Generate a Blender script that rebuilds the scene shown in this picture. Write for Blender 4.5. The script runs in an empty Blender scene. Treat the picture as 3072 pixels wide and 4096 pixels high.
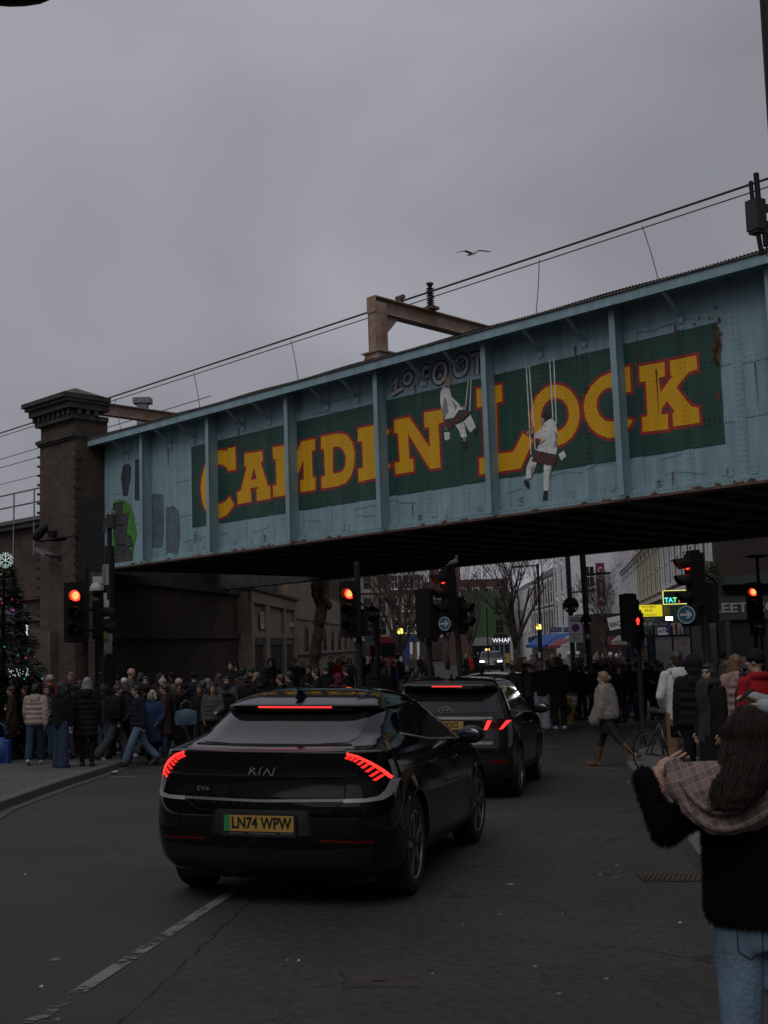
import bpy, bmesh, math, random
import numpy as np
from mathutils import Vector, Matrix, Euler
from mathutils.bvhtree import BVHTree
from mathutils.geometry import tessellate_polygon, delaunay_2d_cdt
random.seed(7)
R = math.radians
PI = math.pi
SC = bpy.context.scene
COL = SC.collection
# ------------------------------------------------------------------ camera
CAM_H, CAM_P, CAM_R, CAM_F = 1.6365,0.1123,0.027,4734.7
_f = Vector((0, math.cos(CAM_P), math.sin(CAM_P)))
_r = Vector((1,0,0))
_u = _r.cross(_f)
_r2 = _r * math.cos(CAM_R) - _u * math.sin(CAM_R)
_u2 = _r * math.sin(CAM_R) + _u * math.cos(CAM_R)
cd = bpy.data.cameras.new('camera')
cd.sensor_fit = 'HORIZONTAL'
cd.sensor_width = 36.0
cd.lens = CAM_F / 3072 * 36.0
cd.clip_end = 3000
cd.clip_start = 0.05
camo = bpy.data.objects.new('camera', cd)
COL.objects.link(camo)
m = Matrix((_r2, _u2,-_f)).transposed().to_4x4()
m.translation = (0,0, CAM_H)
camo.matrix_world = m
SC.camera = camo
# ------------------------------------------------------------------ sky, sun, exposure
SUN_EL, SUN_AZ = R(48), R(205)      # behind the camera, a little to the left
w = bpy.data.worlds.new('World')
SC.world = w
w.use_nodes = True
nt = w.node_tree
for n_ in list(nt.nodes):
 nt.nodes.remove(n_)
def wn(t, **k):
 n = nt.nodes.new(t)
 for a, b in k.items():
  setattr(n, a, b)
 return n
out = wn('ShaderNodeOutputWorld')
bg = wn('ShaderNodeBackground')
sky = wn('ShaderNodeTexSky')
sky.sky_type = 'NISHITA'
sky.sun_disc = False
sky.sun_elevation = SUN_EL
sky.sun_rotation = SUN_AZ
sky.air_density = 1.0
sky.dust_density = 4.0
hsv = wn('ShaderNodeHueSaturation')
hsv.inputs['Saturation'].default_value = 0.12
hsv.inputs['Value'].default_value = 0.30
nt.links.new(sky.outputs[0], hsv.inputs['Color'])
tc = wn('ShaderNodeTexCoord')
mp = wn('ShaderNodeMapping')
mp.inputs['Scale'].default_value = (1.0,1.0,1.5)
mp.inputs['Location'].default_value = (0.35,0.2,0.1)
nt.links.new(tc.outputs['Generated'], mp.inputs[0])
nz = wn('ShaderNodeTexNoise')
nz.inputs['Scale'].default_value = 2.0
nz.inputs['Detail'].default_value = 4.0
nz.inputs['Roughness'].default_value = 0.45
nz.inputs['Distortion'].default_value = 0.35
nt.links.new(mp.outputs[0], nz.inputs['Vector'])
cr = wn('ShaderNodeValToRGB')
cr.color_ramp.elements[0].position = 0.34
cr.color_ramp.elements[0].color = (2.10,2.13,2.42,1)
cr.color_ramp.elements[1].position = 0.66
cr.color_ramp.elements[1].color = (3.35,3.37,3.80,1)
nt.links.new(nz.outputs['Fac'], cr.inputs[0])
mx = wn('ShaderNodeMix', data_type='RGBA')
mx.inputs['Factor'].default_value = 0.92
nt.links.new(hsv.outputs[0], mx.inputs[6])
nt.links.new(cr.outputs[0], mx.inputs[7])
bg.inputs['Strength'].default_value = 0.12
nt.links.new(mx.outputs[2], bg.inputs[0])
nt.links.new(bg.outputs[0], out.inputs[0])
sl = bpy.data.lights.new('sun','SUN')
sl.energy = 0.8
sl.angle = R(40)
sl.color = (1.0,0.97,0.93)
so = bpy.data.objects.new('sun', sl)
COL.objects.link(so)
sd = Vector((math.sin(SUN_AZ) * math.cos(SUN_EL), math.cos(SUN_AZ) * math.cos(SUN_EL), math.sin(SUN_EL)))
so.rotation_euler = sd.to_track_quat('Z','Y').to_euler()
so.location = sd * 60
SC.view_settings.view_transform = 'Standard'
SC.view_settings.look = 'None'
SC.view_settings.exposure = 0.0
SC.view_settings.gamma = 1.0
SC.cycles.max_bounces = 6
SC.cycles.diffuse_bounces = 3
SC.cycles.glossy_bounces = 3
SC.cycles.use_denoising = True
# ------------------------------------------------------------------ pixel <-> world helpers (photo is 3072 x 4096)
def ray(u, v):
 return _f + _r2 * ((u - 1536) / CAM_F) - _u2 * ((v - 2048) / CAM_F)
EYE = Vector((0,0, CAM_H))
def gz(x, y):
 """height of the road surface: falls away from the camera with a little cross fall, level beyond the bridge"""
 yy = y if y < 20 else (20 + 8 * (1 - math.exp(-(y - 20) / 8.0)))
 k = 1.0 if y < 18 else max(0.0,1 - (y - 18) / 22.0)
 xx = max(-9.0, min(3.0, x))
 return -0.0265 * yy - 0.0228 * xx * k
def at(u, v, Y):
 d = ray(u, v)
 return EYE + d * (Y / d.y)
def ground(u, v, dz=0.0):
 d = ray(u, v)
 Y0, Y1 = 0.5,400.0
 g = lambda Y: (EYE + d * (Y / d.y)).z - gz(d.x * Y / d.y, Y) - dz
 for _ in range(60):
  ym = (Y0 + Y1) / 2
  if g(ym) > 0:
   Y0 = ym
  else:
   Y1 = ym
 return at(u, v, Y0)
def zat(u, v, Y):
 return at(u, v, Y).z
# ------------------------------------------------------------------ object helpers
def tag(o, label=None, cat=None, group=None, kind=None):
 if label: o['label'] = label
 if cat: o['category'] = cat
 if group: o['group'] = group
 if kind: o['kind'] = kind
 return o
def thing(name, label, cat, loc=(0,0,0), rz=0.0, group=None, rot=None):
 o = bpy.data.objects.new(name, None)
 COL.objects.link(o)
 o.empty_display_size = 0.2
 o.location = loc
 o.rotation_euler = rot if rot is not None else (0,0, rz)
 return tag(o, label, cat, group)
def link(name, me, parent=None, mats=None, loc=None, rz=None):
 o = bpy.data.objects.new(name, me)
 COL.objects.link(o)
 if parent is not None: o.parent = parent
 if loc is not None: o.location = loc
 if rz is not None: o.rotation_euler = (0,0, rz)
 if mats is not None:
  if len(me.materials) == 0:
   for mm in mats: me.materials.append(mm)
  else:
   for i, mm in enumerate(mats):
    o.material_slots[i].link = 'OBJECT'
    o.material_slots[i].material = mm
 return o
def copy_tree(o, parent=None):
 c = o.copy()
 COL.objects.link(c)
 c.parent = parent
 for ch in list(o.children):
  copy_tree(ch, c)
 return c
class MB:
 """collects simple shapes into one mesh"""
 def __init__(s):
  s.v, s.f, s.mi = [],[],[]
 def add(s, vs, fs, mi=0, M=None):
  b = len(s.v)
  if M is not None: vs = [M @ Vector(q) for q in vs]
  s.v += [tuple(q) for q in vs]
  s.f += [tuple(b + i for i in q) for q in fs]
  s.mi += [mi] * len(fs)
  return s
 def box(s, c, d, mi=0, M=None, rz=0.0):
  x, y, z = d[0] / 2, d[1] / 2, d[2] / 2
  vs = [Vector((sx * x, sy * y, sz * z)) for sz in (-1,1) for sy in (-1,1) for sx in (-1,1)]
  if rz:
   q = Matrix.Rotation(rz, 3,'Z')
   vs = [q @ p for p in vs]
  vs = [p + Vector(c) for p in vs]
  return s.add(vs, [(0,2,3,1),(4,5,7,6),(0,1,5,4),(2,6,7,3),(0,4,6,2),(1,3,7,5)], mi, M)
 def bar(s, p, q, w_, h_, mi=0, up=(0,0,1)):
  """rectangular bar from p to q, w_ across, h_ along up"""
  p, q = Vector(p), Vector(q)
  d = (q - p).normalized()
  a = d.cross(Vector(up))
  if a.length < 1e-4: a = d.cross(Vector((1,0,0)))
  a.normalize()
  b = a.cross(d)
  vs = []
  for e_ in (p, q):
   for sx, sy in ((-1,-1),(1,-1),(1,1),(-1,1)):
    vs.append(e_ + a * (sx * w_ / 2) + b * (sy * h_ / 2))
  return s.add(vs, [(3,2,1,0),(4,5,6,7),(0,1,5,4),(1,2,6,5),(2,3,7,6),(3,0,4,7)], mi)
 def lathe(s, p, q, prof, n=16, mi=0):
  """prof: list of (t along p->q in metres, radius)"""
  p, q = Vector(p), Vector(q)
  d = (q - p).normalized()
  a = d.orthogonal().normalized()
  b = d.cross(a)
  vs, fs = [],[]
  for t, r in prof:
   for k in range(n):
    an = 2 * PI * k / n
    vs.append(p + d * t + (a * math.cos(an) + b * math.sin(an)) * r)
  m_ = len(prof)
  for i in range(m_ - 1):
   for k in range(n):
    k2 = (k + 1) % n
    fs.append((i * n + k, i * n + k2,(i + 1) * n + k2,(i + 1) * n + k))
  fs.append(tuple(range(n - 1,-1,-1)))
  fs.append(tuple((m_ - 1) * n + k for k in range(n)))
  return s.add(vs, fs, mi)
 def cyl(s, p, q, r0, r1=None, n=12, mi=0):
  r1 = r0 if r1 is None else r1
  L = (Vector(q) - Vector(p)).length
  return s.lathe(p, q, [(0, r0),(L, r1)], n, mi)
 def cap(s, p, q, r0, r1=None, n=10, mi=0, k=4):
  """capsule with rounded ends"""
  r1 = r0 if r1 is None else r1
  L = (Vector(q) - Vector(p)).length
  if L < 1e-5:
   q = Vector(p) + Vector((0,0,1e-4)); L = 1e-4
  pr = [(-r0 * math.cos(PI / 2 * i / k), max(r0 * math.sin(PI / 2 * i / k), r0 * 0.02)) for i in range(k + 1)]
  pr += [(L + r1 * math.sin(PI / 2 * i / k), max(r1 * math.cos(PI / 2 * i / k), r1 * 0.02)) for i in range(k + 1)]
  return s.lathe(p, q, pr, n, mi)
 def ell(s, c, r, M=None, n=14, k=9, mi=0):
  vs, fs = [],[]
  for i in range(k + 1):
   th = PI * (0.02 + 0.96 * i / k)
   for j in range(n):
    ph = 2 * PI * j / n
    q = Vector((r[0] * math.sin(th) * math.cos(ph), r[1] * math.sin(th) * math.sin(ph),-r[2] * math.cos(th)))
    if M is not None: q = M @ q
    vs.append(q + Vector(c))
  for i in range(k):
   for j in range(n):
    j2 = (j + 1) % n
    fs.append((i * n + j, i * n + j2,(i + 1) * n + j2,(i + 1) * n + j))
  fs.append(tuple(range(n - 1,-1,-1)))
  fs.append(tuple(k * n + j for j in range(n)))
  return s.add(vs, fs, mi)
 def tube(s, pts, r, n=6, mi=0):
  pts = [Vector(p) for p in pts]
  rs = r if isinstance(r, (list, tuple)) else [r] * len(pts)
  vs, fs = [],[]
  d0 = (pts[1] - pts[0]).normalized()
  a = d0.orthogonal().normalized()
  for i, p in enumerate(pts):
   d = (pts[min(i + 1, len(pts) - 1)] - pts[max(i - 1,0)])
   if d.length < 1e-9: d = d0
   d.normalize()
   a = (a - d * a.dot(d))
   if a.length < 1e-6: a = d.orthogonal()
   a.normalize()
   b = d.cross(a)
   for k in range(n):
    an = 2 * PI * k / n
    vs.append(p + (a * math.cos(an) + b * math.sin(an)) * rs[i])
  for i in range(len(pts) - 1):
   for k in range(n):
    k2 = (k + 1) % n
    fs.append((i * n + k, i * n + k2,(i + 1) * n + k2,(i + 1) * n + k))
  fs.append(tuple(range(n - 1,-1,-1)))
  fs.append(tuple((len(pts) - 1) * n + k for k in range(n)))
  return s.add(vs, fs, mi)
 def loft(s, rings, mi=0, closed=True, cap=True):
  n = len(rings[0])
  vs = [q for rg in rings for q in rg]
  fs = []
  for i in range(len(rings) - 1):
   for k in range(n if closed else n - 1):
    k2 = (k + 1) % n
    fs.append((i * n + k, i * n + k2,(i + 1) * n + k2,(i + 1) * n + k))
  if cap:
   fs.append(tuple(range(n - 1,-1,-1)))
   fs.append(tuple((len(rings) - 1) * n + k for k in range(n)))
  return s.add(vs, fs, mi)
 def prism(s, poly, M, d, mi=0, holes=()):
  """flat polygon (x,y) placed by matrix M, thickness d along local +z"""
  loops = [[Vector((p[0], p[1],0)) for p in poly]] + [[Vector((p[0], p[1],0)) for p in h] for h in holes]
  tris = tessellate_polygon(loops)
  flat = [p for l in loops for p in l]
  n = len(flat)
  fs = []
  for t in tris:
   a, b, c = (flat[i] for i in t)
   if (b - a).cross(c - a).z < 0: t = (t[0], t[2], t[1])
   fs.append(tuple(i + n for i in t))
   fs.append((t[2], t[1], t[0]))
  vs = [M @ p for p in flat] + [M @ (p + Vector((0,0, d))) for p in flat]
  base = 0
  for l in loops:
   m_ = len(l)
   ar = sum(l[i].x * l[(i + 1) % m_].y - l[(i + 1) % m_].x * l[i].y for i in range(m_))
   outer = base == 0
   for i in range(m_):
    j = (i + 1) % m_
    q = (base + i, base + j, base + j + n, base + i + n)
    if (ar > 0) != outer: q = q[::-1]
    fs.append(q)
   base += m_
  return s.add(vs, fs, mi)
 def mesh(s, name='mesh', smooth=False):
  me = bpy.data.meshes.new(name)
  me.from_pydata(s.v, [], s.f)
  me.polygons.foreach_set('material_index', s.mi)
  if smooth: me.polygons.foreach_set('use_smooth',[True] * len(s.f))
  me.update()
  return me
 def build(s, name, mats, parent=None, smooth=False, sharp=None, world=False, fix=False):
  me = s.mesh(name, smooth)
  if fix:
   b_ = bmesh.new(); b_.from_mesh(me)
   bmesh.ops.recalc_face_normals(b_, faces=b_.faces)
   b_.to_mesh(me); b_.free()
  if not isinstance(mats, (list, tuple)): mats = [mats]
  for mm in mats: me.materials.append(mm)
  if sharp: me.set_sharp_from_angle(angle=R(sharp))
  o = bpy.data.objects.new(name, me)
  COL.objects.link(o)
  if parent is not None:
   o.parent = parent
   if world:
    mw = parent.matrix_basis.inverted()
    me.transform(mw)
  return o
def evaluated(me, mods):
 """mesh with modifiers applied; mods = [(type, {prop: value})]"""
 o = bpy.data.objects.new('tmp', me)
 COL.objects.link(o)
 for t, kw in mods:
  md = o.modifiers.new('m', t)
  for a, b in kw.items(): setattr(md, a, b)
 dg = bpy.context.evaluated_depsgraph_get()
 r = bpy.data.meshes.new_from_object(o.evaluated_get(dg))
 bpy.data.objects.remove(o)
 return r
def remesh(mb, vox, it=2, fac=0.5):
 me = mb.mesh('tmp')
 r = evaluated(me, [('REMESH', dict(mode='VOXEL', voxel_size=vox)),('SMOOTH', dict(iterations=it, factor=fac))])
 bpy.data.meshes.remove(me)
 r.polygons.foreach_set('use_smooth',[True] * len(r.polygons))
 r.materials.clear()
 return r
def text_mesh(txt, size, depth=0.004, align='CENTER', bold=0.0, spacing=1.0, shear=0.0):
 c = bpy.data.curves.new('txt','FONT')
 c.body = txt
 c.size = size
 c.extrude = depth / 2
 c.offset = bold
 c.align_x = align
 c.align_y = 'CENTER'
 c.space_character = spacing
 c.shear = shear
 c.resolution_u = 3
 o = bpy.data.objects.new('txt', c)
 COL.objects.link(o)
 dg = bpy.context.evaluated_depsgraph_get()
 me = bpy.data.meshes.new_from_object(o.evaluated_get(dg))
 bpy.data.objects.remove(o)
 return me
def add_text(name, txt, size, M, mat_, parent, depth=0.004, **k):
 me = text_mesh(txt, size, depth, **k)
 me.transform(M)
 me.materials.clear()
 me.materials.append(mat_)
 o = bpy.data.objects.new(name, me)
 COL.objects.link(o)
 o.parent = parent
 return o
def frame(o, x, y, z=None):
 """matrix with origin o and given x / y axes (z = x cross y)"""
 x, y = Vector(x).normalized(), Vector(y).normalized()
 z = x.cross(y).normalized()
 m_ = Matrix((x, y, z)).transposed().to_4x4()
 m_.translation = Vector(o)
 return m_
def XZ(x=0, y=0, z=0):
 """plane standing up, facing -y (towards the camera when unrotated)"""
 return frame((x, y, z),(1,0,0),(0,0,1))
# ------------------------------------------------------------------ materials
MATS = {}
def nodes_of(name):
 mm = bpy.data.materials.new(name)
 mm.use_nodes = True
 t = mm.node_tree
 return mm, t, t.nodes['Principled BSDF']
def mat(name, col, rough=0.6, metal=0.0, var=0.0, scale=6.0, bump=0.0, bscale=40.0, coat=0.0, spec=None, emit=None, estr=0.0, alpha=None, stretch=None, trans=0.0, sheen=0.0):
 if name in MATS: return MATS[name]
 mm, t, p = nodes_of(name)
 c = (col[0], col[1], col[2],1)
 p.inputs['Base Color'].default_value = c
 p.inputs['Roughness'].default_value = rough
 p.inputs['Metallic'].default_value = metal
 if coat: p.inputs['Coat Weight'].default_value = coat; p.inputs['Coat Roughness'].default_value = 0.03
 if spec is not None: p.inputs['Specular IOR Level'].default_value = spec
 if sheen: p.inputs['Sheen Weight'].default_value = sheen
 if trans: p.inputs['Transmission Weight'].default_value = trans
 if emit:
  p.inputs['Emission Color'].default_value = (*emit, 1)
  p.inputs['Emission Strength'].default_value = estr
 L = t.links
 if var or bump:
  tcn = t.nodes.new('ShaderNodeTexCoord')
  src = tcn.outputs['Object']
  if stretch:
   mpn = t.nodes.new('ShaderNodeMapping')
   mpn.inputs['Scale'].default_value = stretch
   L.new(src, mpn.inputs[0]); src = mpn.outputs[0]
 if var:
  n1 = t.nodes.new('ShaderNodeTexNoise')
  n1.inputs['Scale'].default_value = scale
  n1.inputs['Detail'].default_value = 7
  n1.inputs['Roughness'].default_value = 0.65
  L.new(src, n1.inputs['Vector'])
  rp = t.nodes.new('ShaderNodeValToRGB')
  rp.color_ramp.elements[0].position = 0.32
  rp.color_ramp.elements[1].position = 0.70
  rp.color_ramp.elements[0].color = tuple(max(0, q * (1 - var)) for q in col) + (1,)
  rp.color_ramp.elements[1].color = tuple(min(1, q * (1 + var)) for q in col) + (1,)
  L.new(n1.outputs['Fac'], rp.inputs[0])
  L.new(rp.outputs[0], p.inputs['Base Color'])
 if bump:
  n2 = t.nodes.new('ShaderNodeTexNoise')
  n2.inputs['Scale'].default_value = bscale
  n2.inputs['Detail'].default_value = 5
  L.new(src, n2.inputs['Vector'])
  bp = t.nodes.new('ShaderNodeBump')
  bp.inputs['Strength'].default_value = bump
  bp.inputs['Distance'].default_value = 0.02
  L.new(n2.outputs['Fac'], bp.inputs['Height'])
  L.new(bp.outputs[0], p.inputs['Normal'])
 MATS[name] = mm
 return mm
def glow(name, col, s):
 return mat(name, tuple(min(1, c * 0.3) for c in col),0.4, emit=col, estr=s)
def brick_mat(name, c1, c2, mortar, dirt=0.5, bw=0.225, bh=0.075, stain=0.35, axis='xy'):
 """brickwork laid on walls that stand along local x or local y"""
 if name in MATS: return MATS[name]
 mm, t, p = nodes_of(name)
 L = t.links
 tcn = t.nodes.new('ShaderNodeTexCoord')
 sx = t.nodes.new('ShaderNodeSeparateXYZ')
 L.new(tcn.outputs['Object'], sx.inputs[0])
 ad = t.nodes.new('ShaderNodeMath'); ad.operation = 'ADD'
 L.new(sx.outputs[0], ad.inputs[0]); L.new(sx.outputs[1], ad.inputs[1])
 cb = t.nodes.new('ShaderNodeCombineXYZ')
 L.new(ad.outputs[0], cb.inputs[0]); L.new(sx.outputs[2], cb.inputs[1])
 b = t.nodes.new('ShaderNodeTexBrick')
 b.inputs['Scale'].default_value = 1.0
 b.inputs['Brick Width'].default_value = bw
 b.inputs['Row Height'].default_value = bh
 b.inputs['Mortar Size'].default_value = 0.009
 b.inputs['Mortar Smooth'].default_value = 0.3
 b.inputs['Bias'].default_value = -0.1
 b.inputs['Color1'].default_value = (*c1,1)
 b.inputs['Color2'].default_value = (*c2,1)
 b.inputs['Mortar'].default_value = (*mortar, 1)
 L.new(cb.outputs[0], b.inputs['Vector'])
 n1 = t.nodes.new('ShaderNodeTexNoise')
 n1.inputs['Scale'].default_value = 0.8
 n1.inputs['Detail'].default_value = 8
 n1.inputs['Roughness'].default_value = 0.7
 L.new(tcn.outputs['Object'], n1.inputs['Vector'])
 rp = t.nodes.new('ShaderNodeValToRGB')
 rp.color_ramp.elements[0].position = 0.35
 rp.color_ramp.elements[1].position = 0.65
 rp.color_ramp.elements[0].color = (1 - stain,) * 3 + (1,)
 rp.color_ramp.elements[1].color = (1.0,1.0,1.0,1)
 L.new(n1.outputs['Fac'], rp.inputs[0])
 mu = t.nodes.new('ShaderNodeMix'); mu.data_type = 'RGBA'; mu.blend_type = 'MULTIPLY'
 mu.inputs['Factor'].default_value = 1.0
 L.new(b.outputs['Color'], mu.inputs[6]); L.new(rp.outputs[0], mu.inputs[7])
 L.new(mu.outputs[2], p.inputs['Base Color'])
 p.inputs['Roughness'].default_value = 0.9
 bp = t.nodes.new('ShaderNodeBump'); bp.inputs['Strength'].default_value = 0.5; bp.inputs['Distance'].default_value = 0.01
 bp.invert = True
 L.new(b.outputs['Fac'], bp.inputs['Height']); L.new(bp.outputs[0], p.inputs['Normal'])
 MATS[name] = mm
 return mm
BLACK_METAL = mat('black_metal',(0.009,0.009,0.0105),0.6, var=0.3, spec=0.25)
STEEL = mat('galvanised_steel',(0.22,0.23,0.24),0.5,0.6, var=0.2)
# ================================================================== ground
def asphalt():
 mm, t, p = nodes_of('asphalt')
 L = t.links
 g = t.nodes.new('ShaderNodeNewGeometry')
 def noise(scale, det=6, rough=0.6):
  n = t.nodes.new('ShaderNodeTexNoise'); n.inputs['Scale'].default_value = scale
  n.inputs['Detail'].default_value = det; n.inputs['Roughness'].default_value = rough
  L.new(g.outputs['Position'], n.inputs['Vector']); return n.outputs['Fac']
 def math_(op, a, b=None, c=None):
  n = t.nodes.new('ShaderNodeMath'); n.operation = op
  for i, q in enumerate((a, b, c)):
   if q is None: continue
   if isinstance(q, (int, float)): n.inputs[i].default_value = q
   else: L.new(q, n.inputs[i])
  return n.outputs[0]
 def ramp(fac, stops):
  n = t.nodes.new('ShaderNodeValToRGB')
  el = n.color_ramp.elements
  while len(el) < len(stops): el.new(0.5)
  for e_, (ps, c) in zip(el, stops): e_.position = ps; e_.color = (*c, 1)
  L.new(fac, n.inputs[0]); return n.outputs[0]
 # the old rough surface right of an irregular seam, a newer smooth one left of it
 P, Q = ground(477,4095), ground(1041,3569)
 d = (Q - P); nx, ny = d.y, -d.x
 ln = math.hypot(nx, ny); nx /= ln; ny /= ln
 sp = t.nodes.new('ShaderNodeSeparateXYZ'); L.new(g.outputs['Position'], sp.inputs[0])
 s_ = math_('ADD', math_('MULTIPLY', sp.outputs[0], nx), math_('MULTIPLY', sp.outputs[1], ny))
 s_ = math_('SUBTRACT', s_, nx * P.x + ny * P.y)
 s_ = math_('ADD', s_, math_('MULTIPLY', math_('SUBTRACT', noise(5.0),0.5),0.16))
 old = math_('GREATER_THAN', s_, 0.0)
 seam = math_('LESS_THAN', math_('ABSOLUTE', s_),0.008)
 fine = noise(210,3,0.7)
 mid = noise(17,9,0.8)
 big = noise(0.7,5,0.6)
 smooth_c = ramp(fine, [(0.3,(0.031,0.031,0.032)),(0.7,(0.050,0.050,0.051))])
 rough_c = ramp(mid, [(0.34,(0.012,0.011,0.011)),(0.43,(0.034,0.032,0.030)),(0.56,(0.050,0.047,0.043)),(0.70,(0.072,0.068,0.062))])
 fine2 = ramp(fine, [(0.30,(0.72,0.72,0.72)),(0.66,(1.2,1.2,1.2)),(0.74,(1.6,1.6,1.55))])
 mu = t.nodes.new('ShaderNodeMix'); mu.data_type = 'RGBA'; mu.blend_type = 'MULTIPLY'; mu.inputs['Factor'].default_value = 1
 L.new(rough_c, mu.inputs[6]); L.new(fine2, mu.inputs[7])
 m1 = t.nodes.new('ShaderNodeMix'); m1.data_type = 'RGBA'
 L.new(old, m1.inputs['Factor']); L.new(smooth_c, m1.inputs[6]); L.new(mu.outputs[2], m1.inputs[7])
 bigc = ramp(big, [(0.32,(0.80,0.80,0.80)),(0.68,(1.15,1.14,1.12))])
 m2 = t.nodes.new('ShaderNodeMix'); m2.data_type = 'RGBA'; m2.blend_type = 'MULTIPLY'; m2.inputs['Factor'].default_value = 1
 L.new(m1.outputs[2], m2.inputs[6]); L.new(bigc, m2.inputs[7])
 m3 = t.nodes.new('ShaderNodeMix'); m3.data_type = 'RGBA'
 L.new(seam, m3.inputs['Factor']); L.new(m2.outputs[2], m3.inputs[6]); m3.inputs[7].default_value = (0.012,0.012,0.012,1)
 # hairline cracks in the old surface, pale flecks of chewing gum and grit
 vo = t.nodes.new('ShaderNodeTexVoronoi'); vo.feature = 'DISTANCE_TO_EDGE'; vo.inputs['Scale'].default_value = 0.35
 vw = t.nodes.new('ShaderNodeVectorMath'); vw.operation = 'ADD'
 nc = t.nodes.new('ShaderNodeTexNoise'); nc.inputs['Scale'].default_value = 1.6; nc.inputs['Detail'].default_value = 6
 L.new(g.outputs['Position'], nc.inputs['Vector'])
 L.new(g.outputs['Position'], vw.inputs[0]); L.new(nc.outputs['Color'], vw.inputs[1]); L.new(vw.outputs[0], vo.inputs['Vector'])
 crack = math_('MULTIPLY', math_('MULTIPLY', math_('LESS_THAN', vo.outputs['Distance'],0.0035), old), math_('GREATER_THAN', big, 0.5))
 m4 = t.nodes.new('ShaderNodeMix'); m4.data_type = 'RGBA'
 L.new(crack, m4.inputs['Factor']); L.new(m3.outputs[2], m4.inputs[6]); m4.inputs[7].default_value = (0.014,0.013,0.012,1)
 vg = t.nodes.new('ShaderNodeTexVoronoi'); vg.inputs['Scale'].default_value = 2.3
 L.new(g.outputs['Position'], vg.inputs['Vector'])
 gum = math_('LESS_THAN', math_('ADD', vg.outputs['Distance'], math_('MULTIPLY', fine, 0.02)),0.045)
 m5 = t.nodes.new('ShaderNodeMix'); m5.data_type = 'RGBA'
 L.new(math_('MULTIPLY', gum, 0.55), m5.inputs['Factor']); L.new(m4.outputs[2], m5.inputs[6]); m5.inputs[7].default_value = (0.12,0.115,0.11,1)
 L.new(m5.outputs[2], p.inputs['Base Color'])
 p.inputs['Roughness'].default_value = 0.72
 p.inputs['Specular IOR Level'].default_value = 0.35
 bp = t.nodes.new('ShaderNodeBump'); bp.inputs['Strength'].default_value = 0.55; bp.inputs['Distance'].default_value = 0.012
 L.new(math_('ADD', math_('MULTIPLY', mid, old), math_('MULTIPLY', fine, 0.35)), bp.inputs['Height'])
 L.new(bp.outputs[0], p.inputs['Normal'])
 return mm
def road():
 ys = [-8 + 0.8 * i for i in range(70)] + [50,55,62,70,85,110,150,250,600,1800]
 xs = [-1500,-400,-120,-60,-30,-20,-14,-11] + [-9 + 0.75 * i for i in range(17)] + [5,8,12,18,30,60,120,400,1500]
 mb = MB()
 n = len(xs)
 mb.v = [(x, y, gz(x, y)) for y in ys for x in xs]
 mb.f = [(j * n + i, j * n + i + 1,(j + 1) * n + i + 1,(j + 1) * n + i) for j in range(len(ys) - 1) for i in range(n - 1)]
 mb.mi = [0] * len(mb.f)
 o = mb.build('road', asphalt(), smooth=True)
 tag(o, kind='structure')
road()
def paving_mat(name, c, bw=0.6, bh=0.45):
 mm = brick_mat(name, c, tuple(q * 0.86 for q in c), tuple(q * 0.45 for q in c), bw=bw, bh=bh, stain=0.3)
 t = mm.node_tree
 br = next(n for n in t.nodes if n.type == 'TEX_BRICK')
 co = next(n for n in t.nodes if n.type == 'TEX_COORD')
 t.links.new(co.outputs['Object'], br.inputs['Vector'])
 next(n for n in t.nodes if n.type == 'BUMP').inputs['Strength'].default_value = 0.15
 return mm
KERB = mat('granite_kerb',(0.115,0.11,0.105),0.8, var=0.35, scale=14, bump=0.2, bscale=90)
CHANNEL = mat('concrete_channel',(0.075,0.073,0.068),0.85, var=0.3, scale=9)
def densify(pts, step=0.6):
 out_ = []
 for a, b in zip(pts, pts[1:]):
  k = max(1, int((b - a).length / step))
  out_ += [a.lerp(b, i / k) for i in range(k)]
 return out_ + [pts[-1]]
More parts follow.
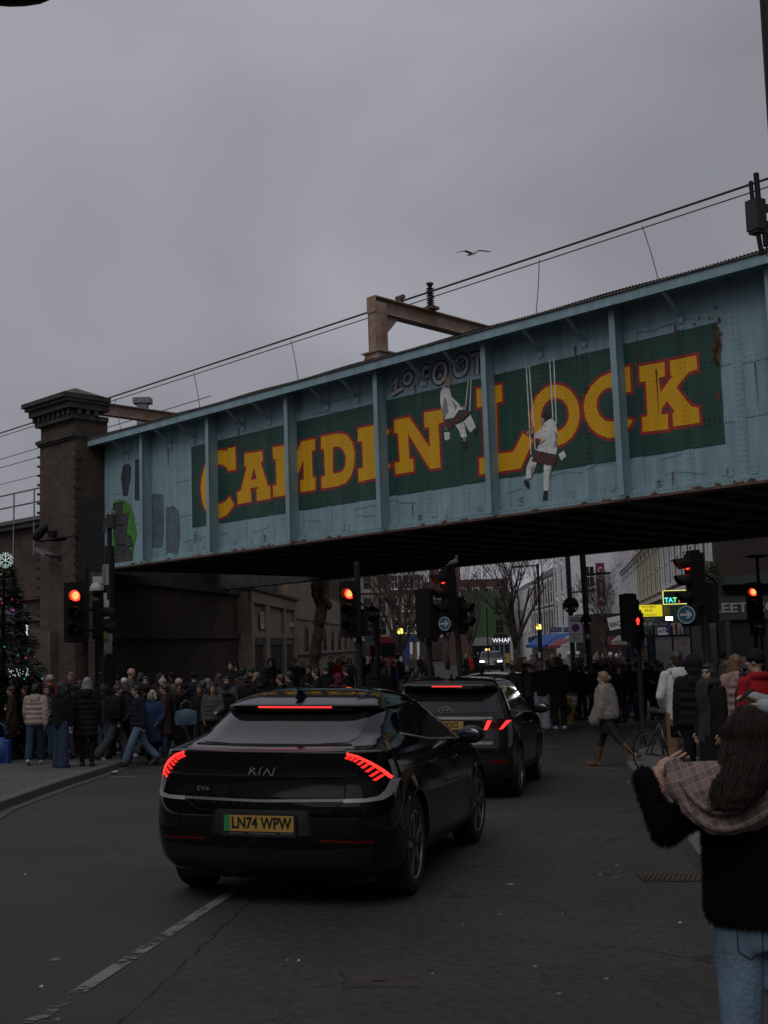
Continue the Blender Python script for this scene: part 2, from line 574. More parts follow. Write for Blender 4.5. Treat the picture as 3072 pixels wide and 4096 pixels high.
def slab(name, edge, back, h, m_, side):
 """raised footway: `edge` is its kerb line on the road, `back` closes the area; side=+1 when the footway lies left of the line"""
 e_ = densify([Vector((p.x, p.y, 0)) for p in edge])
 bk = [Vector((p[0], p[1],0)) for p in back]
 poly = e_ + bk
 flat = [Vector((p.x, p.y)) for p in poly]
 extra = []
 x0, x1 = min(p.x for p in flat), max(p.x for p in flat)
 y0, y1 = min(p.y for p in flat), max(p.y for p in flat)
 for i in range(1, int((x1 - x0) / 1.5)):
  for j in range(1, int((y1 - y0) / 1.5)):
   extra.append(Vector((x0 + i * 1.5, y0 + j * 1.5)))
 r_ = delaunay_2d_cdt(flat + extra, [],[list(range(len(flat)))],1,1e-5)
 mb = MB()
 mb.v = [(p.x, p.y, gz(p.x, p.y) + h) for p in r_[0]]
 mb.f = [tuple(f) for f in r_[2]]
 mb.mi = [0] * len(mb.f)
 o = mb.build(name, m_)
 tag(o, kind='structure')
 k, c = MB(), MB()
 tops = []
 for i, p in enumerate(e_):
  d = (e_[min(i + 1, len(e_) - 1)] - e_[max(i - 1,0)]).normalized()
  nrm = Vector((-d.y, d.x, 0)) * side
  z = gz(p.x, p.y)
  a, b = p - nrm * 0.02, p + nrm * 0.14
  tops.append((Vector((a.x, a.y, z - 0.05)), Vector((a.x, a.y, z + h - 0.012)), Vector((a.x, a.y, z + h)) + nrm * 0.014, Vector((b.x, b.y, z + h + 0.004)), Vector((b.x, b.y, z - 0.05))))
 k.loft([list(q) for q in tops], closed=True)
 ko = k.build('kerb', KERB, o, fix=True)
 rows = []
 for i, p in enumerate(e_):
  d = (e_[min(i + 1, len(e_) - 1)] - e_[max(i - 1,0)]).normalized()
  nrm = Vector((-d.y, d.x, 0)) * side
  z = gz(p.x, p.y)
  a, b = p - nrm * 0.02, p - nrm * 0.19
  rows.append([Vector((a.x, a.y, z + 0.005)), Vector((b.x, b.y, z + 0.005))])
 c.loft(rows, closed=False, cap=False)
 if name == 'pavement_left': c.build('gutter_channel', CHANNEL, o)
 return o
G = ground
slab('pavement_left',[Vector((-3.6,-4,0)), Vector((-3.6,6,0)), G(0,3241), G(260,3145), G(440,3085), G(505,3060), G(520,3050), G(505,3038), G(450,3022)],
 [(-6.0,26.5),(-6.6,30),(-6.3,36),(-5.6,46),(-4.2,100),(-60,100),(-60,-4)],0.115, paving_mat('paving_slabs',(0.115,0.108,0.10)),1)
slab('pavement_right',[Vector((40,27,0)), Vector((14,25.5,0)), G(2800,2985), G(2647,3001), G(2571,3018), G(2525,3045), G(2513,3072), G(2540,3110), G(2595,3178), G(2690,3305), G(2782,3433), Vector((1.75,4.5,0)), Vector((1.9,-4,0))],
 [(40,-4)],0.125, paving_mat('paving_slabs_pale',(0.125,0.118,0.11)),1)
isl = [G(2060,2900), G(2120,2935), G(2230,2928), G(2330,2900), G(2400,2868), G(2440,2830)]
slab('traffic_island', isl, [(isl[-1].x + 1.0, isl[-1].y + 9),(isl[0].x + 4.4, isl[0].y + 8)],0.11, MATS['paving_slabs'],1)
slab('pavement_far',[Vector((5.2,56,0)), Vector((8.6,50,0)), Vector((12,46.5,0)), Vector((40,44,0))],[(60,60),(30,160),(14.5,160),(11.5,100)],0.11, MATS['paving_slabs'],1)
def worn_paint(name, cover=0.5):
 mm, t, p = nodes_of(name)
 L = t.links
 g = t.nodes.new('ShaderNodeNewGeometry')
 n = t.nodes.new('ShaderNodeTexNoise'); n.inputs['Scale'].default_value = 22; n.inputs['Detail'].default_value = 8; n.inputs['Roughness'].default_value = 0.75
 mpn = t.nodes.new('ShaderNodeMapping'); mpn.inputs['Scale'].default_value = (0.6,1.6,1); mpn.inputs['Rotation'].default_value = (0,0,0.35)
 L.new(g.outputs['Position'], mpn.inputs[0]); L.new(mpn.outputs[0], n.inputs['Vector'])
 n2 = t.nodes.new('ShaderNodeTexNoise'); n2.inputs['Scale'].default_value = 1.3; n2.inputs['Detail'].default_value = 3
 L.new(g.outputs['Position'], n2.inputs['Vector'])
 ad = t.nodes.new('ShaderNodeMath'); ad.operation = 'ADD'
 L.new(n.outputs['Fac'], ad.inputs[0]); L.new(n2.outputs['Fac'], ad.inputs[1])
 rp = t.nodes.new('ShaderNodeValToRGB')
 rp.color_ramp.elements[0].position = 1.0 - cover; rp.color_ramp.elements[1].position = 1.06 - cover + 0.06
 L.new(ad.outputs[0], rp.inputs[0])
 tr = t.nodes.new('ShaderNodeBsdfTransparent')
 ms = t.nodes.new('ShaderNodeMixShader')
 L.new(rp.outputs[0], ms.inputs[0]); L.new(tr.outputs[0], ms.inputs[1]); L.new(p.outputs[0], ms.inputs[2])
 L.new(ms.outputs[0], t.nodes['Material Output'].inputs[0])
 p.inputs['Base Color'].default_value = (0.185,0.177,0.165,1); p.inputs['Roughness'].default_value = 0.8
 return mm
WORN = worn_paint('worn_white_paint',0.025)
def marking(name, a, b, wd, m_=None):
 a, b = Vector((a.x, a.y, 0)), Vector((b.x, b.y, 0))
 d = (b - a).normalized(); nrm = Vector((-d.y, d.x, 0))
 k = max(2, int((b - a).length / 0.5))
 rows = []
 for i in range(k + 1):
  p = a.lerp(b, i / k)
  rows.append([Vector((q.x, q.y, gz(q.x, q.y) + 0.006)) for q in (p - nrm * wd / 2, p + nrm * wd / 2)])
 mb = MB(); mb.loft(rows, closed=False, cap=False)
 for f_ in range(len(mb.f)): mb.f[f_] = mb.f[f_][::-1]
 o = mb.build(name, m_ or WORN)
 tag(o, kind='structure')
pa, pb = G(120,4096), G(950,3556)
marking('road_marking', pa + (pa - pb) * 0.8, pb, 0.088)
marking('road_marking', G(441,3111), G(680,3100),0.12)
marking('road_marking', G(2180,3064), G(2500,3076),0.12)
marking('road_marking', G(2060,2990), G(2300,2985),0.10)
# ================================================================== railway bridge
BA = Vector((-8.75,36.873,4.25))
B_RZ = math.atan2(-0.70170,0.71248)
BTILT = -0.0085
BM = Matrix.Translation(BA) @ Euler((0, BTILT, B_RZ)).to_matrix().to_4x4()
BMI = BM.inverted()
def bloc(u, v, y):
 """photo pixel -> bridge coordinates (along, across, up) on the plane y"""
 o_ = BMI @ EYE
 d = BMI.to_3x3() @ ray(u, v)
 return o_ + d * ((y - o_.y) / d.y)
def bridge_paint(name, c, rust=0.5, stain=0.25):
 mm, t, p = nodes_of(name)
 L = t.links
 tcn = t.nodes.new('ShaderNodeTexCoord')
 def nz_(scale, st, det=6):
  mpn = t.nodes.new('ShaderNodeMapping'); mpn.inputs['Scale'].default_value = st
  L.new(tcn.outputs['Object'], mpn.inputs[0])
  n = t.nodes.new('ShaderNodeTexNoise'); n.inputs['Scale'].default_value = scale; n.inputs['Detail'].default_value = det; n.inputs['Roughness'].default_value = 0.65
  L.new(mpn.outputs[0], n.inputs['Vector']); return n.outputs['Fac']
 def rmp(f, a, b, c0, c1):
  n = t.nodes.new('ShaderNodeValToRGB'); n.color_ramp.elements[0].position = a; n.color_ramp.elements[1].position = b
  n.color_ramp.elements[0].color = (*c0,1); n.color_ramp.elements[1].color = (*c1,1); L.new(f, n.inputs[0]); return n.outputs[0]
 def mix(f, a, b, mode='MIX'):
  n = t.nodes.new('ShaderNodeMix'); n.data_type = 'RGBA'; n.blend_type = mode
  if isinstance(f, float): n.inputs['Factor'].default_value = f
  else: L.new(f, n.inputs['Factor'])
  L.new(a, n.inputs[6])
  if isinstance(b, tuple): n.inputs[7].default_value = (*b, 1)
  else: L.new(b, n.inputs[7])
  return n.outputs[2]
 base = rmp(nz_(1.6,(1,1,0.5)),0.3,0.7, tuple(q * (1 - stain) for q in c), tuple(min(1, q * (1 + stain * 0.5)) for q in c))
 streak = rmp(nz_(5.0,(1.0,1.0,0.07)),0.36,0.62,(0.66,0.66,0.64),(1,1,1))
 base = mix(0.6 if rust else 0.3, base, streak, 'MULTIPLY')
 rf = rmp(nz_(2.1,(1.4,1,0.5),9),0.70 - 0.06 * rust, 0.74 - 0.06 * rust, (0,0,0),(1,1,1))
 rc = rmp(nz_(14,(1,1,1)),0.3,0.7,(0.05,0.022,0.012),(0.16,0.07,0.03))
 base = mix(rf, base, rc)
 chips = rmp(nz_(24,(1,1,1),4),0.70,0.72,(0,0,0),(1,1,1))
 if rust: base = mix(chips, base, (0.04,0.035,0.03))
 L.new(base, p.inputs['Base Color'])
 p.inputs['Roughness'].default_value = 0.55
 p.inputs['Specular IOR Level'].default_value = 0.3
 bp = t.nodes.new('ShaderNodeBump'); bp.inputs['Strength'].default_value = 0.25; bp.inputs['Distance'].default_value = 0.02
 L.new(nz_(9,(1,1,1)), bp.inputs['Height']); L.new(bp.outputs[0], p.inputs['Normal'])
 MATS[name] = mm
 return mm
BLUE = bridge_paint('blue_bridge_paint',(0.245,0.370,0.415),0.4,0.18)
GREEN = bridge_paint('green_sign_paint',(0.027,0.076,0.062),0.3,0.3)
YEL = bridge_paint('yellow_sign_paint',(0.68,0.355,0.010),0.0,0.10)
REDP = bridge_paint('red_sign_paint',(0.34,0.030,0.032),0.0,0.2)
RUST = mat('rusty_iron',(0.10,0.062,0.045),0.85, var=0.6, scale=7, bump=0.3, bscale=30)
SOOT = mat('sooty_steel',(0.045,0.042,0.041),0.8, var=0.4, scale=3)
S0, S1 = -0.9,32.0
br = thing('railway_bridge','pale blue riveted iron railway bridge with a green painted sign crossing the road','bridge', BA, rot=(0, BTILT, B_RZ))
STIFF = [2.51,5.76,9.13,12.42,15.79,19.15,22.5,25.85,29.2]
CROP = {1: (740,1600,0.4822),2: (1440,1350,0.42194),3: (2000,1250,0.36180),4: (2300,1200,0.46534),5: (100,1500,0.36166)}
def trace(c, pts, y=-0.015):
 x0, y0, s_ = CROP[c]
 o_ = []
 for p in pts:
  q = bloc(x0 + p[0] * s_, y0 + p[1] * s_, y)
  o_.append((q.x, q.z))
 return o_
def ellipse(c, cx, cy, rx, ry, sh, n=40):
 return trace(c, [(cx + rx * math.cos(2 * PI * k / n), cy + ry * math.sin(2 * PI * k / n) + sh * rx * math.cos(2 * PI * k / n)) for k in range(n)])
C1 = [(418,388),(358,402),(349,425),(318,418),(280,419),(245,430),(200,475),(165,550),(142,640),(132,740),(142,830),(165,900),(200,948),(247,975),(300,978),(350,950),(388,902),(408,868),(370,800),(340,840),(300,862),(260,858),(225,825),(205,750),(203,665),(215,600),(245,553),(290,532),(330,545),(353,565),(356,588),(424,578)]
A1 = [(495,446),(640,426),(647,512),(627,516),(690,714),(710,716),(713,818),(598,838),(593,740),(610,735),(605,722),(543,732),(541,752),(548,755),(550,843),(440,866),(434,765),(464,757),(515,548),(495,550)]
A1h = [(572,556),(598,655),(548,665)]
M1 = [(728,395),(838,375),(900,505),(968,345),(1080,322),(1080,415),(1052,424),(1060,645),(1082,641),(1085,745),(960,765),(956,666),(988,660),(984,500),(903,700),(840,590),(845,690),(872,686),(876,785),(733,805),(730,712),(762,705),(754,490),(733,492)]
D1 = [(1130,305),(1250,281),(1300,278),(1350,298),(1390,350),(1410,440),(1405,540),(1380,628),(1335,688),(1270,714),(1136,735),(1133,641),(1165,630),(1155,405),(1130,410)]
D1h = [(1228,391),(1272,385),(1312,410),(1336,470),(1332,545),(1308,592),(1270,606),(1228,612)]
N2 = [(325,784),(470,756),(664,1045),(658,852),(613,857),(609,712),(784,682),(790,806),(746,816),(766,1235),(665,1246),(457,912),(470,1152),(506,1148),(512,1270),(338,1300),(332,1190),(380,1180),(363,912),(326,905)]
L2 = [(1105,490),(1345,446),(1351,605),(1295,622),(1309,1102),(1455,1085),(1545,908),(1645,972),(1525,1242),(1136,1300),(1132,1146),(1185,1136),(1164,655),(1113,666)]
C4 = [(470,572),(382,588),(376,614),(310,622),(220,665),(140,740),(90,830),(75,920),(90,1010),(130,1095),(200,1155),(290,1188),(350,1180),(420,1140),(470,1090),(498,1038),(405,996),(370,1030),(320,1048),(260,1040),(210,990),(186,920),(195,840),(235,780),(290,752),(340,757),(385,790),(392,806),(482,790)]
K4 = [(553,572),(770,532),(775,658),(722,670),(736,795),(838,655),(822,645),(818,522),(1045,476),(1053,598),(980,620),(872,752),(1000,915),(1063,925),(1076,1055),(846,1090),(840,977),(858,958),(792,868),(744,940),(746,988),(800,979),(804,1112),(582,1135),(578,1008),(625,1000),(610,702),(558,706)]
E_src = [(1432,1715),(1526.5,1695),(1558,1725),(1539,1766),(1518,1748),(1496,1751),(1499,1778),(1516,1775),(1518,1812),(1501,1815),(1504,1843),(1530.7,1836),(1562,1863),(1533,1906),(1436,1928),(1432.5,1877),(1454,1871),(1449,1764),(1432,1767)]
CROP[0] = (0,0,1.0)
letters = [(trace(1, C1),[]),(trace(1, A1),[trace(1, A1h)]),(trace(1, M1),[]),(trace(1, D1),[trace(1, D1h)]),(trace(0, E_src),[]),
  (trace(2, N2),[]),(trace(2, L2),[]),(ellipse(3,612,1138,270,338,-0.05),[ellipse(3,612,1132,152,187,-0.05)]),(trace(4, C4),[]),(trace(4, K4),[])]
def inpoly(p, poly):
 c = False
 n_ = len(poly)
 for i in range(n_):
  (x1, y1),(x2, y2) = poly[i], poly[i - 1]
  if (y1 > p[1]) != (y2 > p[1]) and p[0] < (x2 - x1) * (p[1] - y1) / (y2 - y1) + x1: c = not c
 return c
# --- web plate with cover strips, splice plates, repair plates and rivets
wb = MB()
wb.box(((S0 + S1) / 2,0.02,1.99),(S1 - S0,0.04,3.98))
def rivet(x, z, r=0.018, y=0.0):
 n = 6
 vs = [(x + r * math.cos(2 * PI * k / n), y, z + r * math.sin(2 * PI * k / n)) for k in range(n)]
 vs += [(x + r * 0.6 * math.cos(2 * PI * k / n), y - r * 0.7, z + r * 0.6 * math.sin(2 * PI * k / n)) for k in range(n)]
 fs = [(k, (k + 1) % n, n + (k + 1) % n, n + k) for k in range(n)] + [tuple(range(n, 2 * n))]
 mi = 0
 if 4.60 < x < 21.32 and 0.82 < z < 3.15:
  mi = 1
  for l, hs in letters:
   if inpoly((x, z), l) and not any(inpoly((x, z), h) for h in hs): mi = 2; break
 if mi: vs = [(a_, b_ - 0.009, c_) for a_, b_, c_ in vs]
 wb.add(vs, fs, mi)
rng = random.Random(3)
for k in range(-1,28):
 x = 2.37 + 0.09 + 1.13 * (k - 1)
 if x < S0 + 0.3 or x > 29: continue
 stiff = (k - 1) % 3 == 0
 wb.box((x, -0.006,1.95),(0.26 if stiff else 0.19,0.012,3.8))
 z = 0.10
 while z < 3.75:
  for dx in ((-0.15,0.15) if stiff else (-0.045,0.045)):
   rivet(x + dx + (0.0 if not stiff else 0), z, 0.017,-0.012 if not stiff else 0.0)
  z += 0.105
 # horizontal splice plates
 if not stiff or True:
  for zz in ((1.30,2.36)[k % 2],(2.36,1.30)[k % 2] - 0.04):
   if rng.random() < 0.62:
    wb.box((x + 0.565,-0.005, zz),(0.95,0.010,0.17))
    xx = x + 0.16
    while xx < x + 1.0:
     for dz in (-0.045,0.045): rivet(xx, zz + dz, 0.016,-0.010)
     xx += 0.11
 # patch plates along the bottom
 for q in range(3):
  if rng.random() < 0.7:
   px = x + rng.uniform(0.15,1.0)
   s_ = rng.uniform(0.10,0.17)
   wb.box((px, -0.008,0.24 + rng.uniform(-0.05,0.08)),(s_, 0.016, s_ * rng.uniform(1.0,1.5)))
   for dx, dz in ((-0.3,-0.3),(0.3,-0.3),(0.3,0.3),(-0.3,0.3)): rivet(px + dx * s_, 0.24 + dz * s_, 0.015,-0.016)
x = S0
while x < 29:
 rivet(x, 0.075,0.017,-0.09); x += 0.10
wb.bar((S0,-0.045,0.05),(S1,-0.045,0.05),0.09,0.13)
wb.build('web_plate',[BLUE, GREEN, YEL], br)
# --- flanges
fl = MB()
fl.box(((S0 + S1) / 2,-0.30,3.925),(S1 - S0,0.62,0.04))
fl.box(((S0 + S1) / 2,-0.60,3.90),(S1 - S0,0.03,0.20))
fl.build('top_flange', BLUE, br)
fb = MB(); fb.box(((S0 + S1) / 2,0.06,-0.03),(S1 - S0,0.42,0.05)); fb.build('bottom_flange', RUST, br)
cp = MB()
xs = [S0 + 0.019 * i for i in range(int((S1 - S0) / 0.019))]
cp.loft([[Vector((x, -0.66,4.045 + 0.014 * math.sin(x * 2 * PI / 0.076) + 0.012 * math.sin(x * 1.7))), Vector((x, 0.20,4.075 + 0.014 * math.sin(x * 2 * PI / 0.076) + 0.012 * math.sin(x * 1.7)))] for x in xs], closed=False, cap=False)
cp.loft([[Vector((x, -0.66,4.03 + 0.014 * math.sin(x * 2 * PI / 0.076) + 0.012 * math.sin(x * 1.7))), Vector((x, 0.20,4.06 + 0.014 * math.sin(x * 2 * PI / 0.076) + 0.012 * math.sin(x * 1.7)))] for x in xs], closed=False, cap=False)
cp.box(((S0 + S1) / 2,-0.64,4.012),(S1 - S0,0.035,0.022))
cp.build('corrugated_coping', mat('rusty_coping',(0.12,0.095,0.075),0.9, var=0.5, scale=5), br)
for x in STIFF:
 st = MB()
 st.box((x + 0.07,-0.375,1.965),(0.135,0.02,3.86))
 st.box((x + 0.07,-0.185,1.965),(0.022,0.36,3.86))
 z = 0.12
 while z < 3.8:
  for yy in (-0.33,-0.07):
   vs = [(x + 0.081, yy + 0.016 * math.cos(a_), z + 0.016 * math.sin(a_)) for a_ in [2 * PI * q / 5 for q in range(5)]]
   st.add(vs + [(x + 0.092, yy, z)],[(i, (i + 1) % 5,5) for i in range(5)])
  z += 0.21
 st.build('stiffener', BLUE, br)
for k in range(-1,17):
 x = 2.46 + 1.13 * k + (0 if k % 3 else 99)
 if x > 30 or x < S0: continue
 bk = MB()
 bk.bar((x, -0.56,3.80),(x + 0.02,-0.03,3.42),0.075,0.05)
 bk.box((x + 0.02,-0.022,3.36),(0.11,0.04,0.18))
 bk.build('bracket', BLUE, br)
# --- deck and cross girders behind, far girder
sf = MB()
sf.box(((S0 + S1) / 2,4.8,0.55),(S1 - S0,9.3,0.10))
for k in range(30):
 x = S0 + 0.5 + 1.13 * k
 if x < S1: sf.box((x, 4.8,0.25),(0.16,9.2,0.5)); sf.box((x, 4.8,0.0),(0.34,9.2,0.03))
for y in (1.9,3.3,6.2,7.6): sf.box(((S0 + S1) / 2, y, 0.22),(S1 - S0,0.14,0.4))
sf.build('deck', SOOT, br)
fg = MB()
fg.box(((-7 + S1) / 2,9.5,1.4),(S1 + 7,0.06,3.0)); fg.box(((-7 + S1) / 2,9.5,-0.11),(S1 + 7,0.42,0.05))
xx = -6.9
while xx < 28:
 for dy in (-0.15,0.15): fg.add([(xx + 0.03 * math.cos(a_),9.5 + dy + 0.03 * math.sin(a_),-0.136) for a_ in [2 * PI * q / 5 for q in range(5)]] + [(xx, 9.5 + dy, -0.165)],[(i, (i + 1) % 5,5) for i in range(5)])
 xx += 0.12
fg.build('far_girder', SOOT, br)
# --- painted sign: traced letters, put on the web plate
def poly_offset(pts, d):
 """outline pushed outwards by d (mitred)"""
 n = len(pts)
 ar = sum(pts[i][0] * pts[(i + 1) % n][1] - pts[(i + 1) % n][0] * pts[i][1] for i in range(n))
 sg = 1 if ar > 0 else -1
 o_ = []
 for i in range(n):
  p0, p1, p2 = Vector(pts[i - 1]), Vector(pts[i]), Vector(pts[(i + 1) % n])
  e1, e2 = (p1 - p0),(p2 - p1)
  if e1.length < 1e-6 or e2.length < 1e-6: continue
  e1.normalize(); e2.normalize()
  n1, n2 = Vector((e1.y, -e1.x)) * sg, Vector((e2.y, -e2.x)) * sg
  b = n1 + n2
  if b.length < 1e-3: b = n1.copy()
  b.normalize()
  c = max(0.42, b.dot(n1))
  o_.append(tuple(p1 + b * (d / c)))
 return o_
def painted(name, polys, y, m_, d=0.002, parent=None):
 """flat coats of paint lying on the web; polys = [(outline, [holes])]"""
 mb = MB()
 for pl, hs in polys:
  mb.prism(pl, frame((0, y, 0),(1,0,0),(0,0,1)), d, 0, hs)
 return mb.build(name, m_, parent or br)
painted('green_panel',[([(4.60,0.84),(21.32,0.80),(21.32,3.13),(4.60,3.18)],[])],-0.0135, GREEN)
ol = MB()
ei = 0
for l, hs in letters:
 for pl in [l] + hs:
  n_ = len(pl)
  for i in range(n_):
   p, q = Vector(pl[i]), Vector(pl[(i + 1) % n_])
   if (q - p).length < 1e-4: continue
   d = (q - p).normalized(); nn = Vector((-d.y, d.x)) * 0.06
   a_, b_ = p - d * (0.06 if n_ < 36 else 0.01), q + d * (0.06 if n_ < 36 else 0.01)
   yy = -0.0155 - 2e-5 * (ei % 60); ei += 1
   ol.add([(c.x, yy, c.y) for c in (a_ - nn, b_ - nn, b_ + nn, a_ + nn)],[(0,1,2,3)])
ol.build('letter_outline', REDP, br)
painted('lettering', letters, -0.0195, YEL)
# --- two painted decorators sitting on plank swings
PW = mat('white_mural_paint',(0.60,0.60,0.59),0.7, var=0.25, scale=5)
PWs = mat('grey_mural_paint',(0.23,0.235,0.24),0.7, var=0.25, scale=6)
PB = mat('brown_mural_paint',(0.085,0.032,0.024),0.7, var=0.2)
PK = mat('dark_mural_paint',(0.016,0.017,0.022),0.7)
PS = mat('skin_mural_paint',(0.30,0.21,0.15),0.7, var=0.2)
def ribbon(pts, wd):
 """closed outline of a stroke of given width"""
 L_, R_ = [],[]
 pts = [Vector(p) for p in pts]
 for i, p in enumerate(pts):
  d = (pts[min(i + 1, len(pts) - 1)] - pts[max(i - 1,0)]).normalized()
  n_ = Vector((-d.y, d.x)) * wd / 2
  L_.append(tuple(p + n_)); R_.append(tuple(p - n_))
 return L_ + R_[::-1]
def decorator(c, white, skin, dark, plank, ropes, shade):
 Y = -0.0225
 o_ = MB()
 fr = lambda y: frame((0, y, 0),(1,0,0),(0,0,1))
 for i, (grp, m_) in enumerate(((ropes, 4),(white, 0),(shade, 1),(skin, 3),(dark, 5),(plank, 2))):
  for pl in grp:
   pts = ribbon(trace(c, pl),0.028) if m_ == 4 else trace(c, pl)
   o_.prism(pts, fr(Y - 0.0015 * i),0.001, m_ if m_ < 4 else (0 if m_ == 4 else 4))
 o_.build('painted_figure',[PW, PWs, PB, PS, PK], br)
decorator(2,[[(795,470),(852,482),(870,560),(950,640),(958,665),(1005,650),(1005,680),(938,690),(892,760),(800,778),(762,610),(765,515)],[(905,830),(985,800),(1015,942),(964,952),(940,880)],[(985,800),(1050,730),(1102,850),(1050,902)],[(800,900),(852,896),(856,960),(832,975),(808,970)]],
  [[(818,375),(850,368),(865,385),(866,430),(852,472),(812,458),(806,420)],[(960,655),(1000,645),(1008,665),(985,680)],[(980,950),(1008,945),(1008,985),(982,990)]],
  [[(1078,905),(1113,828),(1122,868),(1098,940),(1080,942)],[(980,990),(1010,978),(1022,1035),(1000,1055),(985,1050)]],
  [[(803,835),(1020,680),(1042,722),(842,882)]],[[(1028,410),(1005,645)],[(1055,405),(1042,700)]],
  [[(800,560),(826,600),(842,700),(800,778),(780,700)],[(870,590),(925,650),(905,700),(890,640)],[(1000,812),(1050,900),(1035,890),(990,830)],[(800,830),(845,860),(840,882),(808,870)]])
decorator(3,[[(580,1170),(622,1230),(641,1350),(636,1500),(620,1572),(400,1526),(430,1470),(480,1392),(380,1392),(380,1340),(440,1300),(470,1262),(505,1200)],[(350,1590),(412,1660),(345,1832),(285,1842),(300,1700)],[(485,1680),(580,1692),(556,1850),(531,1970),(487,1970)],[(648,1570),(708,1525),(737,1588),(682,1637)]],
  [[(452,1150),(480,1140),(500,1200),(470,1255),(447,1222)],[(290,1320),(345,1290),(380,1310),(375,1345),(300,1345)],[(350,1270),(375,1262),(385,1300),(352,1310)]],
  [[(450,1138),(520,1110),(556,1150),(532,1190),(490,1215),(500,1180),(470,1160)],[(268,1850),(325,1862),(332,1930),(312,1947),(272,1890)],[(490,1972),(530,1970),(531,2070),(475,2076)]],
  [[(395,1530),(640,1590),(600,1702),(350,1646)]],[[(293,590),(330,1290)],[(325,590),(375,1270)],[(550,520),(588,1170)],[(597,520),(625,1230)],[(330,1340),(345,1570)],[(385,1390),(392,1520)]],
  [[(600,1300),(641,1350),(636,1500),(600,1480),(615,1400)],[(440,1430),(520,1400),(480,1450),(430,1470)],[(345,1720),(400,1665),(345,1832)],[(550,1720),(580,1692),(556,1850),(536,1900)]])
# --- spray paint
SPK = mat('black_spray_paint',(0.014,0.014,0.017),0.6)
SPG = mat('grey_spray_paint',(0.42,0.40,0.43),0.6, var=0.2, scale=8)
def tag_strokes(strokes, c, inner, outer, y, name):
 painted(name + '_outline',[(ribbon(trace(c, s_), outer),[]) for s_ in strokes], y, SPK, 0.001)
 painted(name, [(ribbon(trace(c, s_), inner),[]) for s_ in strokes], y - 0.0016, SPG, 0.001)
def loop(cx, cy, rx, ry, n=18, tilt=0.12):
 return [(cx + rx * math.cos(2 * PI * k / n) + tilt * ry * math.sin(2 * PI * k / n), cy - ry * math.sin(2 * PI * k / n) - 0.1 * rx * math.cos(2 * PI * k / n)) for k in range(n + 1)]
tag_strokes([[(318,440),(366,365),(345,440),(330,495)],[(300,540),(405,478)], loop(452,388,36,50),[(575,465),(590,370),(600,300),(612,283),(660,283)],[(590,390),(650,360)], loop(756,335,58,92), loop(955,268,62,92),[(1050,180),(1080,162),(1150,155)],[(1112,165),(1110,350)]],2,0.095,0.165,-0.016,'spray_lettering')
painted('spray_symbols',[(ribbon(trace(2, s_),0.035),[]) for s_ in ([(722,385),(752,265),(790,370)],[(712,335),(800,310)],[(952,190),(950,345)],[(912,240),(950,290),(995,215)])],-0.0195, SPK, 0.001)
SG = mat('lime_spray_paint',(0.055,0.20,0.018),0.6, var=0.25, scale=4)
painted('spray_backing',[(trace(5,[(985,1400),(1060,1372),(1130,1400),(1170,1450),(1205,1560),(1235,1760),(1200,1900),(1190,2110),(1010,2120),(975,1980),(965,1760),(1005,1600),(955,1500)]),[])],-0.016, SG, 0.001)
SPM = mat('charcoal_spray_paint',(0.050,0.050,0.055),0.6, var=0.3, scale=8)
grf = [(985,1440),(1075,1420),(1062,1560),(1142,1540),(1122,1680),(1110,1760),(1165,1800),(1182,1885),(1120,1900),(1176,1965),(1178,2120),(1080,2105),(1000,2070),(1012,1850),(982,1690),(1005,1560)]
g_ = trace(5, grf)
painted('spray_letters_outline',[(poly_offset(g_, 0.05),[])],-0.0175, SPK, 0.001)
painted('spray_letters',[(g_, [])],-0.019, SPM, 0.001)
painted('spray_letter_lines',[(ribbon(trace(5, s_),0.06),[]) for s_ in ([(1005,1660),(1100,1660)],[(1045,1560),(1050,1640)],[(1010,1880),(1120,1880)],[(1060,1960),(1120,1950)],[(1040,1740),(1075,1720)])],-0.0205, SPK, 0.001)
DK1 = mat('slate_touch_up_paint',(0.026,0.034,0.040),0.6, var=0.3, scale=3)
DK2 = mat('grey_touch_up_paint',(0.085,0.115,0.135),0.6, var=0.35, scale=3)
painted('overpainted_patch',[(trace(5,[(1085,1000),(1140,975),(1170,1010),(1165,1150),(1135,1340),(1085,1335),(1060,1140)]),[]),(trace(5,[(1216,930),(1275,935),(1275,1390),(1212,1380)]),[])],-0.0155, DK1,0.001)
painted('overpainted_patch',[(trace(5,[(1382,1325),(1450,1312),(1525,1322),(1530,1700),(1515,1900),(1395,1905)]),[]),(trace(5,[(1556,1470),(1640,1445),(1700,1500),(1710,1800),(1680,1990),(1560,1950)]),[])],-0.0155, DK2,0.001)
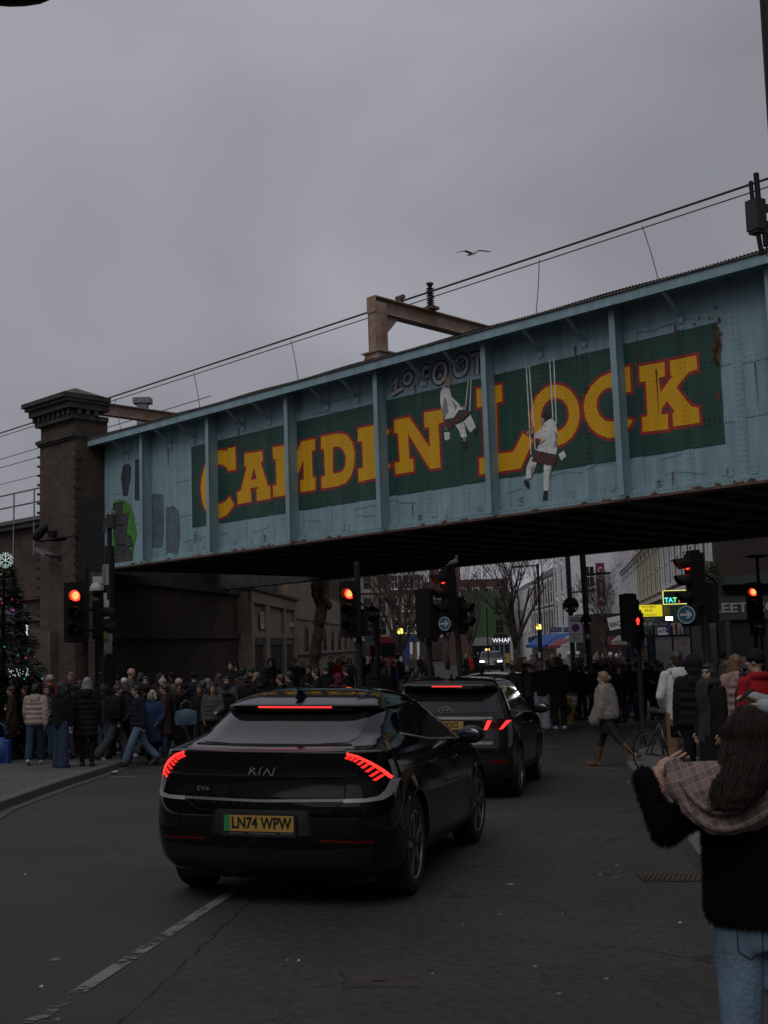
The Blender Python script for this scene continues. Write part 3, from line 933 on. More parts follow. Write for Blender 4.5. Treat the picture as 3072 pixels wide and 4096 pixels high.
# --- rust runs under the brackets and the peeling corner
RR = mat('rust_run',(0.10,0.050,0.026),0.9, var=0.6, scale=9)
runs = []
rg = random.Random(11)
for u, v, L_ in ((2625,1480,0.9),(2700,1300,0.5),(2540,1400,.5),(1660,1540,.35),(955,1715,0.5),(672,1790,.6),(2875,1330,0.75),(2300,1385,.8),(780,2130,.35),(1058,2140,.3),(1650,2020,.3),(2690,1890,.35),(3020,1450,.8)):
 q = bloc(u, v, -0.02)
 w_ = rg.uniform(0.012,0.03)
 runs.append(([(q.x - w_, q.z),(q.x + w_, q.z + 0.02),(q.x + w_ * 0.6, q.z - L_ * 0.5),(q.x + w_ * 0.25, q.z - L_),(q.x - w_ * 0.1, q.z - L_ * 0.95),(q.x - w_ * 0.7, q.z - L_ * 0.4)],[]))
for q_ in range(26):
 q = bloc(2868 + rg.gauss(0,9),1390 + rg.gauss(0,55),-0.02); r_ = rg.uniform(.02,.075)
 runs.append(([(q.x + r_ * rg.uniform(.5,1.1) * math.cos(a_), q.z + r_ * rg.uniform(.7,1.8) * math.sin(a_)) for a_ in [2 * PI * k / 9 for k in range(9)]],[]))
for q_ in range(40):
 u_ = rg.choice((2770,2700,2560,2840,2340)); q = bloc(u_ + rg.gauss(0,22),1900 - .42 * (u_ - 1440) + rg.gauss(0,45),-0.02); r_ = rg.uniform(.008,.03)
 runs.append(([(q.x + r_ * rg.uniform(.5,1.1) * math.cos(a_), q.z + r_ * rg.uniform(.7,1.5) * math.sin(a_)) for a_ in [2 * PI * k / 7 for k in range(7)]],[]))
ck = []
for q_ in range(26):
 x_, z_ = rg.uniform(0.5,22.5), rg.choice((rg.uniform(.45,.78), rg.uniform(.35,.8), rg.uniform(3.2,3.6))); pts = [(x_, z_)]
 for k in range(rg.randint(4,9)): pts.append((pts[-1][0] + rg.uniform(.06,.16), pts[-1][1] + rg.uniform(-.035,.035)))
 ck.append((ribbon(pts, rg.uniform(.004,.010)),[]))
painted('paint_crack', ck, -0.0165, mat('flaking_paint_edge',(0.035,0.04,0.042),.9),0.001)
ed_ = []
for q_ in range(36):
 x_, w_ = rg.uniform(-.5,23), rg.uniform(.06,.3)
 ed_.append(([(x_, .0),(x_ + w_, .0),(x_ + w_ * .9, rg.uniform(.02,.06)),(x_ + w_ * .5, rg.uniform(.02,.07)),(x_ + w_ * .1, rg.uniform(.02,.08))],[]))
painted('edge_rust', ed_, -0.0935, RR, 0.001)
painted('rust_stain', runs, -0.0235, RR, 0.001)
# ================================================================== pier, walls, wires
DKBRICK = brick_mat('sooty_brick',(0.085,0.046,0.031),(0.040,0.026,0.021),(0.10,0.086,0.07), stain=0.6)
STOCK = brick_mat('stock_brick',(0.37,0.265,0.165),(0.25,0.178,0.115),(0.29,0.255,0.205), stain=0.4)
STOCK2 = brick_mat('dirty_stock_brick',(0.105,0.075,0.052),(0.065,0.048,0.036),(0.12,0.105,0.088), stain=0.55)
STONE = mat('sooty_stone',(0.040,0.037,0.032),0.9, var=0.5, scale=3, bump=0.3, bscale=12)
MOSS = mat('mossy_stone',(0.075,0.072,0.050),0.95, var=0.4, scale=5)
B_ROT = (0,0, B_RZ)
BB = BA.copy()
pier = thing('brick_pier','tall sooty brick pier with a corniced stone cap at the left end of the bridge','pier',(BB.x, BB.y, 0), rot=B_ROT)
Z0 = 4.25
sh = MB()
sh.box((-1.10,-0.45,2.0),(2.12,1.14,5.6 + 0.7))
sh.box((-1.10,-0.45,6.85),(2.16,1.18,3.2))
sh.box((-1.10,-0.45,8.72),(2.12,1.14,0.56))
for x0 in (-2.19,-0.01):       # brick toothing at the corner
 for k in range(38): 
  if k % 2: sh.box((x0,-1.005,2.4 + k * 0.15),(0.02,0.24,0.075))
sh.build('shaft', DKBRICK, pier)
co = MB()
def ring(z, o_, h): co.box((-1.10 - o_ * .04,-0.45 - o_ * .5, Z0 + z),(2.12 + o_ * .92,1.14 + o_ * .9, h))
ring(4.14,.16,.12); ring(4.05,.10,.07); ring(4.72,.18,.16)
k = -2.2
while k < 0.02:
 co.box((k, -1.16, Z0 + 4.88),(0.15,0.2,0.18)); k += 0.3
for k in (-.95,-.65,-.35): co.box((0.02, k, Z0 + 4.88),(0.12,0.15,0.18)); co.box((-2.28, k, Z0 + 4.88),(0.2,0.15,0.18))
ring(5.06,.36,.20); ring(5.21,.48,.11); ring(5.33,.58,.14)
co.build('cornice', STONE, pier)
cpm = MB()
x0, x1, y0, y1 = -2.45,.22,-1.28,-.14
cpm.add([(x0, y0, Z0 + 5.40),(x1, y0, Z0 + 5.40),(x1, y1, Z0 + 5.40),(x0, y1, Z0 + 5.40),(-1.5,-.7, Z0 + 5.78),(-.7,-.65, Z0 + 5.78)],[(0,1,5,4),(1,2,5),(2,3,4,5),(3,0,4),(3,2,1,0)])
cpm.build('cap', MOSS, pier)
dp = MB(); dp.box((-0.32,-1.006,4.9),(0.5,0.012,2.9)); dp.box((0.0,-0.5,4.3),(0.014,0.9,4.2)); dp.build('painted_out_patch', mat('dark_anti_graffiti_paint',(0.030,0.030,0.034),0.7, var=0.3), pier)
ab = thing('brick_abutment','dark soot stained brick abutment wall under the left end of the bridge','abutment',(BB.x, BB.y, 0), rz=math.atan2(-(-5.75 + 8.6),14.3) + PI / 2)
am = MB()
am.box((7.3,0.6,1.55),(15.5,1.2,4.7)); am.box((7.3,-0.06,2.2),(15.5,0.14,0.22)); am.box((7.3,-0.03,0.1),(15.5,0.08,1.6))
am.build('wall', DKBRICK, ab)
ac = MB(); ac.box((7.3,0.3,4.0),(15.5,0.9,0.24)); ac.box((7.3,0.75,4.5),(15.5,0.5,1.2)); ac.build('bearing_course', STONE, ab)
vw = thing('viaduct_wall','long dark brick viaduct wall with a stone coping left of the tall pier','wall',(BB.x, BB.y, 0), rot=B_ROT)
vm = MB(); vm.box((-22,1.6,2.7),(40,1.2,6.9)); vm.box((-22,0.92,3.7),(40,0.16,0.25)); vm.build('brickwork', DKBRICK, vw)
vc = MB(); vc.box((-22,1.5,6.24),(40,1.6,0.18))
vc.add([(-42,.6,6.33),(-2.2,.6,6.33),(-2.2,2.8,6.33),(-42,2.8,6.33),(-42,1.8,6.75),(-2.2,1.8,6.75)],[(0,1,5,4),(2,3,4,5),(1,2,5),(3,0,4)])
vc.build('coping', STONE, vw)
rl = thing('metal_railing','thin grey metal handrail on top of the viaduct wall','railing',(BB.x, BB.y, 0), rot=B_ROT)
rm = MB()
for z in (6.98,7.45): rm.cyl((-30,0.7, z),(-2.2,0.7, z),0.03, n=6)
rm.build('rail', STEEL, rl)
rp_ = MB()
for k in range(16):
 rp_.cyl((-2.75 - 1.45 * k, 0.68,5.1),(-2.75 - 1.45 * k, 0.68,7.47),0.03, n=6)
rp_.build('post', STEEL, rl)
bd = thing('buddleia_bush','sparse leafy weed growing by the railing beside the pier','bush', BM @ Vector((-3.0,0.6,2.3)))
bt, bl = MB(), MB()
rg = random.Random(5)
for k in range(16):
 a_, e_ = rg.uniform(0,6.28), rg.uniform(0.3,1.2)
 tip = Vector((math.cos(a_) * 0.6, math.sin(a_) * 0.3,0.35 + 0.75 * e_))
 bt.tube([(0,0,0), tip * 0.5 + Vector((0,0,0.1)), tip],[0.012,0.008,0.003],4)
 for q in range(8):
  c = tip * rg.uniform(0.4,1.05) + Vector((rg.uniform(-.1,.1),) * 3)
  bl.add([c, c + Vector((0.05,0.01,0.02)), c + Vector((0.09,0,-0.03)), c + Vector((0.04,-0.02,-0.03))],[(0,1,2,3)])
bt.build('stem', mat('twig',(0.05,0.035,0.025),0.9), bd); bl.build('leaves', mat('dull_leaf',(0.06,0.045,0.025),0.9), bd)
# low brick building with a ledge in front of the viaduct wall, left
lb = thing('low_brick_building','low brown brick building with pale stone ledges behind the christmas tree','building',(BB.x, BB.y, 0), rot=B_ROT)
lm = MB(); lm.box((-9.0,0.2,1.0),(13.5,1.4,3.5)); lm.box((-1.7,-0.85,.8),(1.35,0.9,3.1)); lm.build('brickwork', STOCK2, lb)
lc = MB(); lc.box((-5.2,-0.62,2.35),(5.6,0.35,0.14)); lc.box((-9,0.2,2.82),(13.6,1.7,0.14)); lc.build('stone_ledge', MOSS, lb)
ld = MB(); ld.box((-4.0,-0.52,0.4),(1.6,0.06,2.2)); ld.build('dark_doorway', mat('dark_void',(0.006,0.006,0.007),0.8), lb)
lw = MB(); lw.box((-5.0,-0.55,3.05),(2.4,0.12,0.5)); lw.build('awning_box', mat('dull_grey_sheet',(0.10,0.10,0.11),0.6), lb)
# lamps fixed on the pier
def bracket_lamp(px, label, grey):
 o = thing('floodlight', label, 'floodlight', BM @ Vector(px), rot=(0,0, B_RZ))
 a = MB(); a.bar((0,0,0),(0.0,-0.35,0.02),0.06,0.06); a.box((0.05,-0.02,0),(0.2,0.05,0.2)); a.build('bracket', BLACK_METAL, o)
 h = MB()
 if grey: h.box((-0.15,-0.5,0.12),(0.75,0.35,0.06), M=Matrix.Rotation(0.35,4,'Y'))
 else:
  h.cap((0.05,-0.45,0.1),(-0.22,-0.55,-0.12),0.13,0.16); h.box((0.3,-0.3,-0.12),(0.25,0.2,0.16))
 h.build('head', mat('weathered_grey_metal',(0.14,0.145,0.15),0.5,0.3, var=0.3) if grey else BLACK_METAL, o)
q = bloc(225,2130,-1.0); bracket_lamp(q, 'black round floodlight fixed on the brick pier', False)
q = bloc(240,2230,-1.0); bracket_lamp(q, 'flat grey lamp head on a bracket low on the brick pier', True)
# gantries and wires over the tracks
GRUST = mat('rusty_grey_paint',(0.23,0.195,0.165),0.8, var=0.45, scale=2.5, bump=0.15)
GRUST.node_tree.nodes['Color Ramp'].color_ramp.elements[0].color = (0.20,0.10,0.05,1)
def Ibeam(mb, p, q, w_, h_, up=(0,0,1)):
 p, q = Vector(p), Vector(q)
 u_ = Vector(up)
 mb.bar(p + u_ * (h_ / 2 - .02), q + u_ * (h_ / 2 - .02), w_, 0.03, up=up); mb.bar(p - u_ * (h_ / 2 - .02), q - u_ * (h_ / 2 - .02), w_, 0.03, up=up); mb.bar(p, q, 0.03, h_ - 0.06, up=up)
def gantry(x, label, ins):
 o = thing('gantry_frame', label, 'gantry', BA, rot=(0, BTILT, B_RZ))
 po = MB(); Ibeam(po, (x, 1.0,4.25),(x, 1.0,6.05),0.40,0.32, up=(1,0,0)); po.box((x, 0.81,5.1),(0.29,0.02,2.0))
 po.box((x, 1.0,4.72),(0.66,0.6,0.04))
 for dx in (-0.3,0.3): po.add([(x + dx * .8,.72,4.15),(x + dx * 1.4,.72,4.1),(x + dx * .7,.72,4.7),(x + dx * .8,1.3,4.15),(x + dx * 1.4,1.3,4.1),(x + dx * .7,1.3,4.7)],[(0,1,2),(5,4,3),(0,3,4,1),(1,4,5,2),(2,5,3,0)])
 po.box((x, 1.0,4.43),(0.5,0.5,0.55))
 po.build('post', GRUST, o, fix=True)
 be = MB(); Ibeam(be, (x, 0.78,5.98),(x, 10.2,5.98),0.32,0.44); be.add([(x - .04,1.2,5.76),(x - .04,1.75,5.76),(x - .04,1.2,5.2),(x + .04,1.2,5.76),(x + .04,1.75,5.76),(x + .04,1.2,5.2)],[(0,1,2),(5,4,3),(0,3,4,1),(1,4,5,2),(2,5,3,0)])
 be.box((x, 0.79,5.98),(0.31,0.03,0.42))
 be.build('beam', GRUST, o, fix=True)
 if ins:
  i_ = MB()
  pr = [(0,0.05)]
  for k in range(8): pr += [(0.03 + k * .065,0.055),(0.045 + k * .065,0.115),(0.062 + k * .065,0.055)]
  pr += [(0.58,0.06),(0.62,0.10),(0.66,0.10)]
  i_.lathe((x + .1,2.95,6.30),(x + .1,2.95,7.0), pr, 12)
  i_.build('insulator', mat('brown_insulator',(0.018,0.012,0.012),0.25), o, smooth=True, sharp=40)
  f_ = MB(); f_.box((x + .1,2.95,6.25),(0.36,0.3,0.08)); f_.box((x + .02,1.85,6.27),(0.12,0.12,0.12)); f_.cyl((x - .1,1.85,6.36),(x + .15,1.85,6.36),0.07, n=8); f_.build('clamp', RUST, o)
 return o
gantry(11.30,'rusty steel overhead line gantry standing above the middle of the bridge', True)
gantry(-3.7,'rusty overhead line gantry partly hidden by the brick pier cap', False)
ms_ = thing('line_mast','distant grey steel mast rising behind the left bridge parapet','mast', BM @ Vector((-12.8,10,0)))
mm_ = MB(); mm_.box((0,0,4.3),(0.45,0.45,9.0)); mm_.box((0,0,8.85),(0.8,0.6,0.25)); mm_.build('post', mat('grey_steel',(0.15,0.15,0.155),0.7, var=0.3), ms_)
WIRE = mat('line_wire',(0.02,0.02,0.021),0.6)
def wire(label, p0, p1, sag, r, drops=None, n=40):
 o = thing('overhead_wire', label, 'wire', BA, rot=(0, BTILT, B_RZ))
 p0, p1 = Vector(p0), Vector(p1)
 mb = MB()
 mb.tube([p0.lerp(p1, i / n) - Vector((0,0, sag * 4 * (i / n) * (1 - i / n))) for i in range(n + 1)], r, 6)
 mb.build('cable', WIRE, o)
 if drops:
  d_ = MB()
  for x, za, zb, dx in drops:
   d_.tube([(x, p0.y, za),(x + dx * .5 + .02, p0.y, (za + zb) / 2),(x + dx, p0.y, zb)],0.011,4)
  d_.build('dropper', mat('dropper_wire',(0.09,0.09,0.10),0.6), o)
 return o
wire('thick upper overhead line cable above the bridge',(-26,2.5,6.35),(34,2.5,6.82),0.12,0.026)
wire('thin lower overhead line with droppers above the bridge',(-26,2.5,6.20),(34,2.5,6.62),0.10,0.014,[(-3.3,6.33,5.0,0.4),(1.35,6.37,5.0,0.35),(6.2,6.41,5.0,0.3),(15.4,6.47,5.02,-0.2),(18.3,6.49,5.03,0.35),(-8.5,6.3,5.0,.3)])
wire('contact wire just above the bridge coping',(-26,2.5,4.93),(34,2.5,5.07),0.0,0.014)
wire('overhead cable far left behind the pier',(-40,6.5,6.8),(-3,6.5,6.9),0.1,0.016)
wire('lower overhead cable far left behind the pier',(-40,6.5,5.55),(-3,6.5,5.55),0.0,0.014)
# birds
def bird_flying():
 p = at(1888,1015,33)
 o = thing('seagull','seagull gliding with spread wings in the grey sky above the bridge','bird', p, rot=(0.1,-0.16,0.5))
 a = MB(); a.cap((0,-0.14,0),(0,0.16,0.01),0.035,0.045); a.ell((0,0.22,0.025),(0.03,0.042,0.03)); a.add([(0,-0.12,0.01),(-.05,-.28,0),(.05,-.28,0),(0,-.12,-.02)],[(0,1,2),(3,2,1),(0,3,1),(0,2,3)]); a.add([(0.008,.255,.02),(-.008,.255,.02),(0,.31,.012),(0,.255,.035)],[(0,2,3),(1,3,2),(0,1,2)])
 a.build('body', mat('white_feathers',(0.55,0.55,0.56),0.8), o, smooth=True)
 for s_ in (-1,1):
  wg = MB()
  prof = [(0.03,-.08,.09,.02),(0.22,-.07,.10,.09),(0.40,-.09,.06,.07),(0.58,-.14,-.06,.02)]
  rows = []
  for x, yb, yf, z in prof:
   rows.append([Vector((s_ * x, yb, z)), Vector((s_ * x, (yb + yf) / 2, z + .014)), Vector((s_ * x, yf, z)), Vector((s_ * x, (yb + yf) / 2, z - .008))])
  wg.loft(rows); wg.build('wing', mat('grey_feathers',(0.20,0.20,0.21),0.8, var=.3), o, smooth=True, fix=True)
bird_flying()
# equipment pole at the right edge of the picture
def right_pole():
 b = at(3060,700,9.2)
 g0 = gz(b.x, 9.2) + 0.12
 o = thing('equipment_pole','tall black steel pole with radio equipment at the right edge','pole',(b.x, 9.2, g0))
 H = 9.0
 xo = at(3072,700,9.2).x - b.x
 a = MB(); px = at(3046,30,9.2).x - b.x + 0.045
 a.lathe((px + .02,0,0),(px + .02,0, H),[(0,.11),(1.2,.11),(1.25,.085),(H, .07)],16); a.build('shaft', BLACK_METAL, o, smooth=True, sharp=40)
 c = at(3024,862,9.1) - Vector((b.x, 9.2, g0))
 e_ = MB(); Mx = Matrix.Translation(c) @ Matrix.Rotation(0.5,4,'Z')
 e_.box((0,0,0.0),(0.105,0.12,0.25), M=Mx); e_.box((0.0,-.0,-.135),(0.085,0.10,0.03), M=Mx); e_.bar(c + Vector((.03,0,.07)), Vector((px, 0, c.z + .07)),.03,.06); e_.bar(c + Vector((.03,0,-.07)), Vector((px, 0, c.z - .07)),.03,.06)
 e_.box((0.02,-.061,0.03),(0.05,0.004,0.05), M=Mx)
 e_.build('radio_box', mat('dark_grey_plastic',(0.030,0.031,0.034),0.5), o)
 for a_, b_, r_ in (((-.03,-.03,.13),(-.035,-.03,.27),.017),((.02,-.02,.13),(.015,-.02,.34),.022),((0,-.02,-.15),(.02,-.02,-.33),.019),((.055,-.02,-.1),(.06,-.02,-.26),.024)):
  an = MB(); an.cyl(c + Vector(a_), c + Vector(b_), r_); an.build('antenna', BLACK_METAL, o, smooth=True, sharp=40)
 cb = MB(); cb.tube([c + Vector((.06,-.02,-.26)), c + Vector((.05,-.03,-.33)), c + Vector((.075,-.03,-.36)), c + Vector((.1,-.03,-.3)), c + Vector((.08,-.02,-.2)), c + Vector((.16,0,-.22))],.006,6); cb.build('cable', BLACK_METAL, o, smooth=True)
right_pole()
def corner_lamp():
 c = at(60,-6,6.5)
 o = thing('street_lamp','dark street lamp head poking into the top left corner','street lamp',(c.x - 2.6,6.5, gz(-4,6.5)))
 z = c.z - gz(-4,6.5)
 a = MB(); a.lathe((0,0,0),(0,0, z - .1),[(0,.1),(1.4,.1),(1.45,.07),(z - .1,.05)],14); a.tube([(0,0, z - .2),(.15,0, z + .05),(.6,0, z + .12),(2.2,0, z + .06)],.035,8); a.build('column', BLACK_METAL, o, smooth=True, sharp=40)
 h = MB(); h.ell((2.58,0, z + .035),(.26,.12,.055)); h.build('lamp_head', BLACK_METAL, o, smooth=True)
corner_lamp()
# ================================================================== cars
CARBLACK = mat('black_car_paint',(0.0035,0.0035,0.0045),0.06,0.0, spec=0.45)
CARGREY = mat('black_pearl_car_paint',(0.007,0.007,0.009),0.08,0.0, spec=0.45)
CARSILV = mat('silver_car_paint',(0.30,0.31,0.32),0.3,0.4, coat=0.8)
CARDARK = mat('dark_green_grey_car_paint',(0.030,0.034,0.034),0.3,0.2, coat=0.8)
GLASS = mat('tinted_car_glass',(0.010,0.011,0.012),0.04,0.0, spec=0.6)
TRIM = mat('black_plastic_trim',(0.012,0.012,0.012),0.55, spec=0.4)
PIANO = mat('gloss_black_panel',(0.005,0.005,0.006),0.10, spec=0.5)
TYRE = mat('tyre_rubber',(0.011,0.011,0.011),0.85, bump=0.1)
RIM = mat('rim_metal',(0.26,0.26,0.27),0.35,0.7)
RIMD = mat('dark_rim',(0.012,0.012,0.013),0.4)
SATIN = mat('satin_silver_trim',(0.42,0.42,0.43),0.38,0.7)
CHROME = mat('chrome',(0.60,0.60,0.62),0.18,1.0)
GAP = mat('panel_gap',(0.001,0.001,0.001),0.9)
REDLIT = mat('lit_red_lamp',(0.25,0.0,0.0),0.4, emit=(1.0,0.03,0.025), estr=0.95)
REDHOT = mat('bright_red_lamp',(0.25,0.0,0.0),0.4, emit=(1.0,0.035,0.03), estr=1.7)
REDREF = mat('red_reflector',(0.10,0.004,0.006),0.2)
PLATE_Y = mat('yellow_number_plate',(0.38,0.235,0.05),0.45)
PLATE_W = mat('white_number_plate',(0.6,0.6,0.58),0.45)
PLATE_K = mat('number_plate_ink',(0.008,0.008,0.009),0.5)
EVGREEN = mat('green_plate_band',(0.02,0.22,0.075),0.45)
def catmull(pts, m_):
 """values sampled through control rows"""
 P = np.array(pts, float)
 n = len(P)
 o_ = []
 for i in range(n - 1):
  p0, p1, p2, p3 = P[max(i - 1,0)], P[i], P[i + 1], P[min(i + 2, n - 1)]
  for k in range(m_):
   t = k / m_
   o_.append(0.5 * ((2 * p1) + (-p0 + p2) * t + (2 * p0 - 5 * p1 + 4 * p2 - p3) * t * t + (-p0 + 3 * p1 - 3 * p2 + p3) * t ** 3))
 o_.append(P[-1])
 return np.array(o_)
def plan(z, yr, yf, hw, rear, front, N=110):
 """right half of a car's outline at height z, from rear centre to front centre, evenly spaced;
 rear / front = (corner across, corner along, bow)"""
 def corner(y0, ax, by, bow, sg):
  o_ = []
  ax, by = min(ax, hw * .9), min(by, (yf - yr) * .42)
  for k in range(60):
   x = (hw - ax) * k / 60
   o_.append((x, y0 + sg * bow * (x / hw) ** 2))
  y1 = y0 + sg * bow * ((hw - ax) / hw) ** 2
  for k in range(121):
   a_ = PI / 2 * k / 120
   o_.append((hw - ax + ax * math.sin(a_) ** (2 / 2.3), y1 + sg * by * (1 - math.cos(a_) ** (2 / 2.3))))
  return o_
 pts = corner(yr, *rear, 1)
 fr = corner(yf, *front, -1)[::-1]
 pts = pts + fr
 ym, hl = (yr + yf) / 2,(yf - yr) / 2
 pts = [(x * (1 - 0.035 * abs((y - ym) / hl) ** 2.5), y) for x, y in pts]
 P = np.array(pts)
 L_ = np.concatenate([[0], np.cumsum(np.hypot(*np.diff(P, axis=0).T))])
 t = np.linspace(0, L_[-1], N)
 return [Vector((np.interp(q, L_, P[:, 0]), np.interp(q, L_, P[:, 1]), z)) for q in t]
def car_shell(levels, axles, rw, tweak=None, m_=5, arch=0.03, N=110, rear=(.38,.42,.10), front=(.55,.6,.16)):
 rows = catmull(levels, m_)
 rings = []
 for r_ in rows:
  hw = max(r_[3],.02)
  h = plan(r_[0], r_[1], r_[2], hw, tuple(q * hw / .92 for q in rear), tuple(q * hw / .92 for q in front), N)
  ring = h + [Vector((-p.x, p.y, p.z)) for p in h[-2:0:-1]]
  rings.append(ring)
 for rg_ in rings:
  for p in rg_:
   if tweak: tweak(p)
   for ya in axles:            # flared arches
    d = math.hypot(p.y - ya, p.z - rw)
    if abs(p.x) > 0.5: p.x += math.copysign(0.022 * math.exp(-((d - rw - 0.05) / 0.07) ** 2), p.x)
 mb = MB(); mb.loft(rings)
 me = mb.mesh('shell', True)
 b_ = bmesh.new(); b_.from_mesh(me); bmesh.ops.recalc_face_normals(b_, faces=b_.faces); b_.to_mesh(me); b_.free()
 bvh = BVHTree.FromPolygons([v.co.copy() for v in me.vertices],[tuple(p.vertices) for p in me.polygons])
 cut = MB()
 for ya in axles:
  for sx in (-1,1):
   cut.lathe((sx * 0.58, ya, rw),(sx * 1.3, ya, rw),[(0, rw + arch + 0.012),(0.72, rw + arch + 0.012)],48)
 cm = cut.mesh('cut')
 cm.materials.append(TRIM)
 co_ = bpy.data.objects.new('cut', cm); COL.objects.link(co_)
 me.materials.append(CARBLACK)
 o = bpy.data.objects.new('tmp', me); COL.objects.link(o)
 md = o.modifiers.new('b','BOOLEAN'); md.operation = 'DIFFERENCE'; md.object = co_; md.solver = 'EXACT'; md.material_mode = 'TRANSFER'
 dg = bpy.context.evaluated_depsgraph_get()
 r = bpy.data.meshes.new_from_object(o.evaluated_get(dg))
 bpy.data.objects.remove(o); bpy.data.objects.remove(co_)
 r.set_sharp_from_angle(angle=R(38))
 return r, bvh
def dens(poly, step):
 o_ = []
 n = len(poly)
 for i in range(n):
  a_, b_ = Vector(poly[i]), Vector(poly[(i + 1) % n])
  k = max(1, int((b_ - a_).length / step))
  o_ += [a_.lerp(b_, q / k) for q in range(k)]
 return o_
def patch(name, bvh, poly, axis, sgn, off, m_, parent, step=0.035, rim=0.012, mirror=False, nopad=False, smooth_poly=False):
 """a thin panel following the shell: poly is (x,z) seen along y, (y,z) along x or (x,y) along z; sgn = side it is seen from"""
 if mirror: poly = [(-p[0], p[1]) for p in poly][::-1]
 bd = dens(poly, step)
 x0, x1 = min(p.x for p in bd), max(p.x for p in bd); y0, y1 = min(p.y for p in bd), max(p.y for p in bd)
 ex = []
 xx = x0 + step
 def inside(p):
  c = False
  for i in range(len(bd)):
   a_, b_ = bd[i], bd[i - 1]
   if (a_.y > p[1]) != (b_.y > p[1]) and p[0] < (b_.x - a_.x) * (p[1] - a_.y) / (b_.y - a_.y) + a_.x: c = not c
  return c
 while xx < x1:
  yy = y0 + step
  while yy < y1:
   if inside((xx, yy)) and min((Vector((xx, yy)) - q).length for q in bd) > step * 0.45: ex.append(Vector((xx, yy)))
   yy += step
  xx += step
 r_ = delaunay_2d_cdt(bd + ex, [],[list(range(len(bd)))],1,1e-6)
 vs, ok = [], True
 d = Vector((0,0,0)); d[axis] = -sgn
 last = None
 for q in r_[0]:
  o_ = Vector((q.x, q.y, 0)) if axis == 2 else (Vector((q.x, 0, q.y)) if axis == 1 else Vector((0, q.x, q.y)))
  o_[axis] = sgn * 8.0
  h = bvh.ray_cast(o_, d)
  if h[0] is None:
   p = o_.copy(); p[axis] = last[axis] if last is not None else 0.0
   nrm = -d
  else: p, nrm = h[0], h[1]
  if nrm.dot(d) > 0: nrm = -nrm
  last = p
  vs.append((p, nrm))
 mb = MB()
 n = len(vs)
 mb.v = [tuple(p + nr * off) for p, nr in vs] + [tuple(p - nr * rim) for p, nr in vs]
 # orientation: triangles counter-clockwise in (a,b); outward normal depends on axis / side
 fl_ = {(1,-1): False, (1,1): True, (0,1): False, (0,-1): True, (2,1): False, (2,-1): True}[(axis, sgn)]
 fs = [tuple(f) for f in r_[2]]
 if fl_: fs = [f[::-1] for f in fs]
 mb.f = list(fs)
 cnt = {}
 for f in fs:
  for i in range(len(f)):
   cnt[(f[i], f[(i + 1) % len(f)])] = 1
 for (a_, b_) in list(cnt):
  if (b_, a_) not in cnt: mb.f.append((b_, a_, a_ + n, b_ + n))
 mb.mi = [0] * len(mb.f)
 return mb.build(name, m_, parent, smooth=True, sharp=50)
def line_poly(pts, wd):
 return ribbon(pts, wd)
def wheel(root, x, y, r, w_, spokes, rimr, name='wheel', style=0, steer=0.0):
 """tyre with a rim inside it; x is the outer face of the tyre, the wheel looks to that side"""
 sg = 1 if x > 0 else -1
 Wp = bpy.data.objects.new(name, None); COL.objects.link(Wp); Wp.parent = root; Wp.location = (x, y, r); Wp.rotation_euler = (0,0, steer + (0 if sg > 0 else PI))
 t = MB()
 pr = [(-w_, rimr),(-w_, r * .86),(-w_ + .02, r * .965),(-w_ + .05, r),(-.05, r),(-.02, r * .965),(-.004, r * .88),(0, r * .80),(-.006, rimr + .012),(-.02, rimr)]
 t.lathe((0,0,0),(1,0,0),[(a_, b_) for a_, b_ in pr],48)
 for k in (-.075,0.0,.075): pass
 t.build('tyre', TYRE, Wp, smooth=True, sharp=35)
 b = MB()
 b.lathe((0,0,0),(1,0,0),[(-w_ * .75, rimr * .93),(-.09, rimr * .93),(-.085,0.02)],40,1)
 b.lathe((0,0,0),(1,0,0),[(-.05, rimr * .93),(-.012, rimr * .945),(-.006, rimr),(-.02, rimr + .012),(-.06, rimr + .012)],40,0)
 b.lathe((0,0,0),(1,0,0),[(-.07,.085),(-.03,.075),(-.022,.04),(-.02,.005)],20,0 if style else 1)
 for k in range(spokes):
  a0 = 2 * PI * k / spokes + 0.3
  for q, dw in ((-1,0.20),(1,0.20)):
   p0 = Vector((0,0.05 * math.cos(a0 + q * .35),0.05 * math.sin(a0 + q * .35)))
   p1 = Vector((0, rimr * .95 * math.cos(a0 + q * dw), rimr * .95 * math.sin(a0 + q * dw)))
   d = (p1 - p0).normalized(); nn = Vector((0,-d.z, d.y))
   w0, w1 = 0.020,0.030
   vs = []
   for xx in (-.055,-.014):
    vs += [p0 + nn * w0 + Vector((xx - .004,0,0)), p1 + nn * w1 + Vector((xx, 0,0)), p1 - nn * w1 + Vector((xx, 0,0)), p0 - nn * w0 + Vector((xx - .004,0,0))]
   b.add(vs, [(0,1,2,3),(7,6,5,4),(0,4,5,1),(1,5,6,2),(2,6,7,3),(3,7,4,0)],0 if q > 0 or style else 1)
 b.build('rim',[RIM, RIMD], Wp, smooth=True, sharp=30, fix=True)
 return Wp
def handle(root, bvh, y, z, sgn, m_):
 h = bvh.ray_cast(Vector((sgn * 5, y, z)), Vector((-sgn, 0,0)))
 p = h[0]
 mb = MB(); mb.cap(p + Vector((sgn * .012,-.10,-.004)), p + Vector((sgn * .012,.11,.006)),.014); mb.build('door_handle', m_, root, smooth=True)
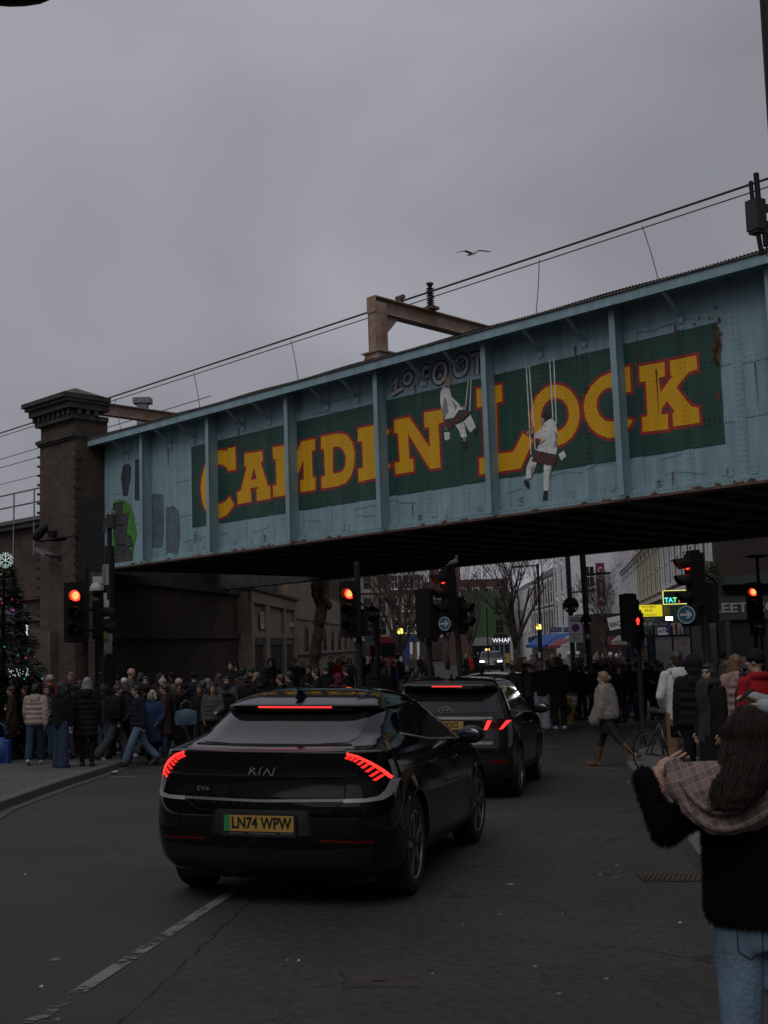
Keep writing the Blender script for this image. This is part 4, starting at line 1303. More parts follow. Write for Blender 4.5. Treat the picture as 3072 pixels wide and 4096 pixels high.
def mirror_(root, p, sgn, m_):
 mb = MB(); mb.ell(p, (.13,.10,.085), Matrix.Rotation(-0.25 * sgn, 3,'Z')); mb.bar(p + Vector((-sgn * .06,.05,-.05)), p + Vector((-sgn * .22,.10,-.09)),.08,.04)
 o = mb.build('wing_mirror', m_, root, smooth=True, sharp=60)
 g = MB(); g.ell(p + Vector((0.0,-.088,0.0)),(.105,.02,.066), Matrix.Rotation(-0.25 * sgn, 3,'Z')); g.build('mirror_glass', mat('mirror_glass',(0.10,0.11,0.12),0.05,0.9), o, smooth=True)
def number_plate(root, c, w_, h_, txt, bg_, rz=0.0, front=False, band=False, tilt=0.0, extra=None):
 P = bpy.data.objects.new('number_plate', None); COL.objects.link(P); P.parent = root; P.location = c; P.rotation_euler = (tilt, 0, rz + (PI if front else 0))
 mb = MB(); mb.box((0,0.006,-0.012 if extra else 0),(w_ + .025,.012, h_ + (0.05 if extra else .02))); mb.build('plate_surround', TRIM, P)
 mb = MB(); mb.box((0,-0.0015,0),(w_, .003, h_)); mb.build('plate', bg_, P)
 if band:
  mb = MB(); mb.box((-w_ / 2 + .021,-.0045,0),(.042,.003, h_)); mb.build('band', EVGREEN, P)
 add_text('lettering', txt, h_ * .98, Matrix.Translation((0.018 if band else 0,-.0048,0)) @ XZ() @ Matrix.Diagonal((0.80,1,1,1)), PLATE_K, P, 0.002, bold=0.003)
 if extra:
  for x, t_, s_ in extra: add_text('dealer_lettering', t_, s_, Matrix.Translation((x, -.0012,-h_ / 2 - .013)) @ XZ(), SATIN, P, 0.001)
 return P
def car_root(label, x, y, yaw, cat='car', name='car'):
 z = gz(x, y)
 cx = math.cos(yaw); sn = math.sin(yaw)
 X = Vector((cx, -sn, gz(x + cx, y - sn) - z)).normalized()
 Y = Vector((sn, cx, gz(x + sn, y + cx) - z)).normalized()
 Zv = X.cross(Y).normalized(); Y = Zv.cross(X)
 o = thing(name, label, cat, (x, y, z), rot=Matrix((X, Y, Zv)).transposed().to_euler())
 return o
# ------------------------------------------------------------------ front car: black electric crossover
def crossover():
 yaw = .2397
 root = car_root('glossy black electric crossover waiting nearest the camera, full width brake lights on',-.9925 + .035 * math.cos(yaw),8.5825 - .035 * math.sin(yaw), yaw)
 lv = [(.20,.34,4.36,.80,4,3),(.235,.20,4.50,.87,4,3),(.30,.11,4.58,.915,4.2,3),(.37,.07,4.63,.938,4.4,3),(.50,.02,4.67,.95,4.4,3.2),(.62,.012,4.68,.953,4.2,3.2),
  (.71,.018,4.66,.953,3.9,3.2),(.78,.032,4.62,.95,3.6,3.2),(.86,.052,4.55,.942,3.4,3.2),(.95,.062,4.30,.928,3.25,3.2),(1.03,.050,3.90,.905,3.2,3.2),(1.085,.035,3.62,.880,3.2,3.2),
  (1.112,.04,3.50,.866,3.2,3.2),(1.13,.13,3.42,.856,3.3,3.2),(1.16,.27,3.36,.840,3.5,3.3),(1.22,.46,3.20,.805,4,3.5),(1.29,.64,2.98,.762,4.5,3.8),(1.35,.79,2.80,.725,5,4),
  (1.382,.88,2.70,.700,5.5,4),(1.390,.81,2.66,.698,6,4),(1.415,.77,2.60,.682,6,4),(1.44,.84,2.50,.655,5.5,4),(1.48,1.03,2.38,.61,5,4),(1.515,1.26,2.24,.53,4.2,4),(1.54,1.48,2.08,.40,3.4,3.4),(1.553,1.65,1.93,.22,3,3),(1.557,1.72,1.84,.05,2.5,2.5)]
 def taper(p):       # the cabin narrows towards the tail
  k = min(1, max(0,(p.z - 1.11) / .10))
  f = min(1, max(0,(1.9 - p.y) / 1.3))
  p.x *= 1 - 0.12 * k * f * f
 shell, bvh = car_shell(lv, (.955,3.855),.37, taper, rear=(.36,.40,.12))
 link('body', shell, root)
 P = lambda n_, poly, ax, sg, off, m_, **k: patch(n_, bvh, poly, ax, sg, off, m_, root, **k)
 # rear glass under the spoiler, black side returns
 rg_ = [(-.56,1.162),(-.3,1.152),(.3,1.152),(.56,1.162),(.60,1.19),(.585,1.30),(.56,1.368),(.2,1.376),(-.2,1.376),(-.56,1.368),(-.585,1.30),(-.60,1.19)]
 P('rear_window', rg_, 1,-1,.004, GLASS)
 # lamp bar along the tail edge, arched side lamps with fins
 bar = [(-.60,1.128),(-.2,1.120),(.2,1.120),(.60,1.128),(.60,1.112),(.2,1.104),(-.2,1.104),(-.60,1.112)]
 P('tail_edge', bar, 1,-1,.006, mat('dim_red_strip',(0.05,0.002,0.003),0.3))
 lid = [(-.60,1.098),(0,1.092),(.60,1.098),(.60,.83),(.575,.805),(0,.79),(-.575,.805),(-.60,.83)]
 P('boot_panel', lid, 1,-1,.004, PIANO)
 for sx in (1,-1):
  cl = [(.612,1.092),(.69,1.070),(.77,1.022),(.85,.955),(.886,.915),(.875,.845),(.82,.80),(.70,.785),(.612,.785)]
  P('lamp_housing', cl, 1,-1,.003, PIANO, mirror=sx < 0)
  arch = [(.618,1.106),(.69,1.088),(.77,1.042),(.84,.985),(.890,.925),(.880,.912),(.829,.970),(.76,1.026),(.685,1.072),(.618,1.090)]
  P('tail_lamp', arch, 1,-1,.010, REDHOT, mirror=sx < 0, step=.02)
  fins = MB()
  tl = [(.63,1.082,.03),(.66,1.074,.034),(.69,1.064,.04),(.72,1.046,.048),(.75,1.026,.056),(.782,1.001,.064),(.812,.972,.072),(.840,.946,.080)]
  for x, z, L_ in tl:
   pl = [(x + .016, z - .004),(x - .004, z + .004),(x - L_ * .62 - .010, z - L_ * .42),(x - L_ * .62 + .010, z - L_ * .42 - .010)]
   P('lamp_fin', pl, 1,-1,.009, REDLIT, mirror=sx < 0, step=.03)
  sv = [(.886,.910),(.916,.905),(.910,.85),(.892,.80),(.85,.772),(.75,.762),(.60,.758),(.60,.784),(.75,.788),(.825,.800),(.862,.838)]
  P('silver_trim', sv, 1,-1,.009, mat('frosted_silver_trim',(0.34,0.32,0.335),0.45,0.3), mirror=sx < 0, step=.025)  # plain frosted silver, no emission
  P('reflector',[(.43,.505),(.80,.495),(.80,.48),(.43,.487)],1,-1,.003, REDREF, mirror=sx < 0)
 P('silver_strip',[(-.60,.784),(0,.774),(.60,.784),(.60,.766),(0,.756),(-.60,.766)],1,-1,.007, mat('dull_satin_trim',(.15,.15,.155),.4,.6))
 for ln in ([(.606,1.10),(.606,.77),(.50,.70),(.40,.695)],[(-.606,1.10),(-.606,.77),(-.50,.70),(-.40,.695)],[(-.60,1.150),(0,1.143),(.60,1.150)]): P('panel_gap', line_poly(ln, .007),1,-1,.0045, GAP, step=.04)
 # lower bumper in matt plastic, plate recess with ribs
 P('plate_recess',[(-.33,.705),(.33,.705),(.365,.53),(-.365,.53)],1,-1,.003, TRIM)
 P('lower_bumper',[(-.80,.45),(-.4,.43),(.4,.43),(.80,.45),(.74,.27),(.5,.245),(-.5,.245),(-.74,.27)],1,-1,.003, TRIM)
 for sx in (-1,1):
  for k in range(5):
   x = sx * (.292 + .014 * k)
   P('rib',[(x, .70),(x + .005,.70),(x + .005 + sx * .03,.535),(x + sx * .03,.535)],1,-1,.006, mat('rib_plastic',(0.02,0.02,0.021),0.4))
 hp = bvh.ray_cast(Vector((0,-5,.613)), Vector((0,1,0)))[0]
 number_plate(root, (0, hp.y - .022,.613),.52,.111,'LN74 WPW', PLATE_Y, band=True, tilt=0.05, extra=[(-.17,'kialondon.co.uk',.016),(0.03,'Humming Bird Motors',.022),(.20,'020 8200 2200',.015)])
 # badge and model lettering
 hb = bvh.ray_cast(Vector((0,-5,.97)), Vector((0,1,0)))[0]
 bm_ = MB()
 st = [[(-.097,.945),(-.083,.994)],[(-.090,.964),(-.050,.994)],[(-.074,.974),(-.040,.945)],[(-.022,.945),(-.008,.994)],[(.012,.945),(.044,.994)],[(.040,.994),(.064,.948)],[(.060,.948),(.084,.948)],[(.080,.945),(.098,.994)]]
 for s_ in st: bm_.prism(ribbon(s_, .0095), XZ(0, hb.y - .014,0),.008)
 bm_.build('badge', CHROME, root)
 h6 = bvh.ray_cast(Vector((-.46,-5,.842)), Vector((0,1,0)))[0]
 add_text('model_lettering','EV6',.055, Matrix.Translation((-.455, h6.y - .019,.842)) @ Matrix.Rotation(-.10,4,'Z') @ XZ() @ Matrix.Diagonal((1.15,.85,1,1)), CHROME, root, .004)
 # spoiler brake lamp and an added ledge that keeps its red off the glass
 for k_, (nm, z_, ln, hw_, h_, m2) in enumerate((('added_lamp_shield',1.392,.022,.50,.010, PIANO),('brake_lamp',1.4065,.008,.30,.012, REDHOT))):
  mb = MB()
  rows = []
  for i in range(25):
   x = -hw_ + 2 * hw_ * i / 24
   hh = bvh.ray_cast(Vector((x, -5,1.412)), Vector((0,1,0)))[0]
   y = hh.y
   rows.append([Vector((x, y + .02, z_ - h_ / 2)), Vector((x, y - ln, z_ - h_ / 2)), Vector((x, y - ln, z_ + h_ / 2)), Vector((x, y + .02, z_ + h_ / 2))])
  mb.loft(rows); mb.build(nm, m2, root, fix=True)
 # side glass
 for sx in (1,-1):
  dlo = [(1.12,1.20),(1.75,1.135),(2.35,1.105),(2.95,1.075),(3.20,1.07),(2.92,1.19),(2.60,1.315),(2.35,1.385),(2.0,1.415),(1.65,1.412),(1.42,1.365),(1.26,1.29)]
  P('side_window', dlo, 0, sx, .003, GLASS)
  P('quarter_trim',[(.66,1.165),(1.08,1.20),(1.22,1.29),(1.0,1.315),(.80,1.26)],0, sx, .0025, PIANO)
  P('pillar', line_poly([(2.02,1.12),(1.93,1.415)],.07),0, sx, .005, PIANO)
  P('pillar', line_poly([(1.30,1.19),(1.42,1.34)],.03),0, sx, .005, PIANO)
  P('window_frame', line_poly([(1.10,1.195),(1.75,1.128),(2.35,1.098),(3.2,1.062)],.012),0, sx, .006, SATIN)
  P('window_frame', line_poly([(1.24,1.30),(1.42,1.378),(1.65,1.424),(2.0,1.428),(2.35,1.398),(2.62,1.325),(2.95,1.195),(3.18,1.09)],.014),0, sx, .006, PIANO)
  for ln in ([(2.10,1.10),(2.14,.60),(2.10,.36)],[(1.44,1.14),(1.36,.85),(1.52,.55),(1.60,.36)],[(3.22,1.05),(3.20,.70),(3.17,.33)]):
   P('panel_gap', line_poly(ln, .007),0, sx, .0012, GAP, step=.05)
  P('sill',[(1.38,.36),(3.42,.30),(3.40,.22),(1.36,.22)],0, sx, .006, TRIM)
  P('sill_strip', line_poly([(1.40,.375),(2.4,.335),(3.42,.31)],.012),0, sx, .009, mat('dark_chrome',(0.12,0.12,0.13),0.25,0.9))
  handle(root, bvh, 1.66,.945, sx, CARBLACK); handle(root, bvh, 2.55,.925, sx, CARBLACK)
  mirror_(root, Vector((sx * 1.02,2.98,1.105)), sx, CARBLACK)
  wheel(root, sx * .935,.955,.37,.235,5,.255, style=0)
  wheel(root, sx * .935,3.855,.37,.235,5,.255, style=0, steer=-0.06)
 # roof details
 top = bvh.ray_cast(Vector((0,.98,5)), Vector((0,0,-1)))[0]
 fn = MB(); fn.loft([[Vector((x * w_, .98 + y, top.z - .005 + h)) for x, y in ((-1,-.10),(1,-.10),(1,.08 - h * 1.4),(-1,.08 - h * 1.4))] for w_, h in ((.028,0),(.018,.03),(.007,.065),(.003,.075))]); fn.build('roof_aerial', PIANO, root, smooth=True, sharp=45)
 P('glass_roof',[(-.48,1.35),(.48,1.35),(.5,2.1),(.44,2.42),(-.44,2.42),(-.5,2.1)],2,1,.003, GLASS)
 P('windscreen',[(-.50,2.55),(.50,2.55),(.70,3.28),(-.70,3.28)],2,1,.003, GLASS)
 un = MB(); un.box((0,2.4,.22),(1.5,4.0,.10)); un.build('underbody', TRIM, root)
 return root
crossover()
# ------------------------------------------------------------------ second car: dark SUV
def suv():
 yaw = .2252
 root = car_root('dark grey SUV waiting ahead of the black crossover, slanted twin tail lamps lit',.6521 + .05 * math.cos(yaw),16.1005 - .05 * math.sin(yaw), yaw)
 lv = [(.24,.30,4.2,.80,4.5,3),(.28,.16,4.36,.87,4.5,3),(.38,.08,4.44,.91,4.8,3),(.55,.02,4.49,.925,4.8,3.2),(.68,.0,4.5,.93,4.6,3.2),(.80,.03,4.47,.93,4.5,3.2),(.92,.06,4.42,.925,4.3,3.2),
  (1.02,.07,4.15,.91,4.2,3.2),(1.08,.08,3.75,.895,4.2,3.2),(1.14,.13,3.5,.87,4.3,3.3),(1.25,.22,3.25,.82,4.8,3.6),(1.38,.34,3.0,.755,5.2,4),(1.47,.42,2.84,.71,5.6,4),(1.485,.30,2.8,.705,6,4),(1.53,.28,2.7,.68,6,4),(1.57,.42,2.55,.64,5,4),(1.61,.7,2.35,.56,4.5,4),(1.64,1.1,2.1,.38,3.5,3.4),(1.652,1.5,1.75,.10,2.5,2.5)]
 shell, bvh = car_shell(lv, (.90,3.58),.36, rear=(.28,.32,.08))
 link('body', shell, root, [CARGREY, TRIM])
 P = lambda n_, poly, ax, sg, off, m_, **k: patch(n_, bvh, poly, ax, sg, off, m_, root, **k)
 P('rear_window',[(-.68,1.16),(0,1.145),(.68,1.16),(.70,1.20),(.63,1.44),(.3,1.462),(-.3,1.462),(-.63,1.44),(-.70,1.20)],1,-1,.004, GLASS)
 P('light_band',[(-.90,1.10),(.90,1.10),(.90,1.075),(-.90,1.075)],1,-1,.006, PIANO)
 for sx in (1,-1):
  P('lamp_housing',[(.50,1.07),(.895,1.07),(.86,.985),(.74,.915),(.55,.905)],1,-1,.004, mat('dark_red_lens',(0.04,0.003,0.004),0.15), mirror=sx < 0)
  P('tail_lamp',[(.575,1.055),(.635,1.055),(.575,.935),(.525,.930)],1,-1,.010, REDHOT, mirror=sx < 0)
  P('tail_lamp',[(.815,1.055),(.870,1.055),(.775,.945),(.725,.935)],1,-1,.010, REDHOT, mirror=sx < 0)
  P('reflector',[(.56,.545),(.86,.545),(.84,.50),(.58,.498)],1,-1,.005, REDREF, mirror=sx < 0)
  P('side_window',[(.55,1.20),(1.4,1.15),(3.0,1.11),(3.05,1.13),(2.6,1.40),(2.2,1.49),(1.2,1.50),(.75,1.40)],0, sx, .003, GLASS)
  P('window_frame', line_poly([(.50,1.19),(1.4,1.14),(3.05,1.10)],.014),0, sx, .006, SATIN)
  P('quarter_strip', line_poly([(.52,1.18),(.66,1.36),(.78,1.45)],.02),0, sx, .006, SATIN)
  P('pillar', line_poly([(1.95,1.13),(1.9,1.49)],.07),0, sx, .005, PIANO)
  for ln in ([(1.98,1.12),(2.0,.40)],[(1.25,1.14),(1.35,.75),(1.5,.42)],[(3.05,1.08),(3.0,.40)]):
   P('panel_gap', line_poly(ln, .008),0, sx, .0012, GAP, step=.05)
  P('sill',[(1.32,.42),(3.15,.40),(3.15,.26),(1.32,.26)],0, sx, .006, TRIM)
  handle(root, bvh, 1.5,.98, sx, CARGREY); handle(root, bvh, 2.4,.96, sx, CARGREY)
  mirror_(root, Vector((sx * 1.03,2.85,1.16)), sx, CARGREY)
  wheel(root, sx * .925,.90,.36,.23,5,.24); wheel(root, sx * .925,3.58,.36,.23,5,.24)
  rr = MB(); rr.tube([(sx * .60,.62,1.585),(sx * .60,.75,1.625),(sx * .585,2.3,1.645),(sx * .57,2.5,1.60)],.014,6); rr.build('roof_rail', TRIM, root, smooth=True)
 P('rear_bumper',[(-.86,.60),(.86,.60),(.86,.30),(.6,.27),(-.6,.27),(-.86,.30)],1,-1,.003, TRIM)
 P('skid_plate',[(-.5,.42),(.5,.42),(.45,.33),(-.45,.33)],1,-1,.008, mat('dull_silver',(0.09,0.09,0.095),0.5,.5))
 for nm, z_, ln, hw_, h_, m2 in (('added_lamp_shield',1.490,.03,.5,.012, PIANO),('brake_lamp',1.506,.008,.21,.014, REDHOT)):  # ledge added below the brake lamp to block its reflection in the rear window
  mb = MB(); rows = []
  for i in range(21):
   x = -hw_ + 2 * hw_ * i / 20; y = bvh.ray_cast(Vector((x, -5,1.51)), Vector((0,1,0)))[0].y
   rows.append([Vector((x, y + .02, z_ - h_ / 2)), Vector((x, y - ln, z_ - h_ / 2)), Vector((x, y - ln, z_ + h_ / 2)), Vector((x, y + .02, z_ + h_ / 2))])
  mb.loft(rows); mb.build(nm, m2, root, fix=True)
 hb = bvh.ray_cast(Vector((0,-5,1.185)), Vector((0,1,0)))[0]
 bm_ = MB()
 el = [(.085 * math.cos(2 * PI * k / 28),1.19 + .048 * math.sin(2 * PI * k / 28)) for k in range(29)]
 bm_.prism(ribbon(el, .010), XZ(0, hb.y - .02,0),.008)
 for s_ in ([(-.045,1.155),(-.022,1.225)],[(.022,1.155),(.045,1.225)],[(-.035,1.185),(.035,1.195)]): bm_.prism(ribbon(s_, .014), XZ(0, hb.y - .02,0),.008)
 bm_.build('badge', CHROME, root)
 add_text('model_lettering','TUCSON',.055, Matrix.Translation((.50,.045,.83)) @ XZ(), CHROME, root, .004)
 hp = bvh.ray_cast(Vector((0,-5,.98)), Vector((0,1,0)))[0]
 number_plate(root, (0, hp.y - .02,.99),.52,.111,'LK70 YXG', PLATE_Y)
 top = bvh.ray_cast(Vector((0,.75,5)), Vector((0,0,-1)))[0]
 fn = MB(); fn.loft([[Vector((x * w_, .75 + y, top.z - .005 + h)) for x, y in ((-1,-.10),(1,-.10),(1,.08 - h * 1.4),(-1,.08 - h * 1.4))] for w_, h in ((.028,0),(.018,.03),(.007,.065))]); fn.build('roof_aerial', PIANO, root, smooth=True, sharp=45)
 P('windscreen',[(-.52,2.75),(.52,2.75),(.72,3.4),(-.72,3.4)],2,1,.003, GLASS)
 un = MB(); un.box((0,2.2,.27),(1.5,3.8,.10)); un.build('underbody', TRIM, root)
suv()
# ------------------------------------------------------------------ oncoming SUV far up the street and a silver hatchback
def oncoming():
 p = at(1972,2688,92)
 root = car_root('dark green grey off-road SUV driving towards the camera with headlamps on', p.x + .3,92 + 4.3, PI + 0.10)
 root.location.z = gz(p.x, 92)
 lv = [(.30,.25,4.3,.85,5,4),(.36,.08,4.45,.92,5,4),(.6,.0,4.55,.95,5,4),(.9,.02,4.52,.95,5,4),(1.05,.05,4.35,.94,5,4),(1.12,.08,3.6,.93,5,4),(1.2,.12,3.3,.9,5,4),(1.5,.35,2.9,.80,5,4),(1.68,.5,2.6,.74,5,4),(1.74,.8,2.3,.6,4,4),(1.76,1.3,1.9,.2,3,3)]
 shell, bvh = car_shell(lv, (.9,3.6),.38, m_=3, N=70)
 link('body', shell, root, [CARDARK, TRIM])
 P = lambda n_, poly, ax, sg, off, m_, **k: patch(n_, bvh, poly, ax, sg, off, m_, root, step=.08, **k)
 P('windscreen',[(-.74,1.20),(.74,1.20),(.64,1.62),(-.64,1.62)],1,1,.005, GLASS)
 P('grille',[(-.42,1.0),(.42,1.0),(.42,.86),(-.42,.86)],1,1,.006, PIANO)
 P('lower_grille',[(-.6,.62),(.6,.62),(.55,.42),(-.55,.42)],1,1,.006, TRIM)
 hl = mat('lit_headlamp',(0.8,0.8,0.8),0.3, emit=(1.0,1.0,0.92), estr=5.0)
 for sx in (1,-1):
  P('headlamp',[(.50,1.0),(.86,.99),(.84,.90),(.52,.88)],1,1,.008, hl, mirror=sx < 0)
  P('side_window',[(.6,1.22),(3.0,1.18),(2.7,1.55),(2.4,1.62),(.9,1.62)],0, sx, .004, GLASS)
  mirror_(root, Vector((sx * 1.05,2.9,1.2)), sx, CARDARK)
  wheel(root, sx * .95,.9,.38,.24,5,.26); wheel(root, sx * .95,3.6,.38,.24,5,.26)
  rr = MB(); rr.tube([(sx * .62,.7,1.78),(sx * .62,2.3,1.80)],.02,6); rr.build('roof_rail', TRIM, root)
 number_plate(root, (0,4.575,.74),.52,.111,'GF22 WOK', PLATE_W, front=True)
oncoming()
def hatch():
 root = car_root('silver hatchback half hidden behind the people waiting on the traffic island',2.2,36.9,2.15)
 lv = [(.20,.25,3.9,.78,4,3),(.28,.10,4.02,.85,4,3),(.5,.02,4.1,.885,4,3),(.68,.0,4.08,.89,4,3),(.80,.04,3.95,.88,4,3),(.9,.06,3.5,.87,4,3),(.96,.10,3.1,.85,4,3),(1.1,.22,2.8,.80,4,3.5),(1.3,.42,2.4,.70,4.5,4),(1.42,.6,2.1,.62,4.5,4),(1.47,1.0,1.7,.4,3,3),(1.48,1.3,1.5,.1,2.5,2.5)]
 shell, bvh = car_shell(lv, (.75,3.25),.31, m_=3, N=80)
 link('body', shell, root, [CARSILV, TRIM])
 P = lambda n_, poly, ax, sg, off, m_, **k: patch(n_, bvh, poly, ax, sg, off, m_, root, step=.06, **k)
 P('windscreen',[(-.72,1.0),(.72,1.0),(.60,1.36),(-.60,1.36)],1,1,.005, GLASS)
 P('grille',[(-.5,.52),(.5,.52),(.45,.34),(-.45,.34)],1,1,.005, TRIM)
 for sx in (1,-1):
  P('headlamp',[(.50,.76),(.80,.78),(.82,.66),(.55,.62)],1,1,.006, mat('headlamp_glass',(0.10,0.105,0.11),0.08), mirror=sx < 0)
  P('side_window',[(.5,1.04),(2.85,.99),(2.3,1.32),(1.8,1.38),(.8,1.34)],0, sx, .004, GLASS)
  mirror_(root, Vector((sx * .98,2.6,1.02)), sx, CARSILV)
  wheel(root, sx * .885,.75,.31,.2,5,.21); wheel(root, sx * .885,3.25,.31,.2,5,.21)
 number_plate(root, (0,4.12,.45),.52,.111,'LR09 KXE', PLATE_W, front=True)
hatch()
# ================================================================== buildings
PANE = mat('dark_window_glass',(0.012,0.014,0.016),0.08, spec=0.6)
WHITE = mat('white_stucco',(0.62,0.62,0.65),0.85, var=0.16, scale=1.5)
CREAM = mat('cream_stucco',(0.52,0.46,0.37),0.85, var=0.18, scale=1.5)
WPAINT = mat('white_window_paint',(0.62,0.62,0.64),0.6, var=0.1)
BROWNB = brick_mat('brown_brick',(0.17,0.118,0.080),(0.11,0.076,0.055),(0.12,0.105,0.09), stain=0.35)
REDB = brick_mat('red_brown_brick',(0.16,0.072,0.057),(0.11,0.054,0.043),(0.11,0.085,0.075), stain=0.35)
SLATE = mat('slate_roof',(0.05,0.052,0.058),0.7, var=0.3)
VOID = MATS['dark_void']
GREENP = mat('green_render',(0.042,0.092,0.038),0.85, var=0.2, scale=0.9)
def block(name, label, origin, d, cat='building', group=None):
 """building root: local x along the facade (direction d), facade on y = 0 facing -y"""
 return thing(name, label, cat, (origin[0], origin[1], gz(*origin)), rz=math.atan2(d[1], d[0]), group=group)
WCACHE = {}
def window(root, x, z, w_, h_, fm, style='sash', name='window'):
 k = (round(w_, 2), round(h_, 2), fm.name, style)
 if k not in WCACHE:
  f, p = MB(), MB()
  t = 0.09
  if style in ('surround','ped'):
   f.box((-w_ / 2 - .14,-.01,0),(.26,.07, h_ + .1)); f.box((w_ / 2 + .14,-.01,0),(.26,.07, h_ + .1)); f.box((0,-.03, h_ / 2 + .16),(w_ + .62,.11,.28)); f.box((0,-.03,-h_ / 2 - .1),(w_ + .5,.12,.14))
   if style == 'ped': f.add([(-w_ / 2 - .4,-.12, h_ / 2 + .3),(w_ / 2 + .4,-.12, h_ / 2 + .3),(0,-.12, h_ / 2 + .75),(-w_ / 2 - .4,0, h_ / 2 + .3),(w_ / 2 + .4,0, h_ / 2 + .3),(0,0, h_ / 2 + .75)],[(0,1,2),(5,4,3),(0,2,5,3),(1,4,5,2),(0,3,4,1)])
  if style != 'arch':
   for sx in (-1,1): f.box((sx * (w_ / 2 - t / 2),-.02,0),(t, .05, h_))
   f.box((0,-.021, h_ / 2 - t / 2),(w_, .05, t)); f.box((0,-.021,-h_ / 2 + t / 2),(w_, .06, t)); f.box((0,-.03,0),(w_ - .1,.05,.07))
   if style == 'sash': f.box((0,-.06,-h_ / 2 - .06),(w_ + .3,.2,.10))
   if style == 'sash': f.box((0,-.02,0),(.035,.05, h_ - .1))
   p.box((0,0.0,0),(w_ - .06,.02, h_ - .06))
  else:
   pl = [(-w_ / 2,-h_ / 2),(w_ / 2,-h_ / 2),(w_ / 2, h_ * .1),(w_ * .36, h_ * .3),(w_ * .18, h_ * .43),(0, h_ / 2),(-w_ * .18, h_ * .43),(-w_ * .36, h_ * .3),(-w_ / 2, h_ * .1)]
   p.prism(pl, XZ(0,.005,0),.02)
   f.prism(ribbon(pl[1:] + pl[:2],.10), XZ(0,.0,0),.05)
  fm_, pm_ = f.mesh('window'), p.mesh('pane')
  fm_.materials.append(fm); pm_.materials.append(PANE)
  WCACHE[k] = (fm_, pm_)
 a, b = WCACHE[k]
 o = link(name, a, root, loc=(x, -.01, z))
 link('pane', b, o)
 return o
def sign_box(root, name, x, z, w_, h_, m_, txt=None, tm=None, ts=None, y=-.06, d=.12, **k):
 mb = MB(); mb.box((x, y, z),(w_, d, h_)); o = mb.build(name, m_, root)
 if txt: add_text('lettering', txt, ts or h_ * .7, Matrix.Translation((x, y - d / 2 - .004, z)) @ XZ(), tm, o, .006, **k)
 return o
LETW = mat('white_lettering',(0.5,0.5,0.5),0.6)
LETK = mat('dark_lettering',(0.012,0.012,0.014),0.6)
# --- left: stock brick warehouse with pointed windows, and its low wing
D_L = (.062,1.0)
OL = (-5.78,49.5)
nL = math.hypot(*D_L)
wing = block('brick_wing','low stock brick building with mossy top and two dark doorways beyond the bridge', OL, D_L)
mb = MB(); mb.box((6.9,1.5,2.4),(13.8,3.0,4.9))
for x, ww in ((2.15,2.9),(7.0,4.3)): pass
for x, ww in ((.35,.7),(4.2,1.2),(9.45,.6),(13.3,.9)): mb.box((x, -.07,2.4),(ww, .15,4.9))
mb.box((6.9,-.08,4.6),(13.8,.18,.55)); mb.box((6.9,-.05,3.0),(13.8,.1,.25)); mb.build('wall', STOCK, wing)
mb = MB(); mb.box((6.9,.0,4.92),(13.9,.6,.12)); mb.build('mossy_coping', mat('moss',(0.055,0.07,0.02),0.95, var=0.4), wing)
for x, ww in ((2.15,2.6),(7.0,4.0),(11.4,2.4)):
 mb = MB(); mb.box((x, -.012,1.3),(ww, .03,2.6)); mb.build('doorway', VOID, wing)
for x, ww, tx in ((2.15,2.6,'BAR DELI'),(7.0,4.0,'')):
 sign_box(wing, 'fascia', x, 2.75, ww, .42, mat('dark_fascia',(0.02,0.02,0.02),0.6), tx or None, mat('dim_lettering',(0.16,0.16,0.16),.7),.3, y=-.05, d=.07)
po = thing('wall_poster','white printed poster on the brick wing wall','poster', Vector(OL + (0,)) + Vector((0.062,1,0)) * 2.9 + Vector((0.10,0, zat(1022,2482,52))), rz=math.atan2(1,.062))
mb = MB(); mb.box((0,0,0),(.95,.03,.72)); mb.build('sheet', mat('poster_paper',(0.4,0.4,0.4),.8), po)
for i, (t_, z_) in enumerate((('CAN YOU',.22),('SEE IT',.06),('NOW',-.10))): add_text('lettering', t_, .17, Matrix.Translation((0,-.018, z_)) @ XZ(), LETK, po, .003)
hd = block('graffiti_hoarding','grey hoarding covered in black and white spray paint above the brick wing',(OL[0] - .6, OL[1]), D_L, 'hoarding')
mb = MB(); mb.box((6.9,.3,5.9),(13.8,.08,1.9)); mb.build('boards', mat('weathered_boards',(0.07,0.07,0.075),.9, var=.4, scale=2), hd)
sw = MB(); rg = random.Random(8)
for k in range(26):
 x, z = rg.uniform(.3,13), rg.uniform(5.2,6.6)
 pts = [(x, z)]
 for q in range(5): pts.append((pts[-1][0] + rg.uniform(-.5,.7), min(6.75, max(5.1, pts[-1][1] + rg.uniform(-.6,.6)))))
 sw.prism(ribbon(pts, .10), XZ(0,.252 - .0004 * k, 0),.0002, k % 2)
sw.build('spray_scribble',[mat('white_spray',(0.28,0.28,0.28),.8), LETK], hd)
wh = block('brick_warehouse','long stock brick warehouse with a row of small pointed windows',(OL[0] + .062 * 13.8 - .35, OL[1] + 13.8), D_L)
mb = MB(); mb.box((19.5,4,6.5),(39,8,13.4)); mb.box((19.5,-.03,4.15),(39,.12,.28)); mb.build('wall', STOCK, wh)
mb = MB(); mb.box((19.5,-.06,2.06),(39,.2,.18)); mb.build('stone_sill_band', mat('pale_stone',(0.20,0.18,0.15),.9, var=.25), wh)
for k in range(8): window(wh, 2.6 + 4.75 * k, 3.0 - .25,1.5,1.75, BROWNB, 'arch')
for k in range(14): window(wh, 15.0 + 1.7 * k, 7.0,.9,2.4, BROWNB, 'plain')
cam_ = thing('security_camera','white security camera on the corner of the brick warehouse','camera', at(1160,2500,62))
